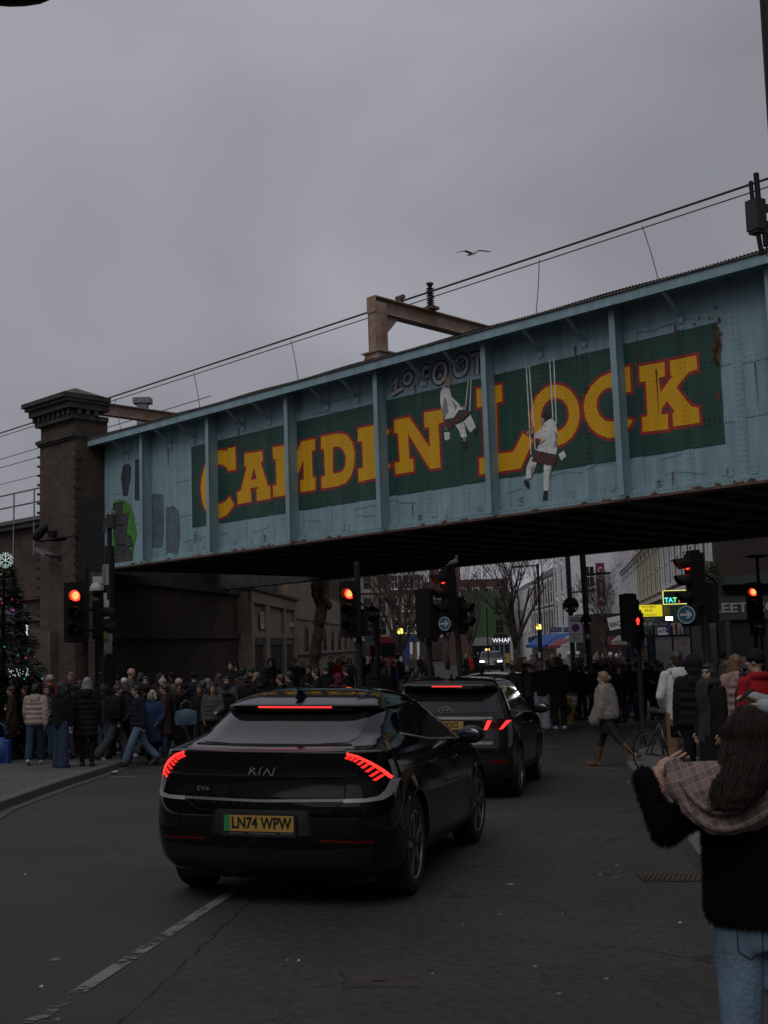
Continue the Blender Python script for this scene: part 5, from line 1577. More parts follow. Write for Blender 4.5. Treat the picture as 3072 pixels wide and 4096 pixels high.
mb = MB(); mb.box((0,0,0),(.34,.5,.2)); mb.cyl((0,-.25,0),(0,-.38,0),.07); mb.bar((0,.1,-.1),(-.15,.3,-.35),.06,.06); mb.build('housing', WPAINT, cam_)
# --- far end of the street
def front(u0, u1, Y):
 a, b = at(u0,2560, Y), at(u1,2560, Y)
 return (a.x, Y), b.x - a.x
def facade(o, L_, h, wallm, rows, cols, ww, wh_, z0, dz, fm, style, depth=6, x0=None):
 mb = MB(); mb.box((L_ / 2, depth / 2, h / 2),(L_, depth, h)); mb.build('wall', wallm, o)
 for r_ in range(rows):
  for c in range(cols): window(o, L_ * (c + .5) / cols, z0 + dz * r_, ww, wh_, fm, style)
o0, L_ = front(1330,1560,150); far = block('red_brick_mansion_block','ornate red brick building with pale stone bands behind the left bare tree', o0,(1,0))
DST = mat('dull_sandstone',(.24,.205,.17),.9, var=.25)
facade(far, L_, 11.5, REDB, 3,4,1.1,1.9,4.6,2.9, DST, 'surround')
mb = MB()
for z in (3.2,6.3,9.2,11.4): mb.box((L_ / 2,-.08, z),(L_, .3,.35))
mb.build('stone_band', DST, far)
mb = MB(); mb.add([(0,0,11.5),(L_, 0,11.5),(L_, 6,11.5),(0,6,11.5),(.3,2,14),(L_ - .3,2,14),(L_ - .3,4,14),(.3,4,14)],[(0,1,5,4),(1,2,6,5),(2,3,7,6),(3,0,4,7),(4,5,6,7)]); mb.build('roof', SLATE, far)
mb = MB(); mb.box((L_ / 2,-.05,1.5),(L_ - .4,.1,2.6)); mb.build('shopfront', VOID, far)
o0, L_ = front(1560,1700,140); f2 = block('blue_shop_building','grey brown building with a blue shopfront at the end of the street', o0,(1,0))
facade(f2, L_, 10.5, BROWNB, 3,3,.9,1.7,4.6,2.6, WPAINT, 'sash')
sign_box(f2,'fascia', L_ * .55,3.1, L_ * .8,.7, mat('navy_fascia',(0.015,0.025,0.10),.6), None)
mb = MB(); mb.box((L_ * .42,-.05,1.4),(.9,.1,2.4)); mb.build('blue_door', mat('bright_blue_door',(0.008,0.03,0.16),.5), f2)
for x in (.2,.6,.8): 
 mb = MB(); mb.box((L_ * x, -.06,1.4),(.3,.12,2.6)); mb.build('pilaster', WHITE, f2)
o0, L_ = front(1700,1890,165); f3 = block('brown_terrace','dull brown brick building seen through bare branches at the street end', o0,(1,0))
facade(f3, L_, 11.0, REDB, 3,5,.9,1.6,4.2,2.6, CREAM, 'sash')
mb = MB()
for q in (.25,.7): mb.box((L_ * q, 2,12),(1.4,.8,2.4))
mb.build('chimney', REDB, f3)
mb = MB(); mb.box((L_ / 2,-.1,1.5),(L_, .2,2.6)); mb.build('shopfront', mat('dim_shop',(0.03,0.025,0.02),.5), f3)
o0, L_ = front(1780,2040,135); f4 = block('maroon_block','dark maroon roofed building rising behind the green building', o0,(1,0))
facade(f4, L_, 9.6, mat('maroon_render',(0.075,0.035,0.032),.9, var=.2),1,5,.8,1.3,8,2.5, CREAM, 'sash')
o0, L_ = front(1885,2035,112); gb = block('green_building','green painted building with a dark shop below its right hand windows', o0,(1,0))
facade(gb, L_, 7.3, GREENP, 0,0,1,1,1,1, WPAINT, 'sash')
for z in (6.0,3.9): window(gb, L_ * .77, z, .85,1.35, mat('dark_window_paint',(0.05,0.045,0.04),.6),'sash')
window(gb, L_ * .05,5.0,.5,1.2, MATS['dark_window_paint'],'plain')
sign_box(gb, 'grey_shop_fascia', L_ * .28,2.5, L_ * .54,.75, mat('pale_grey_fascia',(0.22,0.22,0.22),.7))
sign_box(gb, 'black_shop_fascia', L_ * .80,2.55, L_ * .42,.9, LETK, 'WHAF', glow('white_shop_letters',(.85,.9,1.0),1.1),.58, align='CENTER')
add_text('small_lettering','COFFEE FOOD BAR',.16, Matrix.Translation((L_ * .80,-.13,2.23)) @ XZ(), LETW, gb, .004)
mb = MB(); mb.box((L_ * .28,-.04,1.0),(L_ * .5,.08,2.1)); mb.build('shop_window', PANE, gb)
mb = MB(); mb.box((L_ * .80,-.04,1.0),(L_ * .40,.08,2.1)); mb.build('shop_opening', VOID, gb)
for q in (.60,.745,.86):
 mb = MB(); mb.box((L_ * q, -.08,1.0),(.14,.14,2.1)); mb.build('blue_pilaster', mat('pale_blue_paint',(0.07,0.20,0.26),.6), gb)
mb = MB(); mb.box((L_ * .42,-.1,1.75),(.42,.05,.16)); mb.build('lit_shop_lamp', glow('warm_lamp',(1.0,.55,.2),2.0), gb)
mb = MB(); mb.box((L_ * .44,-.1,1.1),(.2,.05,.8)); mb.build('lit_window', glow('dim_warm_window',(1.0,.6,.25),.5), gb)
mb = MB(); mb.box((L_ * .93,-.1,.9),(.55,.06,.9)); mb.build('yellow_poster', mat('yellow_poster_paint',(0.35,0.24,0.02),.7), gb)
# --- right side of the far street
rowA = block('white_terrace','white and grey rendered terrace receding behind the right bare tree',(15.5,156),(0,-1))
facade(rowA, 28,8.2, WHITE, 2,8,1.0,1.8,4.4,2.6, WPAINT, 'sash')
mb = MB(); mb.add([(0,0,8.2),(28,0,8.2),(28,6,8.2),(0,6,8.2),(0,3,10),(28,3,10)],[(0,1,5,4),(2,3,4,5),(1,2,5),(3,0,4)]); mb.build('roof', SLATE, rowA)
rowB = block('brown_brick_terrace','brown brick terrace house with tall white framed windows',(15.45,127.5),(0,-1))
facade(rowB, 18.5,8.6, BROWNB, 2,5,1.5,2.1,4.2,2.75, WPAINT, 'surround')
mb = MB(); mb.add([(0,0,8.6),(18.5,0,8.6),(18.5,6,8.6),(0,6,8.6),(0,3,10.6),(18.5,3,10.6)],[(0,1,5,4),(2,3,4,5),(1,2,5),(3,0,4)]); mb.build('roof', SLATE, rowB)
mb = MB(); mb.box((9.2,-.2,2.55),(18.4,.4,.6)); mb.build('fascia', mat('navy_fascia',(0.015,0.025,0.10),.6), rowB)
rowC = block('tall_white_building','tall white building with plain sash windows between the brick terrace and the red banner',(15.4,108.8),(0,-1))
facade(rowC, 10.5,13.5, WHITE, 3,3,1.1,2.0,4.6,3.0, WPAINT, 'ped')
wt = block('white_corner_building','broad white rendered building end wall behind the red vertical banner',(15.5,98),(1,0))
facade(wt, 7.5,14.5, WHITE, 0,0,1,1,1,1, WPAINT, 'sash')
for x, z in ((1.35,7.6),(4.6,5.9),(4.6,8.6)): window(wt, x, z, .9,1.8, WPAINT, 'sash')
mb = MB(); mb.box((3.7,-.1,2.25),(7.4,.2,4.5)); mb.build('shopfront', mat('dark_brown_front',(0.022,0.016,0.014),.7), wt)
bn = thing('vertical_banner','tall maroon vertical banner with white letters on the white building','banner', at(2403,2338,96.5), rz=0)
bw_, bh_ = 34 / CAM_F * 96.5,172 / CAM_F * 96.5
mb = MB(); mb.box((0,0,0),(bw_, .12, bh_)); mb.build('panel', mat('maroon_banner',(0.135,0.012,0.045),.6), bn)
for k, c in enumerate('COSTA'): add_text('letter', c, bw_ * .92, Matrix.Translation((0,-.07, bh_ * (.33 - .165 * k))) @ XZ(), LETW, bn, .008, bold=.008)
# --- right terrace with white window surrounds
dR = Vector((11.3 - 19.14,40.5 - 96,0)).normalized()
def rterr(t0, t1, label, wallm, fm, style, name='shop_terrace', h=12.5):
 p = Vector((19.14,96,0)) + dR * t0
 o = block(name, label, (p.x, p.y),(dR.x, dR.y))
 L2 = t1 - t0
 mb = MB(); mb.box((L2 / 2,4, h / 2),(L2,8, h)); mb.build('wall', wallm, o)
 n = max(2, int(L2 / 2.6))
 for r_ in range(2):
  for c in range(n): window(o, L2 * (c + .5) / n, 6.0 + 3.35 * r_, 1.05,2.1, fm, style if r_ == 0 else 'surround')
 mb = MB(); mb.box((L2 / 2,-.12,7.75),(L2,.3,.20)); mb.box((L2 / 2,-.06,4.45),(L2,.2,.2)); mb.box((L2 / 2,-.3, h - .1),(L2,.7,.35))
 k = .3
 while k < L2: mb.box((k, -.10,7.55),(.16,.22,.2)); k += .75
 mb.build('cornice', fm, o)
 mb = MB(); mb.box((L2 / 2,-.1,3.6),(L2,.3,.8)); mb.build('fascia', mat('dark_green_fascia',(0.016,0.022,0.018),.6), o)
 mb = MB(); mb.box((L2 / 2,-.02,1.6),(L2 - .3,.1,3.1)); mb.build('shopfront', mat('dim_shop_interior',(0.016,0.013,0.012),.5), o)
 return o
rterr(0,17,'far grey and white end of the stucco trimmed shop terrace on the right', WHITE, WHITE, 'surround')
rterr(17.03,35,'middle cream trimmed shop terrace with a heavy bracketed cornice on the right', mat('tan_render',(.22,.175,.125),.9, var=.2), CREAM, 'ped')
rterr(35.03,55.9,'nearest brown brick shop terrace with bold white window surrounds on the right', brick_mat('deep_brown_brick',(.085,.057,.040),(.055,.038,.028),(.07,.06,.05), stain=.3), WHITE, 'surround')
cb = block('corner_cafe_building','dark brick corner building with a green cafe fascia under the right of the bridge',(11.3,40.0),(1,-.05))
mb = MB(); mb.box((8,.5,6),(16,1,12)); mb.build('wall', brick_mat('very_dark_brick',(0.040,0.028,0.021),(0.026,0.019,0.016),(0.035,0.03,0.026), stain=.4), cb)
mb = MB(); mb.box((8,-.25,4.22),(16,.55,.30)); mb.build('cornice', mat('dark_green_paint',(0.022,0.034,0.028),.6, var=.2), cb)
fz = zat(2950,2432,39.7) - gz(11.3,40)
sign_box(cb, 'fascia',7.6, fz, 16.8,.78, MATS['dark_green_paint'], y=-.1, d=.2)
MG = mat('grey_fascia_letters',(0.26,0.26,0.27),.6)
add_text('lettering','STREET COFFEE',.44, Matrix.Translation((.93,-.215, fz)) @ XZ() @ Matrix.Diagonal((1.25,1,1,1)), MG, cb, .02, bold=.012, spacing=1.02)
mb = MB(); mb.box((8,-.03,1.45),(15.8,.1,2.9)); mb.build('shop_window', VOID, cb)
for x in (.1,1.9,3.5,5): 
 mb = MB(); mb.box((x, -.1,1.45),(.16,.16,2.9)); mb.build('mullion', MATS['dark_green_paint'], cb)
mb = MB(); mb.box((2.1,-.2,6.55),(1.9,.06,.26)); mb.build('sign_board', WPAINT, cb)
add_text('lettering','TO LET',.2, Matrix.Translation((2.5,-.235,6.55)) @ XZ(), mat('red_lettering',(0.3,.02,.02),.6), cb, .004)
pb = thing('window_box_plant','straggly green plant growing on the ledge of the corner building','plant', at(2845,2300,40.5))
lf = MB(); rg = random.Random(4)
for k in range(260):
 c = Vector((rg.gauss(0,.22), rg.gauss(0,.1), rg.uniform(-.25,.45))); a_ = rg.uniform(0,6.3)
 lf.add([c, c + Vector((.07 * math.cos(a_),.03,.05)), c + Vector((.12 * math.cos(a_),.06 * math.sin(a_),-.02)), c + Vector((.05 * math.cos(a_),-.03,-.04))],[(0,1,2,3)])
lf.build('leaves', mat('dark_leaf',(0.025,0.045,0.018),.8, var=.3), pb)
# --- shop signs, awnings and goods on the right
def hang_sign(name, label, u, v, Y, w_px, h_px, face, rows, rz=0.0, roll=0.0, d=.1, cat='sign', group=None):
 k = Y / CAM_F
 o = thing(name, label, cat, at(u, v, Y), rot=(0, roll, rz))
 W_, H_ = w_px * k, h_px * k
 mb = MB(); mb.box((0,0,0),(W_, d, H_)); mb.build('panel', face, o)
 for t_, z_, s_, m_, b_ in rows: add_text('lettering', t_, s_ * H_, Matrix.Translation((0,-d / 2 - .003, z_ * H_)) @ XZ(), m_, o, .004, bold=b_ * H_)
 return o, W_, H_
YS = mat('lit_yellow_sign',(.5,.45,.02),.5, emit=(.95,.80,.02), estr=.62)
hang_sign('shop_sign','lit yellow restaurant sign above the right hand shops',2594,2443,58,108,46, YS, [('VIETNAMESE',.33,.22, mat('ochre_lettering',(.28,.2,.01),.6),.002),('PH\u1ede',.0,.34, LETK, .002),('RESTAURANT',-.37,.22, MATS['ochre_lettering'],.002)])
hang_sign('shop_sign','dark green off licence sign below the yellow restaurant sign',2590,2490,60,52,46, mat('licence_green',(0.012,0.07,0.035),.6),[('LICENCE',.25,.30, MG, .003),('N 24',-.12,.40, LETW, .006),('HOURS',-.42,.15, mat('mint_lettering',(.05,.3,.2),.6),0)])
o, W_, H_ = hang_sign('tattoo_sign','black LED sign with a multicoloured border and rainbow tattoo lettering',2703,2389,45,108,58, LETK, [])
cols = [(.1,1,.3),(1,.15,.1),(.9,.9,.1)]
bl_ = [MB(), MB(), MB()]
nb = 0
def led(x, z):
 global nb
 bl_[nb % 3].box((x, -.056, z),(.034,.014,.03)); nb += 1
for k in range(34): led(-W_ / 2 + .02 + (W_ - .04) * k / 33, H_ / 2 - .02)
for k in range(34): led(-W_ / 2 + .02 + (W_ - .04) * k / 33,-H_ / 2 + .02)
for k in range(18): led(-W_ / 2 + .02,-H_ / 2 + .03 + (H_ - .06) * k / 17)
for i in range(3): bl_[i].build('led_border', glow('led_%d' % i, cols[i],1.3), o)
for k, (c, col) in enumerate(zip('TATTOO',((.1,.9,.8),(.1,.8,1),(.2,1,.25),(1,.15,.15),(.8,.2,1),(1,.5,.1)))):
 add_text('letter', c, H_ * .46, Matrix.Translation((-W_ * .36 + W_ * .155 * k, -.055,-H_ * .20)) @ XZ(), glow('led_letter_%d' % k, col, 1.2), o, .01, bold=.006)
hang_sign('shop_sign','blank dull green square shop panel under the tattoo sign',2712,2458,44.5,58,66, mat('dull_green_panel',(0.02,0.05,0.028),.6),[])
fl_ = thing('shop_floodlight','glaring white floodlight shining beside the green shop panel','lamp', at(2677,2474,44))
mb = MB(); mb.box((0,0,0),(.24,.06,.13)); mb.build('lamp_face', glow('white_floodlight',(1,1,.98),6.0), fl_)
mb = MB(); mb.box((0,.08,0),(.28,.1,.17)); mb.build('housing', BLACK_METAL, fl_)
hang_sign('atm_sign','white sign with blue ATM letters above the poster boards',2654,2525,46,42,28, mat('white_sign_face',(0.66,.66,.69),.6),[('ATM',0,.72, mat('blue_lettering',(.01,.02,.16),.6),.02)])
hang_sign('phone_sign','dim grey phone shop sign strip over the ATM sign',2640,2497,47,60,20, mat('dim_grey_sign',(0.05,.05,.055),.6),[('Vape  Phone',0,.6, MG, .0)])
def shirt(u, v, Y, h_px, m1, m2, label, num=None):
 k = Y / CAM_F; H_ = h_px * k
 o = thing('football_shirt', label, 'shirt', at(u, v, Y), group=None)
 pl = [(-.32,-.5),(.32,-.5),(.33,.12),(.46,.02),(.56,.2),(.34,.46),(.12,.5),(0,.44),(-.12,.5),(-.34,.46),(-.56,.2),(-.46,.02),(-.33,.12)]
 mb = MB(); mb.prism([(p[0] * H_ * .8, p[1] * H_) for p in pl], XZ(0,.03,0),.06); mb.build('cloth', m1, o)
 if m2:
  mb = MB(); mb.prism([(-.1 * H_, -.49 * H_),(.1 * H_, -.49 * H_),(.1 * H_, .42 * H_),(-.1 * H_, .42 * H_)], XZ(0,-.031,0),.002); mb.build('stripe', m2, o)
 if num: add_text('number', num, H_ * .5, Matrix.Translation((0,-.036,-.02)) @ XZ(), LETW, o, .003)
ROYAL = mat('royal_blue_cloth',(0.012,0.025,0.17),.8, var=.3); REDC = mat('red_cloth',(0.26,0.012,0.014),.8, var=.25); WCL = mat('white_cloth',(0.40,0.40,0.41),.85, var=.15)
shirt(2687,2518,45.5,54, ROYAL, None, 'blue shirt hanging leftmost in the shop front under the floodlight')
shirt(2704,2516,45.2,52, WCL, REDC, 'white shirt with a red stripe hanging in the shop front')
shirt(2727,2518,45.5,54, ROYAL, WCL, 'blue shirt with a white stripe hanging beside the traffic signal')
bd_ = thing('poster_board','black framed board with two large white posters behind the white hoodie','poster board',(at(2695,2660,38).x, 38, gz(9,38) + .1), rz=-.06)
k = 38 / CAM_F
zc = zat(2695,2612,38) - (gz(9,38) + .1)
mb = MB()
for x in (-72,0,72): mb.box((x * k, 0, zc / 2 + .3),(.06,.06, zc + .62 + .55))
for v in (-68,68): mb.box((0,0, zc - v * k),(150 * k, .07,.06))
mb.build('frame', BLACK_METAL, bd_)
for x in (-36,36):
 mb = MB(); mb.box((x * k, -.01, zc),(66 * k, .03,130 * k)); mb.build('poster', mat('grubby_poster',(0.27,.27,.275),.8, var=.12), bd_)
GREYT = mat('grey_print',(.12,.12,.125),.8)
add_text('lettering','\u00a320',26 * k, Matrix.Translation((36 * k, -.03, zc + 38 * k)) @ XZ(), mat('pink_print',(.26,.06,.09),.8), bd_, .003)
for x in (-36,36):
 add_text('lettering','CASH TATTOO' if x < 0 else 'PIERCING FROM',8.5 * k, Matrix.Translation((x * k, -.03, zc + 56 * k)) @ XZ(), GREYT, bd_, .003)
 for r_ in range(9): 
  mb = MB(); mb.box((x * k, -.027, zc + (18 - 8.5 * r_) * k),((40 + 9 * ((r_ * 7) % 3)) * k, .002,.012)); mb.build('print_line', GREYT, bd_)
# hat and postcard stand
rk = thing('souvenir_stand','souvenir stand with postcards and a blue number shirt beside the poster board','stand',(at(2562,2660,37).x, 37, gz(8,37) + .1))
k = 37 / CAM_F
mb = MB()
for x in (-.35,.35): mb.cyl((x, 0,0),(x, 0,2.0),.03)
for z in (.4,.8,1.2,1.6,2.0): mb.box((0,0, z),(.75,.3,.03))
mb.build('frame', BLACK_METAL, rk)
rg = random.Random(2)
cm_ = [mat('card_%d' % i, c, .6) for i, c in enumerate(((.3,.3,.3),(.22,.05,.05),(.05,.08,.2),(.3,.22,.05),(.15,.15,.16)))]
mb = MB()
for z in (.45,.85,1.25,1.65):
 for x in (-.27,-.09,.09,.27): mb.box((x, -.16, z + .14),(.14,.02,.22), rg.randrange(5))
mb.build('postcards', cm_, rk)
shirt(2548,2602,36.5,62, ROYAL, None, 'blue shirt with white number ten on the souvenir stand','10')
for u, v, c, lb_ in ((2560,2565,(.10,.16,.2),'pale blue bucket hat topping the souvenir stand'),(2582,2572,(.3,.2,.19),'pinkish bucket hat on the right of the souvenir stand')):
 h_ = thing('bucket_hat', lb_, 'hat', at(u, v, 36.6)); mb = MB(); mb.lathe((0,0,-.08),(0,0,.12),[(0,.19),(.04,.15),(.06,.12),(.16,.10),(.2,.05)],16); mb.build('felt', mat('hat_%d' % u, c, .9), h_, smooth=True)
pf = thing('feather_flag','dark feather flag with faded pink print between the souvenir stand and posters','flag',(at(2606,2660,36).x, 36, gz(8,36) + .1))
mb = MB(); mb.prism([(-.07,.3),(.10,.3),(.16,1.8),(.10,2.3),(-.02,2.55),(-.07,2.2)], XZ(0,.02,0),.04); mb.build('cloth', mat('flag_cloth',(.03,.045,.06),.8, var=.5, scale=3), pf)
mb = MB(); mb.cyl((-.085,0,0),(-.085,0,2.5),.015); mb.build('pole', BLACK_METAL, pf)
add_text('lettering','PIZZA',.16, Matrix.Translation((.03,-.024,1.4)) @ XZ() @ Matrix.Rotation(PI / 2,4,'Z'), mat('dim_pink',(.22,.03,.09),.7), pf, .003)
hang_sign('bbq_sign','tilted white board with black BBQ letters over a canopy',2460,2492,54,54,50, MATS['white_sign_face'],[('BBQ',-.12,.52, LETK, .008)], rz=0.1, roll=-.18)
def awning(label, p0, p1, drop, out_, m_, name='shop_awning'):
 p0, p1 = Vector(p0), Vector(p1)
 d = (p1 - p0).normalized(); n_ = Vector((d.y, -d.x, 0))
 o = thing(name, label, 'awning', p0)
 a, b = Vector((0,0,0)), p1 - p0
 rows = []
 for i in range(13):
  c = a.lerp(b, i / 12)
  rows.append([c, c + n_ * out_ + Vector((0,0,-drop)), c + n_ * out_ + Vector((0,0,-drop - .22)), c + n_ * (out_ - .03) + Vector((0,0,-drop - .22)), c + n_ * (out_ - .03) + Vector((0,0,-drop - .03)), c + Vector((0,0,-.04))])
 mb = MB(); mb.loft(rows); mb.build('canvas', m_, o, fix=True)
 fr_ = MB()
 for t in (.05,.95): fr_.bar(a.lerp(b, t) + Vector((0,0,-.7)), a.lerp(b, t) + n_ * out_ * .95 + Vector((0,0,-drop - .05)),.03,.03)
 fr_.build('arm', BLACK_METAL, o)
BLUEA = mat('bright_blue_canvas',(0.010,0.075,0.30),.7, var=.15); REDA = mat('faded_red_canvas',(0.21,.04,.05),.8, var=.15)
awning('bright blue shop awning behind the parking zone sign post', at(2168,2538,104), at(2250,2533,97),.9,1.5, BLUEA)
awning('second blue awning nearer the white corner building', at(2252,2533,97), at(2285,2530,94),.9,1.4, BLUEA)
awning('faded red awning below the blue awnings', at(2236,2556,92), at(2290,2552,89),.5,1.0, REDA)
awning('dark red awning across the lower front of the white corner building', at(2400,2548,92), at(2480,2545,92),.6,1.4, mat('dark_red_canvas',(.13,.025,.028),.8))
awning('pale striped canopy sloping out under the BBQ board', at(2490,2502,60), at(2455,2508,68),1.1,3.2, mat('pale_canvas',(.26,.25,.24),.8, var=.2))
for u, t_ in ((2222,'JUST JEWELLERY'),(2268,'JULIA')):
 hang_sign('shop_fascia_sign','blue fascia sign over the blue awnings, %s of the two' % ('left' if u < 2240 else 'right'), u, 2519,96,50 if u < 2240 else 26,20, mat('mid_blue_fascia',(.025,.04,.12),.6),[(t_, 0,.5, MG, 0)])
ps = thing('market_parasol','small off white market parasol beside the crossing signal','parasol',(at(2480,2640,55).x, 55, gz(10,55) + .1))
zt = zat(2480,2548,55) - ps.location.z
mb = MB(); mb.lathe((0,0, zt - .35),(0,0, zt + .1),[(0,.42),(.18,.42),(.19,.40),(.42,.05)],4); mb.build('canopy', mat('off_white_canvas',(.3,.29,.27),.85), ps)
mb = MB(); mb.cyl((0,0,0),(0,0, zt),.03); mb.build('pole', STEEL, ps)
bs = thing('red_bus','red bus standing far up the street behind the zone sign','bus',(at(1530,2630,105).x, 105, gz(0,105)), rz=.05)
mb = MB(); mb.box((0,3,1.75),(2.5,8,2.7)); mb.build('body', mat('red_bus_paint',(.17,.012,.014),.35), bs)
mb = MB(); mb.box((0,-1.02,2.0),(2.2,.04,1.2)); mb.build('windscreen', PANE, bs)
for sx in (-1,1):
 mb = MB(); mb.box((sx * 1.26,3,2.0),(.03,7,1.0)); mb.build('side_window', PANE, bs)
 mb = MB(); mb.box((sx * .9,-1.03,.8),(.3,.04,.18)); mb.build('headlamp', glow('bus_lamp',(1,.2,.1),1.0), bs)
for ya in (0,5.5):
 mb = MB(); mb.cyl((-1.27, ya, .45),(1.27, ya, .45),.45, n=20); mb.build('wheel', TYRE, bs)
# --- houses behind the camera (seen only in reflections and as shade)
for i, (x, y, L2, hh, lb_) in enumerate(((-14,-3,60,11,'brick shop row along the left pavement behind the camera'),(12,22,48,12,'brick shop row along the right pavement beside the camera'),(-20,-34,44,12,'brick terrace closing the street behind the camera'))):
 d = ((.0,1),(0,-1),(-1,0))[i]
 org = ((-13.5,-34),(9.5,14),(20,-34))[i]
 o = block('brick_shop_row', lb_, org, d)
 mb = MB(); L3 = (52,48,44)[i]; mb.box((L3 / 2,4, hh / 2),(L3,8, hh)); mb.build('wall', BROWNB, o)
 for r_ in range(2):
  for c in range(int(L3 / 3)): window(o, 1.5 + 3 * c, 5.2 + 3.2 * r_, 1.2,2.0, WPAINT, 'surround')
 mb = MB(); mb.box((L3 / 2,-.05,1.6),(L3,.1,3.0)); mb.build('shopfront', MATS['dim_shop_interior'], o)
# ================================================================== trees
BARK = mat('bare_bark',(0.045,0.036,0.028),.95, var=.35, scale=5)
TWIG = mat('bare_twig',(0.050,0.036,0.030),.95)
def bare_tree(label, x, y, h, seed, stems=5, spread=.34, depth=5, r0=.16, twig=None, name='bare_tree', group=None):
 rg = random.Random(seed)
 o = thing(name, label, 'tree',(x, y, gz(x, y)), group=group)
 tk, br_ = MB(), MB()
 fork = h * rg.uniform(.2,.28)
 tk.tube([(0,0,-.1),(rg.uniform(-.05,.05),0, fork * .5),(0,0, fork + .1)],[r0 * 1.25, r0, r0 * .95],9)
 def grow(p, d, L_, r, lev):
  pts, rs = [p],[r]
  q = p.copy(); dd = d.copy()
  n = 4
  for i in range(n):
   dd = (dd + Vector((rg.uniform(-1,1), rg.uniform(-1,1), rg.uniform(-.2,.7))) * .16).normalized()
   q = q + dd * L_ / n
   pts.append(q.copy()); rs.append(max(.006, r * (1 - .55 * (i + 1) / n)))
  br_.tube(pts, rs, 5 if lev < 2 else 3)
  if lev >= depth: return
  for k in range(rg.randint(2,4)):
   t = rg.uniform(.35,1.0)
   i = min(n - 1, int(t * n))
   pp = pts[i].lerp(pts[i + 1], t * n - i)
   a_ = rg.uniform(0,6.283)
   nd = (dd + Vector((math.cos(a_), math.sin(a_), rg.uniform(-.1,.5))) * rg.uniform(.35,.75)).normalized()
   grow(pp, nd, L_ * rg.uniform(.5,.75), max(.006, rs[i] * .6), lev + 1)
 for k in range(stems):
  a_ = 2 * PI * k / stems + rg.uniform(-.4,.4)
  d = Vector((math.cos(a_) * spread, math.sin(a_) * spread, 1)).normalized()
  grow(Vector((0,0, fork * rg.uniform(.75,1.0))), d, h * .36, r0 * .55,0)
 tk.build('trunk', BARK, o, smooth=True)
 br_.build('crown', twig or TWIG, o, smooth=True)
 return o
p = at(1604,2650,64); bare_tree('bare street tree rising left of the yellow crossing beacon', p.x, 64,9.5,3,6,.32,5,.22)
p = at(2068,2650,66); bare_tree('tall bare street tree in front of the white terrace', p.x, 66,10.0,12,7,.36,5,.2)
p = at(2425,2640,88); bare_tree('dense bare twiggy tree in front of the white corner building', p.x, 88,8.6,21,7,.25,5,.15)
RTW = mat('reddish_twig',(0.055,0.034,0.030),.95)
for i, (u, Y, h) in enumerate(((1690,100,11),(1790,112,12),(1885,104,10.5),(1500,118,11))):
 p = at(u, 2640, Y); bare_tree(('reddish bare tree far up the street left of the back turned signal','bare tree far up the street behind the main signal pole','bare tree standing before the green building','distant bare tree in front of the red brick block')[i], p.x, Y, h, 40 + i, 6,.42,4,.2, RTW, group='bare trees far up the street')
pt = thing('pollarded_plane_tree','knobbly pollarded plane tree trunk in front of the brick warehouse','tree',(at(1237,2790,46).x, 46, gz(-3,46)))
b0 = Vector(pt.location)
path = [at(1237,2800,46), at(1252,2690,46), at(1262,2610,46), at(1278,2500,46), at(1290,2430,46), at(1301,2330,46), at(1310,2250,46)]
mb = MB(); rg = random.Random(9)
pts, rs = [],[]
for a, b in zip(path, path[1:]):
 for k in range(5):
  pts.append(a.lerp(b, k / 5) - b0 + Vector((rg.uniform(-.03,.03),0,0))); rs.append(rg.uniform(.19,.25))
mb.tube(pts, rs, 10)
for u, v, r in ((1262,2345,.20),(1258,2375,.14),(1300,2395,.17),(1275,2455,.16),(1316,2420,.13),(1288,2330,.24),(1282,2480,.2)):
 c = at(u, v, 45.9) - b0; mb.ell(c, (r, r, r * 1.5), n=9, k=6)
mb.tube([at(1288,2440,46) - b0, at(1270,2400,46) - b0, at(1262,2340,46) - b0],[.16,.15,.17],8)
mb.build('trunk', mat('plane_bark',(0.075,0.066,0.045),.95, var=.6, scale=3.5, bump=.4, bscale=9), pt, smooth=True)
# christmas tree with baubles
ct_x = at(12,2600,24).x
ct = thing('christmas_tree','large decorated christmas tree cut off by the left edge','tree',(ct_x, 24, gz(-7,24) + .11))
zt = zat(20,2236,24) - ct.location.z
rg = random.Random(17)
lf = MB()
HT = zt + .05
for k in range(11000):
 t = rg.random() ** .62           # 0 top .. 1 bottom
 z = HT * (1 - t) + .25 * t
 rmax = .10 + 1.12 * t * (1 + .16 * math.sin(t * 46))
 a_ = rg.uniform(0,2 * PI)
 r = rmax * math.sqrt(rg.uniform(.25,1))
 c = Vector((r * math.cos(a_), r * math.sin(a_), z - .12 * r))
 d = Vector((math.cos(a_), math.sin(a_), rg.uniform(-.45,.15))).normalized()
 L_ = rg.uniform(.10,.19)
 s_ = Vector((-d.y, d.x, rg.uniform(-.4,.4))).normalized()
 for q in (-1,0,1):
  e_ = (d + s_ * q * .75).normalized() * L_ * (1 if q == 0 else .75)
  n_ = s_ * .016 if q == 0 else d * .016
  lf.add([c - n_, c + n_, c + e_],[(0,1,2)])
lf.build('needles', mat('fir_needles',(0.010,0.026,0.013),.95, var=.4, scale=4, spec=.05), ct)
tk = MB(); tk.cyl((0,0,0),(0,0, HT * .95),.09,.015); tk.build('trunk', BARK, ct)
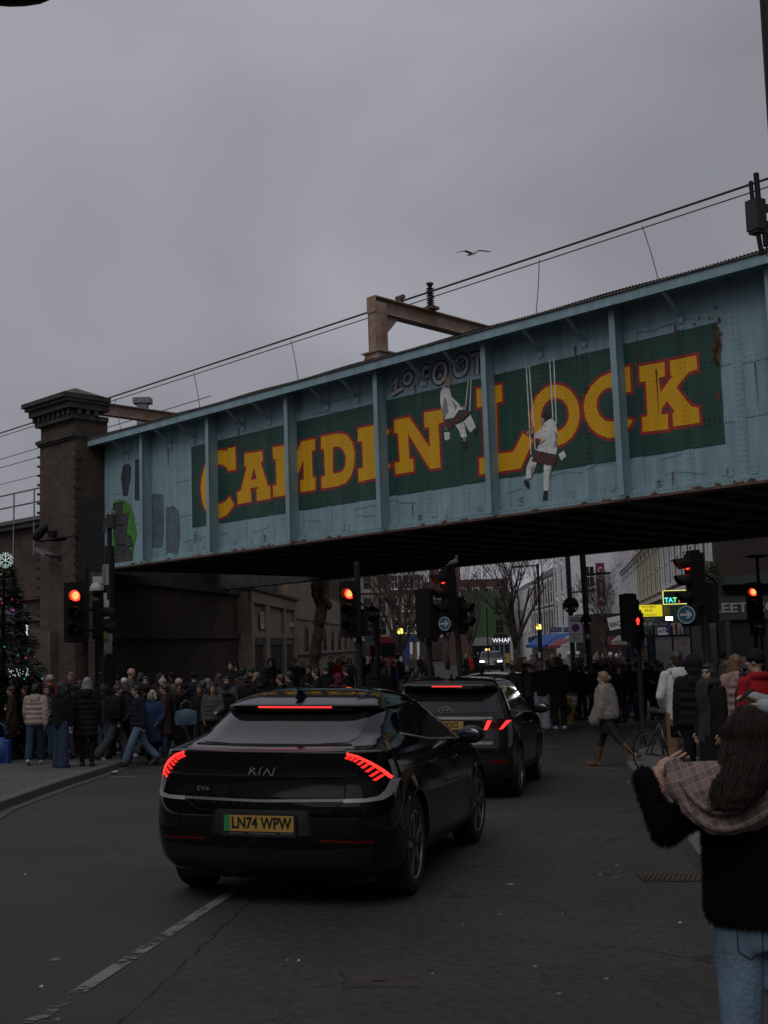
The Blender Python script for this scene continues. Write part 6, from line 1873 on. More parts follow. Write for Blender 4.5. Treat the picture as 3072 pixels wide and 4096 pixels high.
bmats = [(mat('silver_bauble',(.35,.37,.38),.25,.6),'small silver bauble on the christmas tree'),(mat('teal_bauble',(.03,.25,.25),.25,.3),'small teal bauble on the christmas tree'),(mat('magenta_bauble',(.30,.01,.13),.25,.3),'small magenta bauble on the christmas tree'),(mat('white_bauble',(.5,.5,.5),.5),'matt white bauble on the christmas tree'),(glow('teal_light',(.1,.8,.75),.3),'glowing teal light on the christmas tree'),(glow('pink_light',(.95,.05,.5),.35),'glowing pink light on the christmas tree')]
sp_ = MB().ell((0,0,0),(1,1,1), n=12, k=8).mesh('bauble', True)
sp_.materials.append(bmats[0][0])
for k in range(74):
 t = rg.uniform(.08,1)
 z = HT * (1 - t) + .25 * t
 a_ = rg.uniform(-PI * .98, PI * .05)
 r = .10 + 1.10 * t
 i = rg.choice((0,0,1,1,2,2,3,4,5))
 o = link('bauble', sp_, None, [bmats[i][0]] if k else None)
 if k == 0: o.material_slots[0].link = 'OBJECT'; o.material_slots[0].material = bmats[i][0]
 else: o.material_slots[0].link = 'OBJECT'; o.material_slots[0].material = bmats[i][0]
 s_ = rg.uniform(.022,.042) if i < 4 else rg.uniform(.016,.026)
 o.scale = (s_,) * 3
 o.location = (ct_x + r * math.cos(a_),24 + r * math.sin(a_), ct.location.z + z - .12 * r)
 tag(o, bmats[i][1],'bauble','baubles and lights on the christmas tree')
sf_ = thing('snowflake_light','glittering white snowflake light topping the christmas tree','light', at(22,2241,23.9))
mb = MB()
for k in range(6):
 a_ = PI / 3 * k + PI / 6
 d = Vector((math.cos(a_),0, math.sin(a_))); n_ = Vector((-d.z, 0, d.x))
 for q in range(7): mb.ell(d * (.02 + .028 * q),(.011,) * 3, n=6, k=4)
 for q in (1,-1):
  for s_ in range(1,4): mb.ell(d * .09 + (d * .7 + n_ * q) * .024 * s_, (.010,) * 3, n=6, k=4); mb.ell(d * .14 + (d * .7 + n_ * q) * .02 * s_, (.009,) * 3, n=6, k=4)
mb.build('leds', glow('cool_white_led',(.75,1,.9),.7), sf_)
sf_.scale = (.82,) * 3
for u, v, lb_ in ((108,2520,'upright string of white lights on the christmas tree'),(75,2690,'tangle of white lights low on the christmas tree')):
 o = thing('light_string', lb_, 'light', at(u, v, 23.2))
 mb = MB()
 for k in range(34): mb.ell((rg.uniform(-.02,.02) if u == 108 else rg.uniform(-.2,.2), rg.uniform(-.02,.02), rg.uniform(-.1,.1) * (1 if u == 108 else .8)),(.008,) * 3, n=6, k=4)
 mb.build('leds', MATS['cool_white_led'], o)
# ================================================================== traffic signals, signs, street furniture
SIGB = mat('signal_black',(0.005,0.005,0.0055),.6, spec=.18)
LENSD = mat('unlit_lens',(0.012,0.008,0.008),.25)
LREDHOT = mat('lit_signal_red',(.5,.02,.01),.4, emit=(1.0,.035,.02), estr=2.6)
LCORE = mat('lit_signal_core',(.5,.1,.02),.4, emit=(1.0,.19,.05), estr=3.4)
LREDGL = mat('lit_visor_red',(.25,.0,.0),.5)
BLUES = mat('blue_sign_face',(0.012,0.075,0.15),.45)
SIGNW = mat('white_sign_enamel',(0.36,0.36,0.37),.5)
def signal_head(root, c, yaw, n=3, lit=None, back=True, man=False, w_=.30, r=.10, sp=.29, sc=1.0):
 """a signal head looking along its own -y"""
 H = bpy.data.objects.new('signal_head', None); COL.objects.link(H); H.parent = root; H.location = c; H.rotation_euler = (0,0, yaw); H.scale = (sc,) * 3
 h = sp * n + .05
 mb = MB(); mb.box((0,.09,0),(w_, .18, h)); mb.box((0,.0,0),(w_ + (.10 if back else .0),.02, h + (.10 if back else 0)))
 mb.box((0,.10, h / 2 + .03),(w_ * .8,.16,.06)); mb.box((0,.10,-h / 2 - .03),(w_ * .8,.16,.06))
 mb.build('housing', SIGB, H)
 for i in range(n):
  z = sp * ((n - 1) / 2 - i)
  L_ = MB(); L_.lathe((0,-.012, z),(0,-.05, z),[(0, r),(.012, r),(.024, r * .8),(.032, r * .4),(.035,.004)],20)
  lo = L_.build('lens', LREDHOT if (i == lit and not man) else LENSD, H, smooth=True)
  if i == lit and not man:
   k_ = MB(); k_.ell((0,-.046, z - .004),(r * .60,.012, r * .68), n=16, k=8); k_.build('bulb', LCORE, H, smooth=True)
  if man and i == lit:
   m2 = MB()
   zz = z
   m2.ell((0,-.058, zz + .062),(.020,.006,.022)); m2.cap((0,-.058, zz + .03),(0,-.058, zz - .01),.024,.018); m2.cap((-.028,-.058, zz + .035),(-.030,-.058, zz - .02),.009); m2.cap((.028,-.058, zz + .035),(.030,-.058, zz - .02),.009); m2.cap((-.012,-.058, zz - .01),(-.014,-.058, zz - .078),.012); m2.cap((.012,-.058, zz - .01),(.014,-.058, zz - .078),.012)
   m2.build('red_man', glow('red_man_light',(1,.05,.04),1.5), H, smooth=True)
  v = MB()
  rows = []
  for k in range(15):
   a_ = R(-38) + (PI + R(76)) * k / 14
   x, zz = math.cos(a_), math.sin(a_)
   ln = .20 + .07 * max(0, zz) - .10 * max(0,-zz)
   rows.append([Vector((x * (r + .012),-.012, z + zz * (r + .012))), Vector((x * (r + .006),-ln, z + zz * (r + .006) - .02)), Vector((x * (r - .0),-ln, z + zz * (r - .0) - .02)), Vector((x * (r + .004),-.012, z + zz * (r + .004)))])
  v.loft(rows); v.build('visor', SIGB, H, smooth=True, sharp=50, fix=True)
 return H
def pole(root, h, r=.057, base=True):
 mb = MB(); mb.lathe((0,0,-.05),(0,0, h),[(0, r * 1.35 if base else r),(.35, r * 1.35 if base else r),(.40, r),(h, r),(h + .05, r),(h + .06, r * .9)],16); mb.build('pole', BLACK_METAL, root, smooth=True, sharp=40)
def arrow_sign(root, c, yaw, r=.135, dark=False):
 S_ = bpy.data.objects.new('arrow_sign', None); COL.objects.link(S_); S_.parent = root; S_.location = c; S_.rotation_euler = (0,0, yaw)
 mb = MB(); mb.cyl((0,.02,0),(0,0,0), r, n=32); mb.build('disc', SIGB if dark else BLUES, S_)
 mb = MB(); pl = [(r * math.cos(2 * PI * k / 40), r * math.sin(2 * PI * k / 40)) for k in range(41)]; mb.prism(ribbon(pl, .016), XZ(0,.004,0),.008); mb.build('rim', mat('dim_sign_rim',(.05,.05,.055),.5) if dark else SIGNW, S_)
 mb = MB(); a_ = r / .135; mb.prism([(q[0] * a_, q[1] * a_) for q in ((-.10,-.018),(.03,-.018),(-.01,-.062),(.034,-.062),(.098,0),(.034,.062),(-.01,.062),(.03,.018),(-.10,.018))], XZ(0,-.001,0),.004); mb.build('arrow', MG if dark else SIGNW, S_)
def post(name, label, u, vtop, Y, cat, raised=.1, r=.057, group=None, base=True):
 """upright pole whose top is seen at (u, vtop); returns root and the top height above its foot"""
 p = at(u, vtop, Y)
 g = gz(p.x, Y) + raised
 o = thing(name, label, cat, (p.x, Y, g), group=group)
 pole(o, p.z - g, r, base)
 return o, p.z - g
def rel(o, u, v, Y=None):
 return at(u, v, Y or o.location.y) - Vector(o.location)
SG_ = 'traffic signals at the junction'
t1, h1 = post('traffic_light','traffic light lit red in front of the brick pier at the far left',342,2268,23.3,'traffic light', group=SG_)
c = rel(t1,305,2450,23.1); signal_head(t1, c + Vector((.02,-.1,0)),.10, lit=0, sc=1.13)
mb = MB(); mb.bar(c + Vector((.1,0,.4)),(0,0, c.z + .4),.05,.04); mb.bar(c + Vector((.1,0,-.4)),(0,0, c.z - .4),.05,.04); mb.build('bracket', SIGB, t1)
c = rel(t1,405,2480,23.5); signal_head(t1, c, 1.9, n=2); mb = MB(); mb.bar(c + Vector((0,0,.2)),(0,0, c.z + .2),.04,.04); mb.bar(c + Vector((0,0,-.2)),(0,0, c.z - .2),.04,.04); mb.build('bracket', SIGB, t1)
s1, _ = post('signal_post','thin black post right of the far left traffic light',387,2420,23.9,'post', r=.04)
t2, h2 = post('traffic_light','traffic light lit red against the brick warehouse under the bridge',1428,2250,22,'traffic light', group=SG_)
c = rel(t2,1402,2437,21.85); signal_head(t2, c + Vector((0,-.02,0)),-.28, lit=0)
mb = MB(); mb.tube([c + Vector((.15,.1,.15)), c + Vector((.32,.12,.0)), c + Vector((.34,.12,-.12)), c + Vector((.22,.1,-.2))],.018,6); mb.box((c.x + .24, c.y + .16, c.z - .25),(.14,.2,.5)); mb.build('bracket', SIGB, t2)
t3, h3 = post('traffic_light','central traffic light turned left with a blue arrow sign and a pigeon on top',1842,2272,23.8,'traffic light', group=SG_)
t3.rotation_euler = (0,-.045,0)
c = rel(t3,1803,2370,23.6); signal_head(t3, c + Vector((.02,0,0)),-1.08, lit=0, back=False); arrow_sign(t3, rel(t3,1802,2491,23.45),-.62,.128)
mb = MB(); q = rel(t3,1806,2491,23.62); mb.box(q, (.24,.16,.36)); mb.build('sign_box', SIGB, t3)
c = rel(t3,1878,2462,23.9); signal_head(t3, c, .95, n=2, back=False)
pg = thing('pigeon','grey pigeon perched on top of the central traffic light','bird', at(1813,2262,23.8), rz=.6)
mb = MB(); mb.cap((0,.07,.05),(0,-.08,.07),.05,.06, n=12); mb.cap((0,-.10,.10),(0,-.12,.17),.032,.028); mb.cap((0,.10,.04),(0,.24,.01),.03,.012); mb.add([(-.006,-.145,.17),(.006,-.145,.17),(0,-.175,.162),(0,-.145,.18)],[(0,1,2),(1,3,2),(3,0,2)]); 
for x in (-.02,.02): mb.cyl((x, 0,.02),(x, 0,-.045),.006, n=5)
me = remesh(mb, .008,2); link('body', me, pg, [mat('pigeon_grey',(.09,.095,.105),.8, var=.3, scale=20)])
t4, h4 = post('traffic_light','back turned traffic light left of the central signal pole',1722,2390,25,'traffic light', group=SG_)
t4.rotation_euler = (0,-.03,0)
c = rel(t4,1716,2452,24.95); signal_head(t4, c, PI - .12, back=True, w_=.28)
c = rel(t4,1757,2495,24.95); signal_head(t4, c, 2.0, n=2, back=False)
t5, h5 = post('traffic_light','back turned traffic light with a lit red man facing the crossing',2545,2400,26,'traffic light', group=SG_)
c = rel(t5,2515,2470,25.95); signal_head(t5, c, PI - .1, w_=.28)
c = rel(t5,2548,2510,25.8); signal_head(t5, c + Vector((0,-.05,0)),.05, n=2, lit=0, man=True, back=False, w_=.27)
t6, h6 = post('traffic_light','large traffic light at the right turned sideways with a blue arrow sign',2814,2212,20.8,'traffic light', group=SG_, r=.075)
t6.rotation_euler = (0,-.02,0)
c = rel(t6,2772,2320,20.7); signal_head(t6, c, -1.42, lit=0, back=False, w_=.32, r=.105); arrow_sign(t6, rel(t6,2757,2456,20.35),-.55,.145)
mb = MB(); mb.box(rel(t6,2772,2460,20.6),(.26,.2,.38)); mb.box(rel(t6,2845,2415,20.9),(.30,.26,.68)); mb.tube([rel(t6,2826,2290,20.8), rel(t6,2868,2318,20.8), rel(t6,2886,2345,20.8), rel(t6,2868,2370,20.8)],.02,6); mb.build('sign_box', SIGB, t6)
t7, h7 = post('traffic_light','traffic light lit red at the right edge with a dark arrow sign',3012,2345,29,'traffic light', group=SG_)
c = rel(t7,3019,2415,28.85); signal_head(t7, c, -.55, lit=0, w_=.30, back=True)
arrow_sign(t7, rel(t7,3034,2505,28.6),.1,.12, dark=True)
mb = MB(); mb.box(rel(t7,3030,2500,28.75),(.34,.1,.5)); mb.build('sign_box', SIGB, t7)
lp, lh = post('street_lamp','black street lamp with a flat mushroom head at the right edge',3028,2225,33,'street lamp', r=.05)
mb = MB(); mb.lathe((.0,0, lh - .06),(0,0, lh + .2),[(0,.05),(.03,.28),(.08,.34),(.12,.28),(.17,.1),(.19,.02)],20); mb.build('lamp_head', BLACK_METAL, lp, smooth=True, sharp=50)
# lamp column with dome cameras and stickers, left
lc_, lch = post('lamp_column','black sticker covered lamp column with cameras beside the bridge end',438,2080,24,'lamp column', r=.05)
hb_ = rel(lc_, 438,2182).z
mb = MB(); mb.lathe((0,0,0),(0,0,5),[(0,.135),(rel(lc_, 438,2560).z, .115),(rel(lc_, 438,2420).z, .10),(hb_ - .02,.10),(hb_, .06)],18); mb.build('base_sleeve', BLACK_METAL, lc_, smooth=True, sharp=40)
mb = MB(); c = rel(lc_, 446,2062); mb.ell(c, (.13,.13,.10)); mb.cyl(c - Vector((0.0,0,.02)), c - Vector((0,0,.26)),.125,.10, n=16); mb.box(c + Vector((-.14,0,-.2)),(.05,.08,.3)); mb.build('camera_dome', mat('smoked_dome',(.05,.05,.055),.2), lc_, smooth=True, sharp=50)
c = rel(lc_, 388,2360)
mb = MB(); mb.lathe(c + Vector((0,0,.16)), c - Vector((0,0,.02)),[(0,.04),(.03,.10),(.10,.14),(.17,.155),(.18,.15)],18); mb.box(c + Vector((.10,0,.20)),(.34,.14,.14)); mb.build('dome_camera_cap', SIGNW, lc_, smooth=True, sharp=50)
mb = MB(); mb.ell(c - Vector((0,0,.04)),(.12,.12,.12)); mb.build('dome_camera_glass', mat('black_dome',(.01,.01,.011),.1), lc_, smooth=True)
stk = [mat('sticker_%d' % i, c_, .6) for i, c_ in enumerate(((.35,.35,.35),(.2,.2,.2),(.3,.22,.02),(.03,.16,.07),(.28,.05,.06)))]
rg = random.Random(6)
for u, v, w2, h2, mi in ((426,2300,.16,.42,1),(424,2386,.10,.14,0),(429,2415,.13,.15,0),(430,2460,.13,.16,0),(427,2522,.08,.1,1),(426,2538,.1,.2,2),(442,2550,.14,.15,0),(430,2562,.1,.1,3),(440,2575,.13,.1,0),(432,2590,.15,.14,0),(446,2590,.1,.06,2),(437,2605,.18,.1,1),(425,2622,.06,.06,4),(432,2575,.16,.1,1)):
 c = rel(lc_, u, v)
 rr = .123
 mb = MB(); a0 = math.atan2(-math.sqrt(max(.0004, rr * rr - min(abs(c.x),.11) ** 2)), c.x); n = 6
 rows = [[Vector((rr * math.cos(a0 + (k / n - .5) * w2 / rr), rr * math.sin(a0 + (k / n - .5) * w2 / rr), c.z + s_ * h2 / 2)) for s_ in (-1,1)] for k in range(n + 1)]
 mb.loft(rows, closed=False, cap=False); mb.build('sticker', stk[mi], lc_)
mb = MB(); c = rel(lc_, 428,2310); mb.box(c + Vector((-.05,-.12,0)),(.03,.02,.5)); mb.build('bracket', STEEL, lc_)
# parking zone signs and their posts
def zone_sign(root, c, W_, H_, rz=0.0):
 Z_ = bpy.data.objects.new('zone_sign', None); COL.objects.link(Z_); Z_.parent = root; Z_.location = c; Z_.rotation_euler = (0,0.0, rz)
 mb = MB(); mb.box((0,.012,0),(W_, .02, H_)); mb.build('plate', SIGNW, Z_)
 add_text('lettering','Controlled', H_ * .088, Matrix.Translation((0,-.002, H_ * .42)) @ XZ(), LETK, Z_, .003, bold=.002)
 add_text('lettering','ZONE', H_ * .125, Matrix.Translation((0,-.002, H_ * .315)) @ XZ(), LETK, Z_, .003, bold=.004)
 r = W_ * .29
 mb = MB(); mb.cyl((0,0, H_ * .05),(0,-.004, H_ * .05), r, n=36); mb.build('red_ring', mat('sign_red',(.30,.012,.02),.5), Z_)
 mb = MB(); mb.cyl((0,-.003, H_ * .05),(0,-.007, H_ * .05), r * .80, n=36); mb.build('blue_disc', mat('sign_blue',(.012,.03,.24),.5), Z_)
 mb = MB(); mb.prism(ribbon([(-r * .6, H_ * .05 + r * .6),(r * .6, H_ * .05 - r * .6)], r * .2), XZ(0,-.007,0),.002); mb.build('red_slash', MATS['sign_red'], Z_)
 mb = MB(); mb.box((0,-.002,-H_ * .19),(W_ * .96,.004,.012)); mb.build('divider', LETK, Z_)
 for i, t_ in enumerate(('Mon - Fri','8.30 am - 11 pm','Sat - Sun')): add_text('lettering', t_, H_ * .055, Matrix.Translation((0,-.002,-H_ * (.255 + .075 * i))) @ XZ(), LETK, Z_, .003)
def round_back(root, c, r, rz=0.0):
 mb = MB(); mb.cyl(c + Vector((0,-.02,0)), c + Vector((0,.01,0)), r, n=32); mb.bar(c + Vector((-r * .9,-.03,.1 * r)), c + Vector((r * .9,-.03,.1 * r)),.03,.03); mb.build('round_sign_back', SIGB, root)
 mb = MB()
 for sx in (-1,1): mb.box(c + Vector((sx * r * .6,-.026,-.45 * r)),(.07,.01,.07))
 mb.build('label', SIGNW, root)
z1, zh = post('sign_post','tall black post carrying a parking zone sign and a round sign back',2275,2180,41,'sign post', r=.085)
z1.rotation_euler = (0,-.012,0)
zone_sign(z1, rel(z1,2306,2516,40.85),56 / CAM_F * 41,106 / CAM_F * 41); round_back(z1, rel(z1,2288,2421,40.85),.275)
mb = MB(); c = rel(z1,2282,2370); mb.bar(c, c + Vector((.82,0,.02)),.05,.05); mb.build('arm', BLACK_METAL, z1)
z2, zh = post('sign_post','second tall black post with a smaller round sign back and a crossarm',2340,2180,39,'sign post', r=.10)
z2.rotation_euler = (0,-.02,0)
round_back(z2, rel(z2,2351,2482,38.85),.19)
mb = MB(); c = rel(z2,2344,2300); mb.bar(c, c + Vector((.9,0,.03)),.07,.07); mb.bar(c + Vector((.45,0,.02)), c + Vector((.62,0,.03)),.1,.1); mb.build('arm', BLACK_METAL, z2)
mb = MB(); mb.box(rel(z2,2357,2545,38.85),(.10,.04,.14)); mb.build('label', mat('pale_blue_label',(.2,.26,.3),.6), z2)
z3, zh = post('sign_post','black post with a parking zone sign behind the middle red traffic light',1487,2480,36,'sign post', r=.05)
zone_sign(z3, rel(z3,1479,2537,35.9),42 / CAM_F * 36,90 / CAM_F * 36)
vl, vh = post('globe_lamp','old fashioned round topped lantern on a dark post beyond the middle traffic light',1505,2450,33,'lamp', r=.075)
c = rel(vl, 1490,2450); 
mb = MB(); mb.lathe(c + Vector((0,0,.18)), c + Vector((0,0,.02)),[(0,.03),(.04,.10),(.10,.18),(.16,.215)],18); mb.cyl(c + Vector((0,0,.3)), c + Vector((0,0,.18)),.02,.03); mb.lathe(c + Vector((0,0,-.09)), c + Vector((0,0,-.27)),[(0,.20),(.06,.19),(.14,.12),(.18,.03)],18); mb.build('lantern_frame', SIGB, vl, smooth=True, sharp=40)
mb = MB(); mb.cyl(c + Vector((0,0,.02)), c + Vector((0,0,-.09)),.205,.19, n=18); mb.build('lantern_glass', mat('frosted_lantern',(.10,.095,.085),.4), vl, smooth=True, sharp=40)
mb = MB(); mb.box(rel(vl, 1504,2500,33.1),(.16,.2,.9)); mb.build('signal_back', SIGB, vl)
# crossing beacons
for u, v, Y, lb_ in ((1601,2525,55,'yellow flashing crossing beacon lit beside the left bare tree'),(2154,2508,58,'yellow flashing crossing beacon lit on the lamp column before the right bare tree')):
 b_, bh = post('crossing_beacon', lb_, u, v + 12, Y, 'beacon', r=.06, group='yellow crossing beacons')
 c = rel(b_, u, v)
 mb = MB(); mb.ell(c, (.15,.15,.15)); mb.build('globe', mat('amber_globe',(.4,.28,.02),.35, emit=(1,.72,.02), estr=.22), b_, smooth=True)
 mb = MB()
 for dx, dz in ((.06,.06),(-.07,-.05),(.07,-.05)): mb.ell(c + Vector((dx, -.13, dz)),(.055,.04,.07), n=8, k=5)
 mb.build('bulb', glow('amber_bulb',(1,.85,.15),2.2), b_, smooth=True)
 mb = MB()
 for k in range(0,8,2): mb.cyl((0,0,.25 * k),(0,0,.25 * k + .25),.064, n=14)
 mb.build('white_band', SIGNW, b_)
s_l, slh = post('street_lamp','tall thin street lamp with a long arm left of the white terrace',2150,2255,70,'street lamp', r=.08)
mb = MB(); c = rel(s_l, 2150,2262); mb.tube([c, rel(s_l, 2130,2263), rel(s_l, 2060,2266)],.04,6); mb.box(rel(s_l, 2070,2268),(.7,.2,.08)); c2 = rel(s_l, 2150,2312); mb.cap(c2, c2 + Vector((.1,0,.0)),.1); mb.build('arm', BLACK_METAL, s_l)
post('thin_pole','thin grey pole in front of the green building',1946,2428,85,'pole', r=.05)
# bins, bollards, boards
def bin_(u, vb, Y, label, h=1.15, r=.30, top_grey=False, green=False):
 p = at(u, vb, Y)
 o = thing('litter_bin', label, 'bin',(p.x, Y, gz(p.x, Y) + .1))
 mb = MB(); mb.lathe((0,0,0),(0,0, h),[(0, r * .92),(.05, r),(h * .72, r),(h * .74, r * 1.06),(h * .78, r * 1.06),(h * .80, r * .9),(h * .94, r * .9),(h * .95, r * 1.08),(h, r * 1.0)],24); mb.build('body', BLACK_METAL, o, smooth=True, sharp=35)
 if top_grey: mb = MB(); mb.lathe((0,0, h),(0,0, h + .05),[(0, r * 1.05),(.03, r * 1.0),(.05, r * .7)],24); mb.build('lid', STEEL, o, smooth=True, sharp=35)
 if green:
  mb = MB(); mb.prism([(-.20,.05),(-.12,.02),(0,.0),(.12,.02),(.20,.05),(.15,-.08),(.06,-.14),(-.06,-.14),(-.15,-.08)], XZ(0,-r * 1.08, h * .74),.01); mb.build('green_mark', mat('bin_green',(.04,.22,.04),.5), o)
bin_(2336,2740,38,'black litter bin with a grey lid and green mark on the island',1.2,.33, True, True)
bin_(1618,2690,52,'black litter bin by the left crossing beacon',1.15,.32)
bin_(1896,2672,86,'black litter bin far along the street left of the oncoming car',1.3,.4)
yb = at(2265,2893,32.5)
o = thing('keep_left_bollard','grubby yellow traffic bollard with a round dark panel on the island','bollard',(yb.x, 32.5, gz(yb.x, 32.5) + .1), rz=.12)
k = 32.5 / CAM_F
mb = MB(); hh, ww = 106 * k, 50 * k
mb.prism([(-ww / 2,.18),(-ww * .30,0.02),(ww * .30,0.02),(ww / 2,.18),(ww * .52, hh * .93),(ww * .42, hh),(-ww * .42, hh),(-ww * .52, hh * .93)], XZ(0,.14,0),.28); mb.build('body', mat('grubby_yellow_plastic',(.50,.27,.012),.5, var=.4, scale=5), o)
mb = MB(); pl = [(ww * .33 * math.cos(2 * PI * q / 30), hh * .57 + ww * .33 * math.sin(2 * PI * q / 30)) for q in range(31)]; mb.prism(ribbon(pl, .035), XZ(0,-.142,0),.012); mb.build('panel_ring', TRIM, o)
mb = MB(); mb.cyl((0,-.145, hh * .57),(0,-.152, hh * .57), ww * .30, n=30); mb.build('round_panel', mat('scuffed_panel',(.06,.055,.035),.3, var=.6, scale=8), o)
ybd = at(1585,2757,34)
o = thing('pavement_sign','black framed yellow pavement sign on the left footway','sign',(ybd.x, 34, gz(ybd.x, 34) + .1))
mb = MB(); mb.box((0,0,.5),(.30,.06,.95)); mb.build('frame', BLACK_METAL, o); mb = MB(); mb.box((0,-.035,.42),(.22,.01,.62)); mb.build('panel', mat('ochre_panel',(.2,.11,.015),.6), o)
for u, v, Y, lb_ in ((2353,2720,36,'short black bollard with a pale cap beside the litter bin'),(1633,2700,48,'short black bollard on the far left footway'), ):
 p = at(u, v, Y); o = thing('bollard', lb_, 'bollard',(p.x, Y, gz(p.x, Y) + .1)); hh = max(.6, p.z - o.location.z)
 mb = MB(); mb.lathe((0,0,0),(0,0, hh),[(0,.11),(.1,.11),(.12,.09),(hh - .1,.085),(hh - .08,.10),(hh - .02,.09),(hh, .02)],14); mb.build('body', BLACK_METAL, o, smooth=True, sharp=35)
# drain grate, covers and litter on the road
def on_road(name, label, u, v, cat):
 p = ground(u, v); o = thing(name, label, cat, (p.x, p.y, p.z), rot=(math.atan(-.0265), math.atan(.0228),0)); return o
dg_ = on_road('drain_grate','rusty slotted drain grate in the gutter near the woman in jeans',2690,3513,'drain')
dg_.rotation_euler.z = -.05
mb = MB(); mb.box((0,0,.004),(.54,.36,.012)); mb.build('frame', mat('dark_cast_iron',(.022,.017,.013),.8, var=.5), dg_)
mb = MB()
for k in range(13): mb.bar((-.24 + .04 * k - .03,-.16,.012),(-.24 + .04 * k + .06,.16,.012),.015,.012)
mb.build('bars', mat('rusty_iron_bar',(.065,.042,.028),.85, var=.4), dg_)
for u, v, lb_ in ((1545,3930,'worn reddish square cover plate in the road at the bottom'),(1950,3462,'small reddish metal cover in the road right of the front car')):
 o = on_road('cover_plate', lb_, u, v, 'cover'); s_ = .28 if v > 3800 else .2
 mb = MB(); mb.box((0,0,.002),(s_ * 1.3, s_ * .8,.008)); mb.box((0,0,.004),(s_ * 1.1, s_ * .6,.008)); mb.box((-s_ * .15,0,.009),(s_ * .25, s_ * .12,.004),1); mb.build('plate',[mat('reddish_iron',(.040,.030,.028),.8, var=.4), GAP], o)
LIT = mat('pale_litter',(.15,.145,.14),.8); LITB = mat('bright_litter',(.36,.36,.37),.7); LITO = mat('orange_litter',(.22,.09,.025),.8)
rg = random.Random(14)
for i, (u, v, L_, m_) in enumerate(((2040,3540,.07, LIT),(2720,3694,.026, LITB),(2466,3463,.03, LIT),(2753,3464,.03, LITO),(2400,3500,.03, LIT),(2463,3512,.02, LIT),(1850,3703,.02, LIT),(220,3843,.06, LIT),(165,3950,.025, LITB),(440,3430,.025, LIT),(475,3427,.02, LIT),(100,3500,.02, LITB),(1150,3845,.02, LIT),(2000,3660,.02, LIT),(2250,3659,.02, LIT),(230,4083,.03, LIT),(2425,3920,.03, LIT),(2235,3980,.03, LIT),(2513,3130,.025, LITB),(2500,3100,.03, LIT),(2555,3155,.025, LITB),(1730,3900,.02, LIT),(2140,3870,.03, LIT),(700,3240,.03, LIT),(320,3370,.02, LIT),(1195,3846,.018, LITB))):
 p = ground(u, v)
 o = thing('paper_scrap','small pale scrap of litter lying on the road' if m_ is not LITO else 'small orange scrap of litter lying near the drain grate','litter', p + Vector((0,0,.006)), rz=rg.uniform(-.6,.6), group='scraps of litter on the road' if m_ is not LITO else None)
 L_ *= .5
 mb = MB(); mb.add([(-L_, -L_ * .3,0),(L_ * .9,-L_ * .35,0),(L_, L_ * .2,.004),(-L_ * .8, L_ * .3,.003),(0, L_ * .45,.008),(-L_ * .9,-L_ * .3,-.004),(L_ * .9,-L_ * .35,-.004)],[(0,1,2,4,3),(0,5,6,1)])
 mb.build('scrap', m_, o)
cn = thing('drink_can','crushed silver drinks can lying by the left kerb','can', ground(459,3097) + Vector((0,-.05,.035)), rz=.7)
mb = MB(); mb.lathe((-.06,0,0),(.06,0,.0),[(0,.025),(.008,.033),(.05,.027),(.11,.033),(.12,.025)],14); mb.build('shell', CHROME, cn, smooth=True, sharp=40)
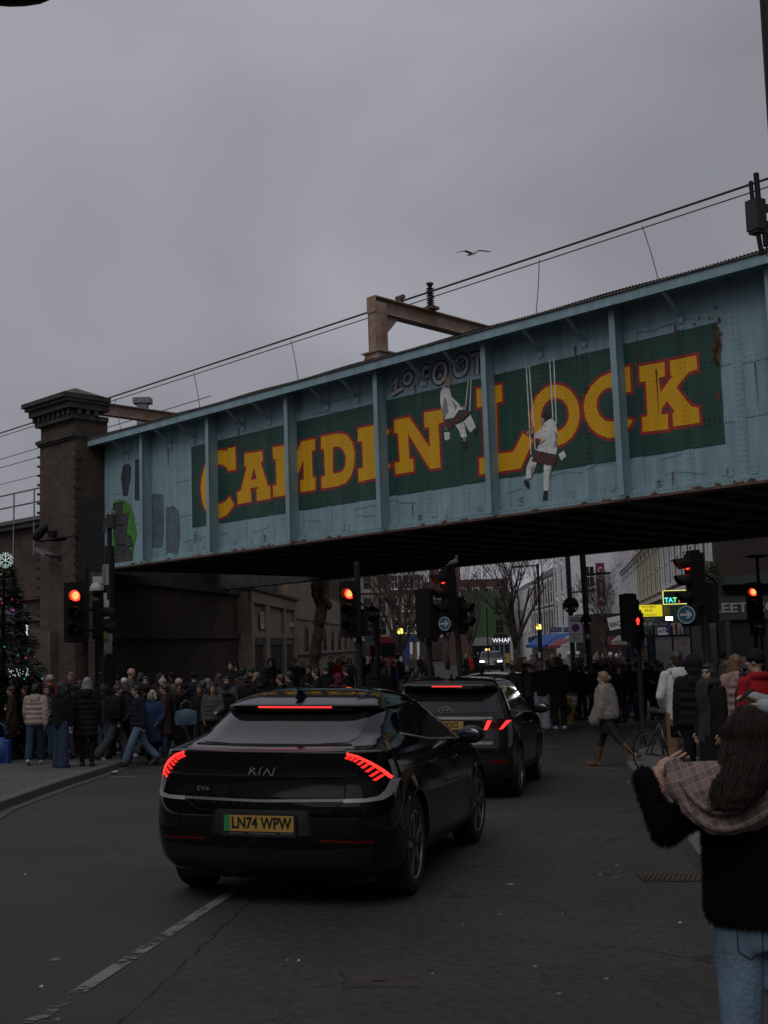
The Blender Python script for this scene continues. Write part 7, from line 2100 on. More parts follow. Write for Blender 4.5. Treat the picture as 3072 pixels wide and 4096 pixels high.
# bicycle leaning on the right kerb
def bicycle():
 b = ground(2792,3128,.12); Yb = b.y
 o = thing('bicycle','bicycle with a pale mudguard standing on the right pavement behind the woman in jeans','bicycle', b, rz=.5)
 r = .33
 for y, nm in ((0,'front_wheel'),(1.02,'rear_wheel')):
  Wp = bpy.data.objects.new(nm, None); COL.objects.link(Wp); Wp.parent = o; Wp.location = (0, y, r); Wp.rotation_euler = (0,0,-1.0 if y == 0 else 0)
  t = MB(); t.tube([(0, r * math.cos(2 * PI * k / 36), r * math.sin(2 * PI * k / 36)) for k in range(37)],.021,8); t.build('tyre', TYRE, Wp, smooth=True)
  t = MB(); t.tube([(0,(r - .03) * math.cos(2 * PI * k / 36),(r - .03) * math.sin(2 * PI * k / 36)) for k in range(37)],.010,6)
  for k in range(18):
   a_ = 2 * PI * k / 18; t.cyl((.02 * (-1) ** k, 0,0),(0,(r - .03) * math.cos(a_),(r - .03) * math.sin(a_)),.0015, n=4)
  t.cyl((-.04,0,0),(.04,0,0),.02, n=10); t.build('rim', STEEL, Wp, smooth=True)
 fm = mat('dark_bike_paint',(.015,.016,.018),.3, coat=.5)
 fr_ = MB(); bb = (0,.58,.30); st = (0,.74,.82); hd_ = (0,.16,.78); hb2 = (0,.13,.62)
 for a_, c in ((bb, st),(bb, hb2),(hd_, st)): fr_.cyl(a_, c, .018)
 for sx in (-.05,.05): fr_.cyl((sx * .6,.58,.30),(sx, 1.02, r),.010); fr_.cyl((sx * .4,.73,.78),(sx, 1.02, r),.009); fr_.cyl((sx, .02, r),(sx * .7,.12,.66),.012)
 fr_.cyl(hb2,(0,.18,.92),.02); fr_.build('frame', fm, o, smooth=True)
 mg = MB()
 Mq = Matrix.Translation((0,0, r)) @ Matrix.Rotation(-1.0,4,'Z')
 rows = []
 for k in range(24):
  a_ = R(-20) + R(190) * k / 23
  rows.append([Mq @ Vector((sx, (r + .04) * math.cos(a_),(r + .04) * math.sin(a_))) for sx in (-.03,0,.03)] + [Mq @ Vector((0,(r + .03) * math.cos(a_),(r + .03) * math.sin(a_)))])
 mg.loft(rows); mg.build('mudguard', mat('pale_metal_guard',(.42,.42,.44),.25,.6), o, smooth=True, fix=True)
 hb3 = MB(); hb3.tube([(-.32,.30,1.0),(-.2,.20,1.02),(0,.17,1.0),(.2,.20,1.02),(.32,.30,1.0)],.013,8); hb3.build('handlebar', STEEL, o, smooth=True)
 gp = MB(); gp.cap((-.34,.32,1.0),(-.24,.235,1.01),.018); gp.cap((.34,.32,1.0),(.24,.235,1.01),.018); gp.build('grip', mat('tan_grip',(.2,.12,.06),.8), o, smooth=True)
 sd_ = MB(); sd_.cap((0,.62,.94),(0,.86,.95),.035,.075); sd_.cyl((0,.74,.80),(0,.76,.93),.013); sd_.build('saddle', TRIM, o, smooth=True)
 bk = MB(); bk.box((0,.02,.78),(.26,.18,.18)); bk.build('front_bag', mat('dark_bag_cloth',(.02,.022,.026),.8), o)
bicycle()
# ================================================================== people
def cloth(name, c, var=.22, scale=9, rough=.88):
 return mat('cloth_' + name, c, rough, var=var, scale=scale, bump=.25, bscale=26, spec=.2)
CL = dict(black=cloth('black',(.0085,.0085,.0095)), navy=cloth('navy',(.012,.015,.028)), charcoal=cloth('charcoal',(.022,.022,.025)), brown=cloth('brown',(.042,.026,.018)), cream=cloth('cream',(.34,.28,.245)), fur=cloth('fur',(.36,.335,.315)),
  red=cloth('red',(.30,.012,.016)), grey=cloth('grey',(.13,.13,.135)), palegrey=cloth('palegrey',(.31,.325,.345)), blue=cloth('blue',(.022,.042,.10)), olive=cloth('olive',(.026,.028,.018)), pink=cloth('pink',(.26,.17,.155)),
  white=cloth('white',(.46,.46,.47)), tan=cloth('tan',(.17,.105,.055)), denim=cloth('denim',(.030,.050,.085),.3), lightdenim=cloth('lightdenim',(.105,.165,.235),.3,6), slate=cloth('slate',(.06,.062,.068)), maroon=cloth('maroon',(.09,.012,.03)), teal=cloth('teal',(.02,.045,.04)), palejean=cloth('palejean',(.30,.33,.38)))
HR = dict(black=mat('hair_black',(.007,.006,.006),.55, var=.3, scale=14), brown=mat('hair_brown',(.032,.018,.011),.5, var=.35, scale=14), blonde=mat('hair_blonde',(.17,.115,.06),.5, var=.35, scale=14), grey=mat('hair_grey',(.20,.19,.185),.55, var=.3, scale=14), white=mat('hair_white',(.36,.33,.27),.55, var=.2, scale=14), red=mat('hair_red',(.055,.020,.010),.5, var=.3, scale=14), ginger=mat('hair_ginger',(.115,.058,.026),.5, var=.35, scale=16))
SK = dict(a=mat('skin_a',(.36,.215,.165),.55, var=.08, scale=18), b=mat('skin_b',(.25,.14,.095),.55, var=.08, scale=18), c=mat('skin_c',(.075,.040,.026),.5, var=.1, scale=18))
FEAT = mat('face_dark',(.020,.013,.011),.5); LIPS = mat('face_lips',(.20,.075,.065),.5)
SHOE = dict(black=mat('shoe_black',(.010,.010,.010),.5), white=mat('shoe_white',(.42,.42,.42),.6), tan=mat('boot_tan',(.085,.042,.016),.6, var=.3), brown=mat('shoe_brown',(.035,.02,.012),.5))
POSES = dict(
 stand=dict(lean=.0, L=(.04,.03), R=(-.04,.03), aL=(.05,.14,.22,.05), aR=(.0,.14,.25,.05)),
 pockets=dict(lean=.02, L=(.06,.05), R=(-.03,.02), aL=(-.12,.32,.85,.55), aR=(-.12,.32,.85,.55)),
 raised=dict(lean=.02, L=(.03,.02), R=(-.03,.03), aL=(0,0,0,0), aR=(.15,.16,.5,.1), dL=((-.55,.58,-.58),(-.04,.22,.97),(.86,.02,.40))), phonehigh=dict(lean=.05, L=(.03,.02), R=(-.03,.03), aL=(.35,.14,1.75,.40), aR=(.40,.14,1.80,.36), hp=-.35),
 phone=dict(lean=.05, L=(.03,.02), R=(-.03,.03), aL=(.18,.12,1.55,.42), aR=(.22,.12,1.65,.42), hp=-.35),
 walk=dict(lean=.05, L=(.42,.10), R=(-.32,.38), aL=(-.30,.12,.25,.05), aR=(.35,.12,.45,.05)),
 stroll=dict(lean=.03, L=(-.22,.30), R=(.26,.08), aL=(.22,.14,.4,.1), aR=(-.2,.14,.2,.05)),
 hold=dict(lean=.03, L=(.02,.02), R=(-.05,.04), aL=(.1,.2,1.25,.6), aR=(-.05,.16,.3,.1)),
 stride=dict(lean=.06, L=(-.50,.42), R=(.36,.05), aL=(.12,.16,.35,.15), aR=(.1,.2,.55,.3)),
)
def skel(pz, hy=0.0):
 P = POSES[pz]
 ln = P['lean']
 T = Vector((0, math.sin(ln), math.cos(ln)))
 pel = Vector((0,0,.93))
 J = dict(T=T, pel=pel, neck=pel + T * .54)
 hp = P.get('hp',0.0)
 J['Rh'] = Matrix.Rotation(hy, 3,'Z') @ Matrix.Rotation(hp, 3,'X')
 J['head'] = J['neck'] + Vector((0,.025,.155)) + T * .0
 for s_, k, a in ((-1,'L','aL'),(1,'R','aR')):
  hip = pel + Vector((s_ * .088,0,-.02))
  sw, kn = P[k]
  d1 = Vector((s_ * .03, math.sin(sw),-math.cos(sw))).normalized(); knee = hip + d1 * .43
  d2 = Vector((0, math.sin(sw - kn),-math.cos(sw - kn))); ank = knee + d2 * .41
  J['hip' + k], J['knee' + k], J['ank' + k] = hip, knee, ank
  tip = max(-.9, min(.3,(sw - kn) * .75)) if sw - kn < 0 else .25 * sw
  J['toe' + k] = ank + Vector((0, math.cos(tip) * .17,-.045 + math.sin(tip) * .17)); J['heel' + k] = ank + Vector((0,-.05 * math.cos(tip),-.045 - math.sin(tip) * .05))
  sh = J['neck'] + Vector((s_ * .170,0,0)) - T * .055
  s2, ab, el, inw = P[a]
  X_ = P.get('d' + k)
  u1 = Vector((s_ * math.sin(ab), math.sin(s2) * math.cos(ab),-math.cos(s2) * math.cos(ab))); elb = sh + u1 * .285
  u2 = Vector((s_ * (math.sin(ab) * .5 - inw), math.sin(s2 + el),-math.cos(s2 + el))).normalized()
  if X_: u1 = Vector(X_[0]).normalized(); u2 = Vector(X_[1]).normalized(); elb = sh + u1 * .285
  wr = elb + u2 * .245
  J['sh' + k], J['el' + k], J['wr' + k], J['hd' + k] = sh, elb, wr, (Vector(X_[2]).normalized() if X_ else u2)
 lo = min(J[q + k].z for q in ('toe','heel') for k in 'LR') - .035
 for q, v in list(J.items()):
  if q not in ('T','Rh') and not q.startswith('hd'): J[q] = v - Vector((0,0, lo))
 J['top'] = J['head'].z + .125
 return J
def trings(mb, J, rows, n=18):
 """elliptical rings up the trunk: (height above the pelvis, half width, half depth, forward shift)"""
 rg_ = []
 for t, rx, ry, yo in rows:
  c = J['pel'] + J['T'] * t + Vector((0, yo, 0)) if t > 0 else J['pel'] + Vector((0, yo, t))
  rg_.append([c + Vector((rx * math.cos(2 * PI * k / n), ry * math.sin(2 * PI * k / n),0)) for k in range(n)])
 mb.loft(rg_)
def hand(mb, wr, d, s_, J, curl=.5):
 d = d.normalized()
 side = Vector((0,1,0)) if abs(d.z) > .6 else Vector((-s_, 0,0)).cross(d).cross(d) * -1
 side = (side - d * side.dot(d)).normalized()         # towards the thumb
 nrm = d.cross(side) * -s_                             # palm faces the body
 pc = wr + d * .05
 M = Matrix((side, nrm, d)).transposed()
 mb.ell(pc, (.040,.017,.052), M, n=10, k=7)
 for i, (off, L_) in enumerate(((.030,.072),(.011,.080),(-.009,.075),(-.027,.058))):
  b = wr + d * .088 + side * off
  m_ = b + (d * math.cos(curl * .5) - nrm * math.sin(curl * .5) * -1) * L_ * .5
  e_ = m_ + (d * math.cos(curl * 1.3) + nrm * math.sin(curl * 1.3)) * L_ * .5
  mb.cap(b, m_, .0095,.0085, n=7, k=2); mb.cap(m_, e_, .0085,.0068, n=7, k=2)
 b = wr + d * .035 + side * .034
 m_ = b + (d * .75 + side * .6).normalized() * .042
 mb.cap(b, m_, .012,.0105, n=7, k=2); mb.cap(m_, m_ + (d * .95 + side * .15 + nrm * .2).normalized() * .032,.0105,.008, n=7, k=2)
PC = {}
def cached(key, fn):
 if key not in PC: PC[key] = fn()
 return PC[key]
def head_shape(mb, J):
 h, Rh = J['head'], J['Rh']
 o = lambda x, y, z: h + Rh @ Vector((x, y, z))
 mb.ell(o(0,-.008,.022),(.074,.094,.098), Rh); mb.ell(o(0,.022,-.045),(.058,.066,.072), Rh); mb.cap(o(0,.052,-.092), o(0,.062,-.086),.022, n=10)
 mb.cap(o(0,.082,.015), o(0,.104,-.022),.009,.014, n=8); mb.ell(o(0,.078,.036),(.052,.018,.014), Rh, n=10, k=6)
 mb.ell(o(0,.074,-.058),(.024,.016,.013), Rh, n=10, k=6)
 for s_ in (-1,1):
  mb.ell(o(s_ * .076,-.008,-.005),(.012,.022,.032), Rh, n=8, k=6); mb.ell(o(s_ * .040,.058,-.02),(.026,.022,.024), Rh, n=8, k=6)
 mb.cap(J['neck'] - J['T'] * .05, h + Vector((0,-.012,-.06)),.058,.052, n=12)
def body_mesh(pz, hy, vox):
 J = skel(pz, hy)
 mb = MB()
 trings(mb, J, [(-.10,.14,.10,0),(.0,.160,.112,0),(.12,.142,.10,.0),(.28,.155,.11,.005),(.40,.165,.105,0),(.49,.12,.08,0),(.54,.06,.055,0)])
 for s_, k in ((-1,'L'),(1,'R')):
  mb.cap(J['sh' + k], J['el' + k],.050,.040); mb.cap(J['el' + k], J['wr' + k],.040,.027)
  mb.cap(J['hip' + k], J['knee' + k],.085,.054); mb.cap(J['knee' + k], J['ank' + k],.054,.036); mb.cap(J['heel' + k], J['toe' + k],.036,.032)
  mb.ell(J['wr' + k] + J['hd' + k] * .045,(.028,.028,.028), n=8, k=6)
 head_shape(mb, J)
 me = remesh(mb, vox, 2,.4)
 hb = MB()
 for s_, k in ((-1,'L'),(1,'R')): hand(hb, J['wr' + k], J['hd' + k], s_, J)
 b_ = bmesh.new(); b_.from_mesh(me)
 hm = hb.mesh('h', True); b_.from_mesh(hm); bpy.data.meshes.remove(hm)
 b_.to_mesh(me); b_.free()
 me.polygons.foreach_set('use_smooth',[True] * len(me.polygons))
 # eyes, brows and lips keep the surface and take their own colour
 h, Ri = J['head'], J['Rh'].inverted()
 n_ = len(me.polygons)
 cen = np.empty(n_ * 3); me.polygons.foreach_get('center', cen); cen = cen.reshape(-1,3)
 q = (cen - np.array(h)) @ np.array(Ri).T
 mi = np.zeros(n_, int)
 ax = np.abs(q[:, 0]); f = q[:, 1] > .045
 mi[f & (np.hypot((ax - .031) / .015,(q[:, 2] - .012) / .0085) < 1)] = 1
 mi[f & (ax > .014) & (ax < .052) & (np.abs(q[:, 2] - .036 + .1 * (ax - .03)) < .006)] = 1
 mi[f & (ax < .024) & (np.abs(q[:, 2] + .058) < .009)] = 2
 me.polygons.foreach_set('material_index', mi.tolist())
 for m_ in (SK['a'], FEAT, LIPS): me.materials.append(m_)
 me.update()
 return me
def sleeve(mb, J, k, r0, r1, quilt=False, cuff=.02):
 for a, b, ra, rb in ((J['sh' + k], J['el' + k], r0,(r0 + r1) / 2),(J['el' + k], J['wr' + k] + J['hd' + k] * cuff, (r0 + r1) / 2, r1)):
  mb.cap(a, b, ra, rb, n=12)
  if quilt:
   L_ = (b - a).length; m_ = max(2, int(L_ / .085))
   for i in range(m_):
    c = a.lerp(b, (i + .5) / m_); r = ra + (rb - ra) * (i + .5) / m_
    d = (b - a).normalized()
    mb.cap(c - d * .012, c + d * .012, r * 1.10, n=12)
def top_mesh(pz, hy, kind, vox):
 J = skel(pz, hy)
 mb = MB()
 quilt = kind in ('puffer','longpuffer')
 if kind in ('coat','longpuffer'):
  hem = -.42 if kind == 'coat' else -.36
  lg = abs(POSES[pz]['L'][0] - POSES[pz]['R'][0])
  w1 = .215 + .0 * lg; d1 = .165 + .16 * lg
  rows = [(hem, w1 + (.02 if quilt else 0), d1,0),(hem * .6, w1 - .008, d1 * .95,0),(hem * .25,.205,.155,0),(0,.200,.150,0),(.14,.188,.138,0),(.30,.198,.142,.008),(.42,.200,.132,.004),(.49,.145,.10,0),(.535,.085,.08,0)]
 elif kind == 'puffer': rows = [(-.07,.205,.155,0),(-.02,.212,.162,0),(.12,.208,.158,0),(.30,.215,.160,.008),(.42,.212,.145,.004),(.49,.155,.112,0),(.55,.095,.09,0)]
 elif kind == 'fur': rows = [(.0,.215,.165,0),(.05,.232,.182,0),(.18,.230,.180,0),(.32,.232,.175,.0),(.43,.225,.155,0),(.50,.165,.12,0),(.55,.10,.10,0)]
 else: rows = [(-.09,.186,.140,0),(0,.186,.140,0),(.14,.172,.128,0),(.30,.184,.134,.008),(.42,.188,.122,.004),(.49,.135,.095,0),(.535,.08,.075,0)]
 trings(mb, J, rows)
 if quilt:
  t = rows[0][0] + .06
  while t < .44:
   for (t0, a0, b0, _),(t1, a1, b1, _) in zip(rows, rows[1:]):
    if t0 <= t <= t1:
     f = (t - t0) / (t1 - t0); a_, b2 = a0 + (a1 - a0) * f, b0 + (b1 - b0) * f
     trings(mb, J, [(t - .030, a_, b2,0),(t - .015, a_ + .014, b2 + .014,0),(t + .015, a_ + .014, b2 + .014,0),(t + .030, a_, b2,0)])
   t += .105
 r0, r1 = dict(coat=(.072,.056), longpuffer=(.086,.066), puffer=(.086,.066), fur=(.098,.080), hoodie=(.070,.055), jacket=(.068,.052))[kind]
 for k in 'LR': sleeve(mb, J, k, r0, r1, quilt)
 # collar or hood lying at the nape
 nk = J['neck']
 if kind in ('hoodie','puffer','longpuffer','jacket'):
  for k in range(9):
   a_ = PI * k / 8
   rr = .105 if kind == 'hoodie' else .09
   mb.ell(nk + Vector((math.cos(a_) * rr, -math.sin(a_) * rr * .9 - .005,.005 + .012 * math.sin(a_))),(.045,.042,.045), n=9, k=6)
  if kind != 'jacket': mb.ell(nk + Vector((0,-.115,-.05)),(.115,.055,.085), n=12, k=8)
  mb.ell(nk + Vector((0,.06,-.02)),(.075,.045,.04), n=9, k=6)
 else:
  for k in range(12):
   a_ = 2 * PI * k / 12
   mb.ell(nk + Vector((math.cos(a_) * .075, math.sin(a_) * .07,.015)),(.035,.033,.045), n=8, k=6)
 return remesh(mb, vox, 3,.5)
def bottom_mesh(pz, kind, vox):
 J = skel(pz)
 mb = MB()
 trings(mb, J, [(-.12,.155,.118,0),(-.04,.170,.125,0),(.04,.160,.118,0),(.10,.148,.11,0)])
 a, b, c = dict(slim=(.098,.068,.052), straight=(.104,.082,.075), wide=(.110,.100,.115), tights=(.090,.060,.044), shorts=(.11,.10,.10))[kind]
 for k in 'LR':
  if kind == 'shorts': mb.cap(J['hip' + k], J['hip' + k].lerp(J['knee' + k],.45), a, b); continue
  mb.cap(J['hip' + k], J['knee' + k], a, b, n=12)
  e_ = J['ank' + k] + Vector((0,0,-.02 if kind == 'wide' else .03))
  mb.cap(J['knee' + k], e_, b, c, n=12)
  for i, t in enumerate((.72,.86)): mb.cap(J['knee' + k].lerp(e_, t) - Vector((0,0,.008)), J['knee' + k].lerp(e_, t) + Vector((0,.004,.008)),(b + (c - b) * t) * 1.06, n=12)
 return remesh(mb, vox, 2,.5)
def shoe_mesh(pz, k, boot=False):
 J = skel(pz)
 mb = MB()
 h, t = J['heel' + k], J['toe' + k]
 mb.cap(h + Vector((0,0,.006)), t, .043,.038, n=12)
 d = (t - h).normalized(); up = Vector((0,0,1)) - d * d.z
 mb.bar(h - d * .035 - up * .022, t + d * .035 - up * .022,.078,.026)
 if boot: mb.cap(J['ank' + k] - Vector((0,0,.03)), J['ank' + k].lerp(J['knee' + k],.62),.050,.062, n=12); mb.box(h - Vector((0,.01,.02)),(.06,.06,.05))
 else: mb.cap(J['ank' + k] - Vector((0,0,.04)), J['ank' + k],.045,.046, n=10)
 return remesh(mb, .010,2,.4)
def hair_mesh(pz, hy, kind, vox=.010):
 J = skel(pz, hy); h, Rh = J['head'], J['Rh']
 o = lambda x, y, z: h + Rh @ Vector((x, y, z))
 mb = MB()
 rg = random.Random(hash(kind) % 97 if False else len(kind) * 7)
 if kind in ('short','long','bun','bob','ponytail','curly'):
  mb.ell(o(0,-.020,.034),(.086,.098,.100), Rh, n=18, k=12); mb.ell(o(0,.045,.088),(.062,.045,.030), Rh)
  mb.ell(o(0,-.055,-.025),(.072,.058,.07), Rh)
  for s_ in (-1,1): mb.cap(o(s_ * .074,.012,.05), o(s_ * .078,-.005,-.005),.018,.012)
 if kind == 'curly':
  for q in range(40): mb.ell(o(rg.uniform(-.09,.09), rg.uniform(-.11,.05), rg.uniform(.0,.14)),(.03,) * 3, n=6, k=4)
 if kind in ('long','bob'):
  L_ = .40 if kind == 'long' else .13
  rows = []
  for i in range(8):
   t = i / 7
   rows.append([o(0,-.03,.02) + Vector((.092 * (1 + .18 * math.sin(t * 3)) * (1 - .35 * t * t) * math.cos(2 * PI * k / 16),-.045 * t + (.078 - .018 * t) * math.sin(2 * PI * k / 16),-L_ * t)) for k in range(16)])
  mb.loft(rows[::-1])
  for s_ in (-1,1):
   mb.cap(o(s_ * .082,.02,.03), o(s_ * .092,.02,-.10 if kind == 'long' else -.09),.024,.026)
   if kind == 'long': mb.cap(o(s_ * .092,.02,-.10), h + Vector((s_ * .11,.03,-.30)),.028,.018)
 if kind == 'bun': mb.ell(o(0,-.125,.0),(.042,.040,.042), Rh)
 if kind == 'ponytail': mb.cap(o(0,-.115,.03), o(0,-.15,-.16),.035,.02)
 if kind == 'beanie':
  mb.ell(o(0,-.012,.050),(.092,.108,.100), Rh, n=18, k=12); mb.lathe(o(0,-.008,.018), o(0,-.012,.065),[(0,.088),(.008,.100),(.04,.102),(.05,.094)],20)
 if kind == 'bobble':
  mb.ell(o(0,-.012,.050),(.092,.108,.100), Rh, n=18, k=12); mb.lathe(o(0,-.008,.012), o(0,-.012,.065),[(0,.09),(.008,.104),(.05,.106),(.06,.096)],20); mb.ell(o(0,-.02,.165),(.04,.04,.04))
 if kind == 'cap':
  mb.ell(o(0,-.010,.045),(.087,.102,.088), Rh, n=18, k=12); mb.bar(o(0,.07,.05), o(0,.165,.035),.13,.014)
 if kind == 'hood':
  mb.ell(o(0,-.032,.024),(.108,.112,.128), Rh, n=18, k=12); mb.ell(o(0,-.075,-.08),(.095,.08,.10), Rh)
  for k in range(13):
   a_ = R(-50) + R(280) * k / 12
   mb.ell(o(.098 * math.cos(a_),.050,.015 + .118 * math.sin(a_)),(.022,) * 3, n=7, k=5)
 if kind == 'bald':
  for s_ in (-1,1): mb.cap(o(s_ * .070,-.03,.0), o(s_ * .055,-.075,-.01),.016,.02)
  mb.cap(o(-.055,-.075,-.01), o(.055,-.075,-.01),.018)
 return remesh(mb, vox, 2,.4)
def add_fur(me, n, L_, wd, seed=1, droop=.4):
 """short tufts standing on a garment, joined into its mesh"""
 rg = np.random.default_rng(seed)
 me.calc_loop_triangles()
 tri = np.array([t.vertices[:] for t in me.loop_triangles]); co = np.array([v.co[:] for v in me.vertices]); no = np.array([v.normal[:] for v in me.vertices])
 A = co[tri]; ar = np.linalg.norm(np.cross(A[:, 1] - A[:, 0], A[:, 2] - A[:, 0]), axis=1)
 idx = rg.choice(len(tri), n, p=ar / ar.sum())
 w_ = rg.dirichlet((1,1,1), n)
 p = (A[idx] * w_[:, :, None]).sum(1); nr = (no[tri[idx]] * w_[:, :, None]).sum(1)
 d = nr + rg.normal(0,.38,(n, 3)) + np.array([0,0,-droop]); d /= np.linalg.norm(d, axis=1)[:, None]
 s_ = np.cross(d, rg.normal(0,1,(n, 3))); s_ /= np.linalg.norm(s_, axis=1)[:, None]
 ln = L_ * rg.uniform(.5,1.2, n)[:, None]
 vs = np.concatenate([p - s_ * wd / 2, p + s_ * wd / 2, p + d * ln + np.array([0,0,-L_ * .15])])
 b = len(co)
 V = np.concatenate([co, vs])
 F = [tuple(q.vertices) for q in me.polygons] + [(b + i, b + n + i, b + 2 * n + i) for i in range(n)]
 m2 = bpy.data.meshes.new('fur'); m2.from_pydata(V.tolist(),[], F); m2.polygons.foreach_set('use_smooth',[True] * len(F)); m2.update()
 return m2
def person(label, pos, yaw, height, pz='stand', top=('jacket','black'), bot=('slim','black'), hair=('short','black'), skin='a', shoe='black', hy=0.0, group=None, vox=.016, boots=False, raised=0):
 J = skel(pz, hy)
 sc = height / (J['top'] + (.03 if hair[0] in ('beanie','hood','bobble','curly') else .0))
 o = thing('person', label, 'person', pos, rz=yaw, group=group)
 o.scale = (sc, sc, sc)
 hy_ = round(hy, 1)
 link('body', cached(('body', pz, hy_, vox), lambda: body_mesh(pz, hy_, min(vox, .012))), o, [SK[skin], FEAT, LIPS])
 def part(nm, key, fn, m_):
  me = cached(key, fn)
  if not len(me.materials): me.materials.append(m_)
  ob = link(nm, me, o)
  ob.material_slots[0].link = 'OBJECT'; ob.material_slots[0].material = m_
  return ob
 part(dict(jacket='jacket', hoodie='hoodie', coat='coat', puffer='puffer_jacket', longpuffer='long_puffer_coat', fur='fur_coat')[top[0]],('top', pz, hy_ if top[0] == 'x' else 0, top[0], vox), lambda: top_mesh(pz, 0, top[0], vox) if top[0] != 'fur' else add_fur(top_mesh(pz, 0,'fur', vox),15000,.040,.0065), CL[top[1]])
 part('trousers' if bot[0] not in ('shorts','tights') else ('shorts' if bot[0] == 'shorts' else 'tights'),('bot', pz, bot[0], vox), lambda: bottom_mesh(pz, bot[0], vox), CL[bot[1]])
 for k in 'LR': part('shoe' if not boots else 'boot',('shoe', pz, k, boots), lambda: shoe_mesh(pz, k, boots), SHOE[shoe])
 if hair[0] != 'none':
  hm = hair[0]
  nm = dict(beanie='beanie', bobble='bobble_hat', cap='cap', hood='hood').get(hm, 'hair')
  part(nm, ('hair', pz, hy_, hm), lambda: hair_mesh(pz, hy_, hm), CL[hair[1]] if hm in ('beanie','bobble','cap','hood') else HR[hair[1]])
 return o
def spot(u, v, Y, raised=.11):
 """foot position and height of a person whose head top is seen at (u, v), standing Y metres ahead"""
 p = at(u, v, Y)
 g = gz(p.x, Y) + raised
 return Vector((p.x, Y, g)), max(1.42, min(1.95, p.z - g))
D = PI / 180
GC = {'l': 'people crowding the left pavement','u': 'people gathered under the bridge','r': 'people on the right of the junction','f': 'people far along the street'}
def crowd(u, v, Y, yaw, pz, top, bot, hair, label, skin='a', shoe='black', hy=0.0, g='l', raised=.11, feet=None, **k):
 if feet:
  q = ground(feet[0], feet[1], raised)
  pos, Y = q, q.y
  hgt = max(1.42, min(1.95, at(u, v, Y).z - q.z))
 else: pos, hgt = spot(u, v, Y, raised)
 return person(label, pos, yaw * D, hgt, pz, tuple(top.split()), tuple(bot.split()), tuple(hair.split()), skin, shoe, hy, GC[g], **k)
C_ = crowd
# ---- left pavement, front row first
N_ = .013
C_(150,2735,0,8,'stroll','puffer cream','straight denim','bun black','woman in a short cream puffer jacket and jeans seen from behind, walking away', feet=(140,3060), shoe='white', vox=N_)
C_(250,2730,0,-28,'stand','jacket black','wide denim','long black','person in a black jacket and wide dark blue jeans, long black hair, turned right', feet=(243,3072), vox=N_, hy=-.5)
C_(366,2709,0,4,'stand','longpuffer black','slim black','long grey','person in a long black quilted coat with long silver grey hair, back turned', feet=(348,3066), vox=N_)
C_(463,2742,0,-78,'walk','jacket black','wide slate','short brown','person walking right in wide grey trousers and white trainers, black backpack on', feet=(462,3040), shoe='white', vox=N_)
C_(545,2740,0,112,'walk','puffer navy','straight lightdenim','short black','man in a navy puffer jacket and pale blue jeans stepping left off the kerb', feet=(555,3066), shoe='brown', vox=N_, raised=.0)
C_(615,2774,0,176,'pockets','coat blue','slim black','bob white','older woman in a shiny blue knee length coat with white blonde hair, facing the camera', feet=(612,3056), vox=N_, raised=.0)
C_(704,2735,0,-82,'stride','coat black','slim black','long brown','woman with long brown hair striding right in a black coat with a blue bag', feet=(690,3048), vox=N_, raised=0.0, shoe='white')
C_(14,2697,24.0,5,'stand','coat black','straight denim','hood black','person in a black hooded coat seen from behind at the left edge', shoe='tan')
C_(50,2704,26.5,165,'pockets','jacket charcoal','straight denim','short grey','grey haired man in a dark jacket facing the camera at the far left')
C_(92,2712,27.5,190,'stand','jacket olive','slim black','cap black','person in an olive jacket and black cap standing at the far left')
C_(120,2722,25.5,60,'hold','jacket brown','slim black','ponytail brown','brown haired person in a brown jacket half hidden by the cream puffer jacket')
C_(157,2697,27,75,'stand','jacket black','straight denim','short brown','young man in black with short brown hair behind the cream puffer jacket', hy=.3)
C_(200,2697,27.5,10,'stand','jacket red','straight black','beanie cream','person in a red jacket and cream beanie in the left crowd')
C_(185,2765,24.3,20,'hold','puffer tan','slim denim','short brown','person in a tan puffer jacket squeezed beside the cream jacket', shoe='tan')
C_(287,2689,26.3,172,'stand','puffer black','slim black','short blonde','blond man in a black jacket facing the camera by the left traffic light')
C_(318,2722,27.2,200,'phone','jacket navy','slim black','short brown','person in navy looking down near the left traffic light')
C_(390,2687,25.6,-80,'stand','jacket black','straight charcoal','short black','dark skinned man in black in profile facing right beside the sticker covered column', skin='c')
C_(425,2722,25.0,-40,'stand','hoodie charcoal','slim black','cap brown','person in a brown cap in front of the sticker covered column')
C_(497,2711,26.3,15,'stand','jacket black','slim black','cap white','person in a white cap and black hooded jacket seen from behind')
C_(516,2672,27.5,-70,'phone','jacket slate','slim black','bald grey','balding man in a grey hooded jacket holding a hand to his mouth')
C_(470,2700,28.5,150,'stand','coat black','slim black','beanie black','person in a black beanie near the foot of the abutment')
C_(586,2706,26.5,170,'stand','coat black','straight charcoal','short brown','smiling man in a dark coat facing the camera behind the navy puffer jacket')
C_(651,2709,26.8,172,'stand','coat charcoal','slim black','bobble cream','woman in a cream hat and scarf facing the camera behind the blue coat')
C_(714,2711,26.2,-20,'stand','coat brown','slim black','beanie cream','person in a thick cream knitted hat behind the woman with the blue bag')
C_(776,2682,25.4,8,'stand','puffer navy','straight navy','beanie black','tall man in a navy quilted jacket seen from behind near the parked crossover')
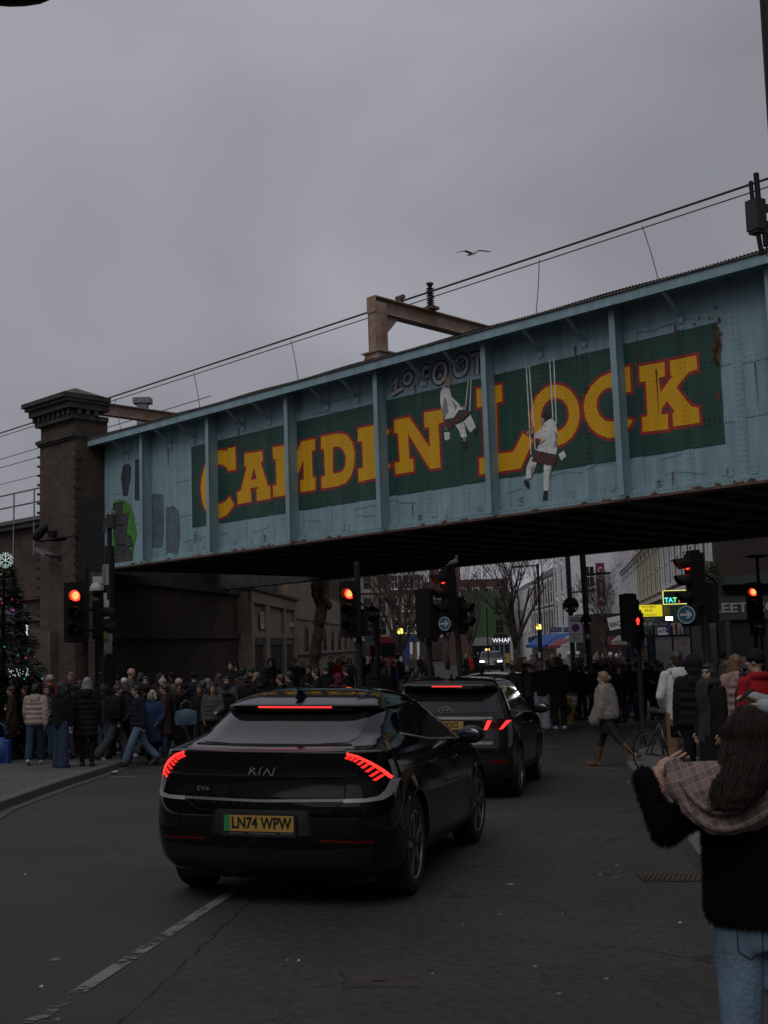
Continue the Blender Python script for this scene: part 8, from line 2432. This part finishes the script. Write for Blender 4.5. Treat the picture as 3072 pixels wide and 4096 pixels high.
# ---- dark figures filling the left pavement between them
_dk = ('black','charcoal','navy','black','brown','black','slate','black')
_hh = (('short','black','short black hair'),('beanie','black','a black beanie'),('long','brown','long brown hair'),('hood','charcoal','a charcoal hood up'),('short','brown','short brown hair'),('cap','navy','a navy cap'),('bob','black','a black bob'),('curly','black','curly black hair'))
for i, (u, v, Y, wh) in enumerate(((30,2745,23.6,'at the left edge beside the blue carrier bag'),(78,2752,24.4,'behind the purple carrier bag'),(112,2748,25,'just left of the cream puffer jacket'),(206,2752,24.0,'right of the cream puffer jacket'),(305,2738,24.3,'between the wide jeans and the long quilted coat'),(325,2752,25.3,'behind the white plastic bag'),(412,2742,24.2,'right of the long quilted coat'),(440,2730,26.8,'by the foot of the sticker column'),(505,2752,24.4,'behind the walking grey trousers'),(585,2742,25.2,'left of the blue coat'),(672,2738,24.8,'right of the blue coat'),(742,2728,25.0,'behind the slate blue tote bag'),(812,2722,24.6,'right of the navy quilted jacket'),(856,2728,25.0,'in front of the grey fur hood'),(905,2706,26.0,'at the abutment foot'),(1040,2700,25.4,'just above the crossover roof'),(985,2700,26.4,'left of the bulky hooded coat'),(640,2690,29,'deep in the shade below the bridge end'),(560,2690,29.5,'deep in the shade by the abutment corner'),(690,2684,30.5,'against the abutment behind the cream hat'),(48,2765,23.2,'in front of the christmas tree foot'),(100,2760,23.4,'beside the tan puffer jacket'),(188,2768,23.2,'tucked behind the cream puffer sleeve'),(296,2760,23.3,'tucked beside the wide jeans'),(318,2735,26.2,'behind the silver haired woman'),(416,2768,23.2,'tucked beside the black backpack'),(498,2775,23.2,'tucked behind the navy puffer sleeve'),(582,2768,23.6,'tucked beside the pale blue jeans'),(660,2775,23.5,'tucked behind the blue coat'),(800,2745,23.6,'beside the slate blue tote bag'),(850,2752,23.4,'at the left end of the crossover roof'),(905,2740,23.6,'above the crossover rear window'))):
 a, b = _dk[i % 8], _hh[(i * 3) % 8]
 C_(u, v, Y, (10,170,-60,30,100,-20,190,60)[(i * 5) % 8],('stand','pockets','hold','stroll')[i % 4],('coat','jacket','puffer','jacket')[(i * 3) % 4] + ' ' + a, ('slim black','straight denim','slim charcoal')[i % 3], b[0] + ' ' + b[1],'%s clad person with %s %s' % (a, b[2], wh), vox=.018, skin='abac'[i % 4])
# ---- under the bridge
for e_ in ((830,2711,26,5,'stand','puffer charcoal','slim black','hood grey','person with a grey fur trimmed hood up seen from behind'),
  (878,2693,27.2,20,'hold','coat brown','slim black','long brown','woman with long brown hair in a brown coat near the abutment'),
  (926,2645,34,160,'stand','coat black','slim black','short black','man in a black coat leaning near the abutment wall, left of a pair'),
  (946,2645,34.5,120,'phone','jacket charcoal','slim black','short black','man in charcoal beside the abutment wall, right of a pair'),
  (971,2669,29.5,0,'stand','jacket brown','slim black','short black','man in a plain brown jacket with his back turned under the bridge'),
  (1004,2663,31,10,'stand','jacket black','slim black','beanie teal','person in a dark teal hat under the bridge'),
  (1022,2690,28,-60,'hold','coat black','slim black','bob blonde','blonde woman in a black coat behind the crossover roof'),
  (1056,2666,27,6,'stand','longpuffer black','slim black','hood black','bulky person in a black hooded puffer coat under the bridge'),
  (1086,2624,37,170,'pockets','coat black','slim black','hood charcoal','tall person with a charcoal hood standing by the dark doorways'),
  (1125,2696,24.5,80,'stand','jacket black','slim black','short brown','young man in profile facing left behind the crossover roof, left of two'),
  (1158,2684,25.2,75,'stand','coat charcoal','slim black','short black','young man in profile facing left behind the crossover roof, right of two'),
  (1179,2624,39,150,'hold','jacket charcoal','slim denim','beanie tan','person in a patterned tan beanie near the warehouse corner'),
  (1212,2642,39,30,'stand','jacket black','slim black','cap palegrey','person in a pale cap beside the pollarded tree'),
  (1232,2660,33,190,'phone','coat black','slim black','short brown','person in a long black coat in front of the pollarded tree'),
  (1270,2672,27.6,95,'hold','jacket black','slim black','short black','man with dark curls facing left right of the pollarded tree'),
  (1303,2654,30.5,8,'stand','jacket black','slim black','beanie slate','person in a grey beanie with back turned right of the pollarded tree'),
  (1324,2612,45,175,'stand','jacket olive','slim denim','short brown','man in a green parka facing the camera by the warehouse wall'),
  (1354,2630,41,-20,'stand','puffer red','slim black','beanie grey','person in a bright red jacket and grey beanie by the warehouse'),
  (1370,2618,45.5,170,'stand','coat black','slim black','short brown','man in black facing the camera beside the red jacket'),
  (1396,2630,47,190,'pockets','coat brown','slim black','long black','woman with long dark hair in a brown coat by the middle traffic light'),
  (1388,2656,28.6,60,'stand','jacket black','slim black','curly black','man with curly black hair left of the middle traffic light pole'),
  (1352,2690,27.5,10,'hold','coat maroon','slim black','hood maroon','person in a maroon coat carrying a bag near the crossover roof'),
  (1455,2627,40,5,'stand','coat black','slim black','short black','broad man in a black coat right of the middle traffic light'),
  (1490,2624,45,160,'stand','jacket black','slim denim','cap white','person in a white cap right of the middle traffic light'),
  (1500,2650,31,0,'stand','longpuffer black','slim black','hood black','person in black with hood up in front of the lantern post'),
  (1520,2624,42,10,'stand','jacket black','slim black','short blonde','fair haired person in black beyond the lantern post'),
  (1544,2633,42,10,'hold','jacket pink','slim black','hood pink','person in a pale pink hooded jacket with back turned'),
  (1538,2668,31.5,8,'stand','coat black','slim black','long black','woman in black with long black hair seen from behind'),
  (1574,2636,41,-75,'stand','jacket blue','slim denim','bald brown','bald man in a blue jacket in profile facing right'),
  (1589,2615,47,5,'stand','jacket black','straight grey','beanie black','person in a black top and grey joggers with back turned'),
  (1664,2674,29.5,-35,'hold','jacket teal','slim black','short red','red haired person in a dark green jacket left of the second car')):
 C_(*e_[:9], g='u', vox=.018)
# ---- far along the street
for e_ in ((1646,2615,76,180,'stand','jacket slate','slim black','short grey','person in a grey vest by the blue shopfront'),(1678,2622,80,190,'walk','coat black','slim black','short black','dark figure walking by the blue shopfront, left of two'),(1692,2624,82,175,'walk','jacket brown','slim black','short brown','brown jacketed figure walking by the blue shopfront, right of two'),
  (1717,2634,42,-60,'hold','jacket blue','slim lightdenim','short brown','person in a blue jacket with a tan bag crossing beyond the second car'),(1866,2615,72,60,'stride','coat black','slim black','long blonde','woman in black crossing far up the street'),(1880,2622,84,180,'stand','coat red','slim black','short black','figure in a red coat far up the street'),
  (1912,2609,96,180,'walk','coat black','slim black','short grey','dark figure beside the oncoming car, left of two'),(1924,2611,98,175,'walk','coat charcoal','slim black','short black','dark figure beside the oncoming car, right of two'),(1926,2661,32,0,'stand','jacket black','slim black','short black','dark haired man with back turned just beyond the second car')):
 C_(*e_[:9], g='f', vox=.02, raised=.0)
# ---- island and right
for e_ in ((2080,2623,48,20,'stand','coat brown','slim black','long brown','brown haired woman beyond the island, left of two'),(2098,2626,46,200,'stand','jacket olive','slim black','short brown','person in an olive jacket beyond the island, right of two'),
  (2273,2604,50,185,'phone','jacket grey','slim black','beanie white','person in a grey coat and white hat far behind the zone sign post'),(2312,2604,51,20,'stand','coat black','slim black','beanie white','person in black and a white hat right of the zone sign post'),(2346,2618,44,-70,'hold','jacket tan','slim black','short blonde','blond person in a tan jacket bending over the litter bin'),
  (2381,2618,46,170,'stand','jacket black','slim black','bob grey','grey haired woman in black right of the litter bin'),(2392,2601,49,120,'stand','jacket navy','slim black','short brown','man in navy in profile right of the litter bin'),(2411,2610,46,165,'stand','jacket black','slim denim','short brown','bearded man in black in the right hand crowd'),
  (2441,2607,46,178,'stand','coat navy','slim black','beanie white','woman in a white beanie facing the camera in the right hand crowd'),(2467,2612,47,190,'stand','jacket red','slim black','beanie white','person in a red scarf and white hat in the right hand crowd'),(2479,2602,43,185,'stand','jacket charcoal','slim black','short brown','tall bare headed man in charcoal in the right hand crowd'),
  (2492,2627,38,180,'stand','coat black','slim black','hood pink','person with a pink fur trimmed hood behind the red man signal'),(2515,2631,34,20,'stand','jacket slate','slim denim','cap blue','person in a pale blue cap behind the red man signal'),(2330,2622,52,0,'stand','coat black','slim black','short black','dark figure behind the second sign post'),
  (2240,2612,54,40,'walk','coat black','slim black','short brown','dark coated walker far beyond the island'),(2205,2610,56,190,'stand','jacket brown','slim black','short black','figure in brown far beyond the island'),(2150,2612,60,10,'stand','coat charcoal','slim black','hood black','hooded figure beside the far crossing beacon'),(2125,2618,58,180,'walk','jacket slate','slim black','short black','grey jacketed figure by the far crossing beacon'),
  (2425,2625,42,15,'stand','jacket black','slim black','curly brown','curly haired person with back turned in the right hand crowd'),(2360,2632,41,5,'stand','coat navy','slim black','short black','person in a navy coat beside the litter bin'),(2889,2603,24.5,150,'stand','jacket black','slim black','cap black','dark skinned person in a black cap by the corner building'),
  (2930,2632,22,20,'stand','jacket charcoal','slim black','short black','dark figure behind the pink puffer jacket')):
 C_(*e_[:9], g='r', vox=.018, skin='c' if 'dark skinned' in e_[8] else 'a')
for i, (u, v, Y, wh) in enumerate(((2300,2648,35,'left of the zone sign post foot'),(2322,2655,34,'right of the zone sign post foot'),(2375,2648,36,'between the second sign post and the navy parka'),(2425,2652,33.5,'just right of the navy parka'),(2446,2640,37,'left of the dark red hat'),(2462,2660,32,'behind the shoulder of the fur coat'),(2520,2652,33,'right of the dark red hat'),(2585,2645,34.5,'left of the souvenir stand'),(2612,2655,33,'in front of the feather flag'),(2625,2640,36,'below the poster board frame'),(2050,2660,33,'left of the brown cap on the island'),(2098,2652,34,'behind the brown cap on the island'),(2195,2640,35,'between the pink beanie and the tall black coat'),(2262,2655,35.5,'behind the tall black coat on the island'),(2680,2655,24,'left of the white sweatshirt'),(2740,2640,22,'between the white sweatshirt and the black hood'),(2905,2640,19,'between the scarf and the pink puffer jacket'),(2990,2660,15,'below the round grey beanie'))):
 a, b = _dk[(i * 3) % 8], _hh[(i * 5 + 2) % 8]
 C_(u, v, Y, (5,175,-50,40,110,-15,185,70)[(i * 3) % 8],('stand','hold','pockets','stroll')[(i + 1) % 4],('jacket','coat','jacket','puffer')[(i * 3) % 4] + ' ' + a, ('straight denim','slim black','slim charcoal')[i % 3], b[0] + ' ' + b[1],'%s clad figure with %s %s' % (a, b[2], wh), vox=.018, skin='aabc'[i % 4], g='r')
C_(2124,2656,0,-50,'phone','jacket brown','slim black','cap brown','woman in a brown cap and jacket on the island looking down', feet=(2125,2912), g='r')
C_(2167,2642,0,0,'stand','jacket black','wide palejean','beanie pink','person in a pink beanie, black jacket and wide pale jeans on the island', feet=(2172,2914), g='r', shoe='white')
C_(2222,2627,0,4,'stand','coat black','straight navy','short black','tall man in a long black coat with back turned on the island', feet=(2240,2916), g='r', shoe='white')
C_(2398,2650,0,35,'stand','coat navy','straight navy','hood navy','person in a navy hooded parka standing on the island edge', feet=(2400,2892), g='r')
C_(2490,2654,0,170,'stand','jacket black','slim black','beanie maroon','man in a dark red helmet shaped hat and black jacket beside the fur coat', feet=(2485,2905), g='r')
C_(2553,2645,0,10,'stand','coat black','slim black','curly black','person in a long black coat at the crossing with back turned', feet=(2562,2884), g='r', raised=.0)
C_(2642,2652,0,110,'phone','jacket black','straight slate','curly black','person in black with grey trousers looking at a phone by the poster board', feet=(2660,2884), g='r')
# woman in the pale fur coat crossing to the left
C_(2455,2684,0,62,'stride','fur fur','tights charcoal','bun blonde','blonde woman in a pale shaggy fur coat and tan boots crossing to the left', feet=(2440,3068), g='r', vox=N_, raised=.0, shoe='tan', boots=True)
fur_w = COL.objects[[o.name for o in COL.objects if o.name.startswith('person')][-1]]
sk_ = MB(); Jw = skel('stride'); trings(sk_, Jw, [(-.30,.19,.17,.0),(-.2,.185,.15,0),(-.05,.178,.132,0),(.05,.165,.12,0)])
me = remesh(sk_, .014,2); link('skirt', me, fur_w, [CL['black']])
# right pavement group
RP = .19
C_(2706,2601,16.0,4,'pockets','hoodie white','straight tan','short brown','young man in a white hooded sweatshirt seen from behind', g='r', vox=N_, raised=RP)
C_(2772,2612,14.2,-6,'stand','puffer black','slim black','hood black','person in a black puffer jacket with a black hood up, right of the white sweatshirt', g='r', vox=N_, raised=RP)
C_(2942,2617,15.5,15,'stand','puffer pink','slim black','long ginger','woman with long ginger blonde hair in a dusty pink puffer jacket', g='r', vox=N_, raised=RP)
C_(2972,2625,17.5,0,'stand','jacket charcoal','slim black','beanie slate','person in a round grey beanie behind the pink puffer jacket', g='r', raised=RP)
C_(3022,2590,12.2,20,'stand','jacket red','slim black','beanie black','person in a red jacket and big black beanie near the right edge', g='r', vox=N_, raised=RP, hy=.6)
# ---- woman with a charcoal scarf, face turned to the left
scw = C_(2838,2655,13.6,118,'stand','coat black','slim black','long black','young woman with long black hair in a black coat and long charcoal scarf looking left', g='r', vox=.011, raised=RP, hy=.25)
Js = skel('stand',.2); nk = Js['neck']; mb = MB()
for k in range(16):
 a_ = 2 * PI * k / 16
 mb.ell(nk + Vector((math.cos(a_) * .092, math.sin(a_) * .092 + .01,.045 + .012 * math.sin(a_ * 3))),(.052,.05,.055), n=10, k=7)
for x, L_ in ((-.06,.62),(.05,.70)):
 for q in range(34):
  c = nk + Vector((x + .010 * math.sin(q * .3),.145 + .012 * math.sin(q * .25),.02 - L_ * q / 33)); mb.ell(c, (.062,.022,.045), n=10, k=6)
 for q in range(5): mb.cap(nk + Vector((x - .05 + .025 * q, .15,-L_ - .0)), nk + Vector((x - .05 + .025 * q, .155,-L_ - .09)),.007)
me = remesh(mb, .010,2); link('scarf', me, scw, [cloth('scarf',(.030,.031,.036),.3,16)])
# ---- man in a pale grey hooded sweatshirt with a phone, cut by the right edge
phm = C_(3200,2490,8.8,88,'phone','hoodie palegrey','slim black','short brown','person in a pale grey hooded sweatshirt holding a phone at the right edge', g='r', vox=.011, raised=RP)
Jp = skel('phone'); c = (Jp['wrL'] + Jp['wrR']) / 2 + (Jp['hdL'] + Jp['hdR']).normalized() * .10
ph = thing('mobile_phone','dark mobile phone held in both hands at the right edge','phone', phm.matrix_basis @ (c + Vector((0,.02,.03))), rot=(.9,0,92 * D))
mb = MB(); mb.box((0,0,0),(.075,.009,.15)); mb.build('case', PIANO, ph)
# ---- bags
def bag(name, label, u, v, Y, w_, h_, m_, rz=0.0, handles=True, d=.14, white=False):
 o = thing(name, label, 'bag', at(u, v, Y), rz=rz)
 mb = MB(); mb.ell((0,0,-.01),(w_ / 2, d / 2, h_ / 2), n=18, k=10); mb.box((0,0,-.02),(w_ * .88, d * .7, h_ * .82))
 me = remesh(mb, .014,3); link('pouch', me, o, [m_])
 if handles:
  hb = MB()
  for y in (-.03,.03): hb.tube([(-w_ * .25, y, h_ * .42),(-w_ * .16, y, h_ * .8),(0, y, h_ * .95),(w_ * .16, y, h_ * .8),(w_ * .25, y, h_ * .42)],.009,6)
  hb.build('handle', SHOE['white'] if white else m_, o, smooth=True)
 return o
bag('carrier_bag','large bright blue carrier bag at the lower left edge by the kerb',2,3005,22.3,.42,.55, mat('blue_plastic',(.012,.05,.22),.45), d=.3)
bag('carrier_bag','small translucent white plastic bag beside the long black quilted coat',276,2908,22.0,.14,.25, mat('white_plastic',(.36,.42,.44),.5))
bag('carrier_bag','purple carrier bag hanging low in the left crowd',54,2910,23.4,.16,.28, mat('purple_plastic',(.09,.03,.22),.5))
bag('tote_bag','slate blue tote bag on the arm of the striding woman',744,2868,22.0,.44,.32, mat('slate_blue_bag',(.045,.085,.125),.6, var=.2), rz=.3)
bag('backpack','black backpack on the person in grey trousers',452,2832,22.7,.34,.46, CL['black'], handles=False, d=.22)
bag('shopping_bag','black shopping bag with white handles hanging by the bicycle',2712,2918,15.2,.2,.2, PIANO, white=True)
bag('shoulder_bag','tan shoulder bag on the blue jacketed person crossing beyond the second car',1722,2676,41.5,.3,.3, CL['tan'], handles=False)
# ---- foreground woman, back to the camera, arm raised with a hand in her hair
def plaid(name):
 mm, t, p = nodes_of(name); L = t.links
 tcn = t.nodes.new('ShaderNodeTexCoord'); sx = t.nodes.new('ShaderNodeSeparateXYZ'); mpn = t.nodes.new('ShaderNodeMapping'); mpn.inputs['Rotation'].default_value = (0,.35,.2)
 L.new(tcn.outputs['Object'], mpn.inputs[0]); L.new(mpn.outputs[0], sx.inputs[0])
 def M_(op, a, b):
  n = t.nodes.new('ShaderNodeMath'); n.operation = op
  for i, q in enumerate((a, b)):
   if isinstance(q, (int, float)): n.inputs[i].default_value = q
   else: L.new(q, n.inputs[i])
  return n.outputs[0]
 def band(ch, f, wd): return M_('LESS_THAN', M_('FRACT', M_('MULTIPLY', sx.outputs[ch], f),0), wd)
 ln = M_('MAXIMUM', M_('MAXIMUM', band(0,36,.10), band(2,36,.10)),0)
 dk = M_('ADD', band(0,18,.5), band(2,18,.5))
 r = t.nodes.new('ShaderNodeValToRGB'); r.color_ramp.elements[0].color = (.165,.118,.105,1); r.color_ramp.elements[1].color = (.098,.066,.058,1); L.new(M_('MULTIPLY', dk, .5), r.inputs[0])
 x = t.nodes.new('ShaderNodeMix'); x.data_type = 'RGBA'; L.new(M_('MULTIPLY', ln, .55), x.inputs['Factor']); L.new(r.outputs[0], x.inputs[6]); x.inputs[7].default_value = (.30,.25,.235,1)
 L.new(x.outputs[2], p.inputs['Base Color']); p.inputs['Roughness'].default_value = .9
 n2 = t.nodes.new('ShaderNodeTexNoise'); n2.inputs['Scale'].default_value = 14; L.new(tcn.outputs['Object'], n2.inputs['Vector'])
 bp = t.nodes.new('ShaderNodeBump'); bp.inputs['Strength'].default_value = .5; bp.inputs['Distance'].default_value = .02; L.new(n2.outputs['Fac'], bp.inputs['Height']); L.new(bp.outputs[0], p.inputs['Normal'])
 return mm
def catm(pts, m_): return [Vector(p) for p in catmull([tuple(p) for p in pts], m_)]
def foreground():
 Y = 4.25
 pos, hgt = spot(2992,2833, Y, 0.0)
 J = skel('raised',0.0); sc = hgt / (J['top'] + .01)
 o = thing('person','woman seen from behind in black fur jacket, plaid hood and jeans, hand raised','person', pos); o.scale = (sc,) * 3
 L = lambda u, v, dy=0.0: (at(u, v, Y + dy) - pos) / sc
 link('body', body_mesh('raised',0.0,.008), o, [SK['a'], FEAT, LIPS])
 mb = MB()
 trings(mb, J, [(-.02,.208,.150,0),(.03,.222,.165,0),(.16,.215,.162,0),(.30,.215,.155,.005),(.42,.208,.135,.0),(.49,.15,.105,0),(.54,.09,.085,0)])
 for k in 'LR': sleeve(mb, J, k, .074,.050, cuff=-.06)
 me = add_fur(remesh(mb, .012,3),42000,.021,.0026,5,.6)
 link('fur_jacket', me, o, [mat('black_fur',(.006,.006,.0065),.9, spec=.1)])
 jm = bottom_mesh('raised','straight',.011)
 DN = mat('faded_denim',(.125,.195,.265),.85, var=.42, scale=3.2, bump=.3, bscale=60)
 link('jeans', jm, o, [DN])
 bvh = BVHTree.FromPolygons([v.co.copy() for v in jm.vertices],[tuple(p.vertices) for p in jm.polygons])
 z0 = J['pel'].z
 for sx in (-1,1):
  pk = [(sx * .035, z0 - .01),(sx * .125, z0 + .005),(sx * .122, z0 - .115),(sx * .078, z0 - .145),(sx * .034, z0 - .115)]
  patch('back_pocket', bvh, pk if sx > 0 else pk[::-1],1,-1,.004, mat('faded_denim_pocket',(.105,.17,.235),.85, var=.3, scale=5), o, step=.02, rim=.004)
  patch('pocket_stitching', bvh, ribbon([pk[1], pk[2], pk[3], pk[4], pk[0]],.005),1,-1,.006, CL['denim'], o, step=.02, rim=.004)
 for k in 'LR': link('shoe', shoe_mesh('raised', k), o, [SHOE['white']])
 # plaid hood spread over the shoulders
 mb = MB()
 hc = L(2935,3190,-.13)
 n = 26
 rows = []
 for i in range(9):
  t = i / 8
  z = hc.z + .13 - .27 * t
  wv = .15 + .115 * math.sin(PI * min(1, t * .85 + .15)) * 1.0
  dp = .075 + .05 * math.sin(PI * t)
  rows.append([Vector((hc.x + .02 * t + wv * math.cos(2 * PI * k / n), hc.y + .10 - .05 * t + dp * math.sin(2 * PI * k / n), z + .05 * math.cos(2 * PI * k / n) ** 2 * t)) for k in range(n)])
 mb.loft(rows)
 ed = [L(2712,3120,.02), L(2725,3200,-.10), L(2780,3275,-.16), L(2850,3322,-.19), L(2930,3322,-.19), L(3010,3295,-.17), L(3080,3240,-.13), L(3110,3170,-.05)]
 mb.tube(ed, .022,8); mb.tube([p + Vector((0,.02,.03)) for p in ed],.03,8)
 for p in ed: mb.ell(p + Vector((0,.045,.04)),(.05,.04,.05), n=9, k=6)
 for s_ in (-1,1): mb.ell(J['neck'] + Vector((s_ * .10,-.02,-.02)),(.09,.08,.06))
 me = remesh(mb, .010,4); PL = plaid('plaid_wool'); link('hood', me, o, [PL])
 rm_ = MB(); rm_.tube([p + Vector((0,-.018,.012)) for p in catm(ed, 4)],.014,8); rm_.build('hood_rim', PL, o, smooth=True)
 rm_ = MB(); rm_.tube([p + Vector((.0,-.012,.075)) for p in catm(ed[1:7],4)],.012,8); rm_.build('hood_fold', PL, o, smooth=True)
 # hair: a smooth cap and a heavy fall of strands, one lock drawn out to the hand
 HM = mat('dark_brown_hair',(.013,.0075,.005),.6, var=.45, scale=18, spec=.18)
 mb = MB(); h = J['head']
 mb.ell(h + Vector((0,-.022,.032)),(.094,.108,.102), n=20, k=14); mb.ell(h + Vector((0,-.03,-.04)),(.094,.088,.10))
 fall = [(L(2990,3015,-.035),.098,.078),(L(2978,3075,-.075),.098,.066),(L(2954,3135,-.125),.090,.056),(L(2928,3190,-.17),.076,.044),(L(2906,3235,-.19),.045,.030)]
 mb.loft([[c + Vector((a * math.cos(2 * PI * k / 14), b * math.sin(2 * PI * k / 14),0)) for k in range(14)] for c, a, b in [(h + Vector((0,-.04,.02)),.09,.08)] + fall])
 hb = remesh(mb, .010,3)
 st = MB(); rg = random.Random(31)
 top = h + Vector((0,-.02,.10))
 for i in range(620):
  a_ = rg.uniform(PI * 1.0, PI * 2.0) if i % 5 else rg.uniform(0,2 * PI)
  ca, sa = math.cos(a_), math.sin(a_)
  p0 = h + Vector((ca * .02,.0 + sa * .02,.137)); p05 = h + Vector((ca * .068,-.02 + sa * .078,.104)); p1 = h + Vector((ca * .101,-.022 + sa * .115,.05)); p2 = h + Vector((ca * .108,-.026 + sa * .117,-.0))
  e_ = rg.uniform(.55,1.08); pts = [p0, p05, p1, p2]
  for j, (c, a, b) in enumerate(fall):
   if (j + 1) / 5 > e_: break
   pts.append(c + Vector((ca * a * 1.14 + rg.uniform(-.008,.008), min(.02, sa * b * 1.45) - .016, rg.uniform(-.012,.012))))
  k_ = rg.uniform(.975,1.055); pts = [h + (q - h) * (k_ if j < 4 else 1) + Vector((rg.uniform(-.004,.004), rg.uniform(-.003,.003), rg.uniform(-.006,.006))) for j, q in enumerate(pts)]
  pts[-1] = pts[-1] + Vector((rg.uniform(-.02,.02), rg.uniform(-.015,.005),0))
  pts = catm(pts, 3); st.tube(pts, [.0028] * (len(pts) - 2) + [.0018,.0006],4)
 hand_ = J['wrL'] + J['hdL'] * .12
 for i in range(60):
  q0 = L(2930 + rg.uniform(-25,25),3020 + rg.uniform(-20,30),-.12); q1 = L(2870,3075 + rg.uniform(-12,14),-.08); q2 = L(2800,3082 + rg.uniform(-10,10),-.03)
  st.tube([q0, q1, q2, hand_ + Vector((rg.uniform(-.02,.03), rg.uniform(-.02,.02), rg.uniform(-.02,.012)))],[.0024,.0022,.0018,.001],4)
 for i in range(26):
  q = L(2915 + rg.uniform(-45,40),3190,-.21); st.tube([q, q + Vector((rg.uniform(-.03,.02),-.01,-.035)), q + Vector((rg.uniform(-.07,.02),.0,-.05)), q + Vector((rg.uniform(-.08,0),0,-.02))],[.002,.002,.0015,.0006],4)
 b_ = bmesh.new(); b_.from_mesh(hb); sm = st.mesh('s', True); b_.from_mesh(sm); b_.to_mesh(hb); b_.free()
 hb.polygons.foreach_set('use_smooth',[True] * len(hb.polygons))
 link('hair', hb, o, [HM])
foreground()
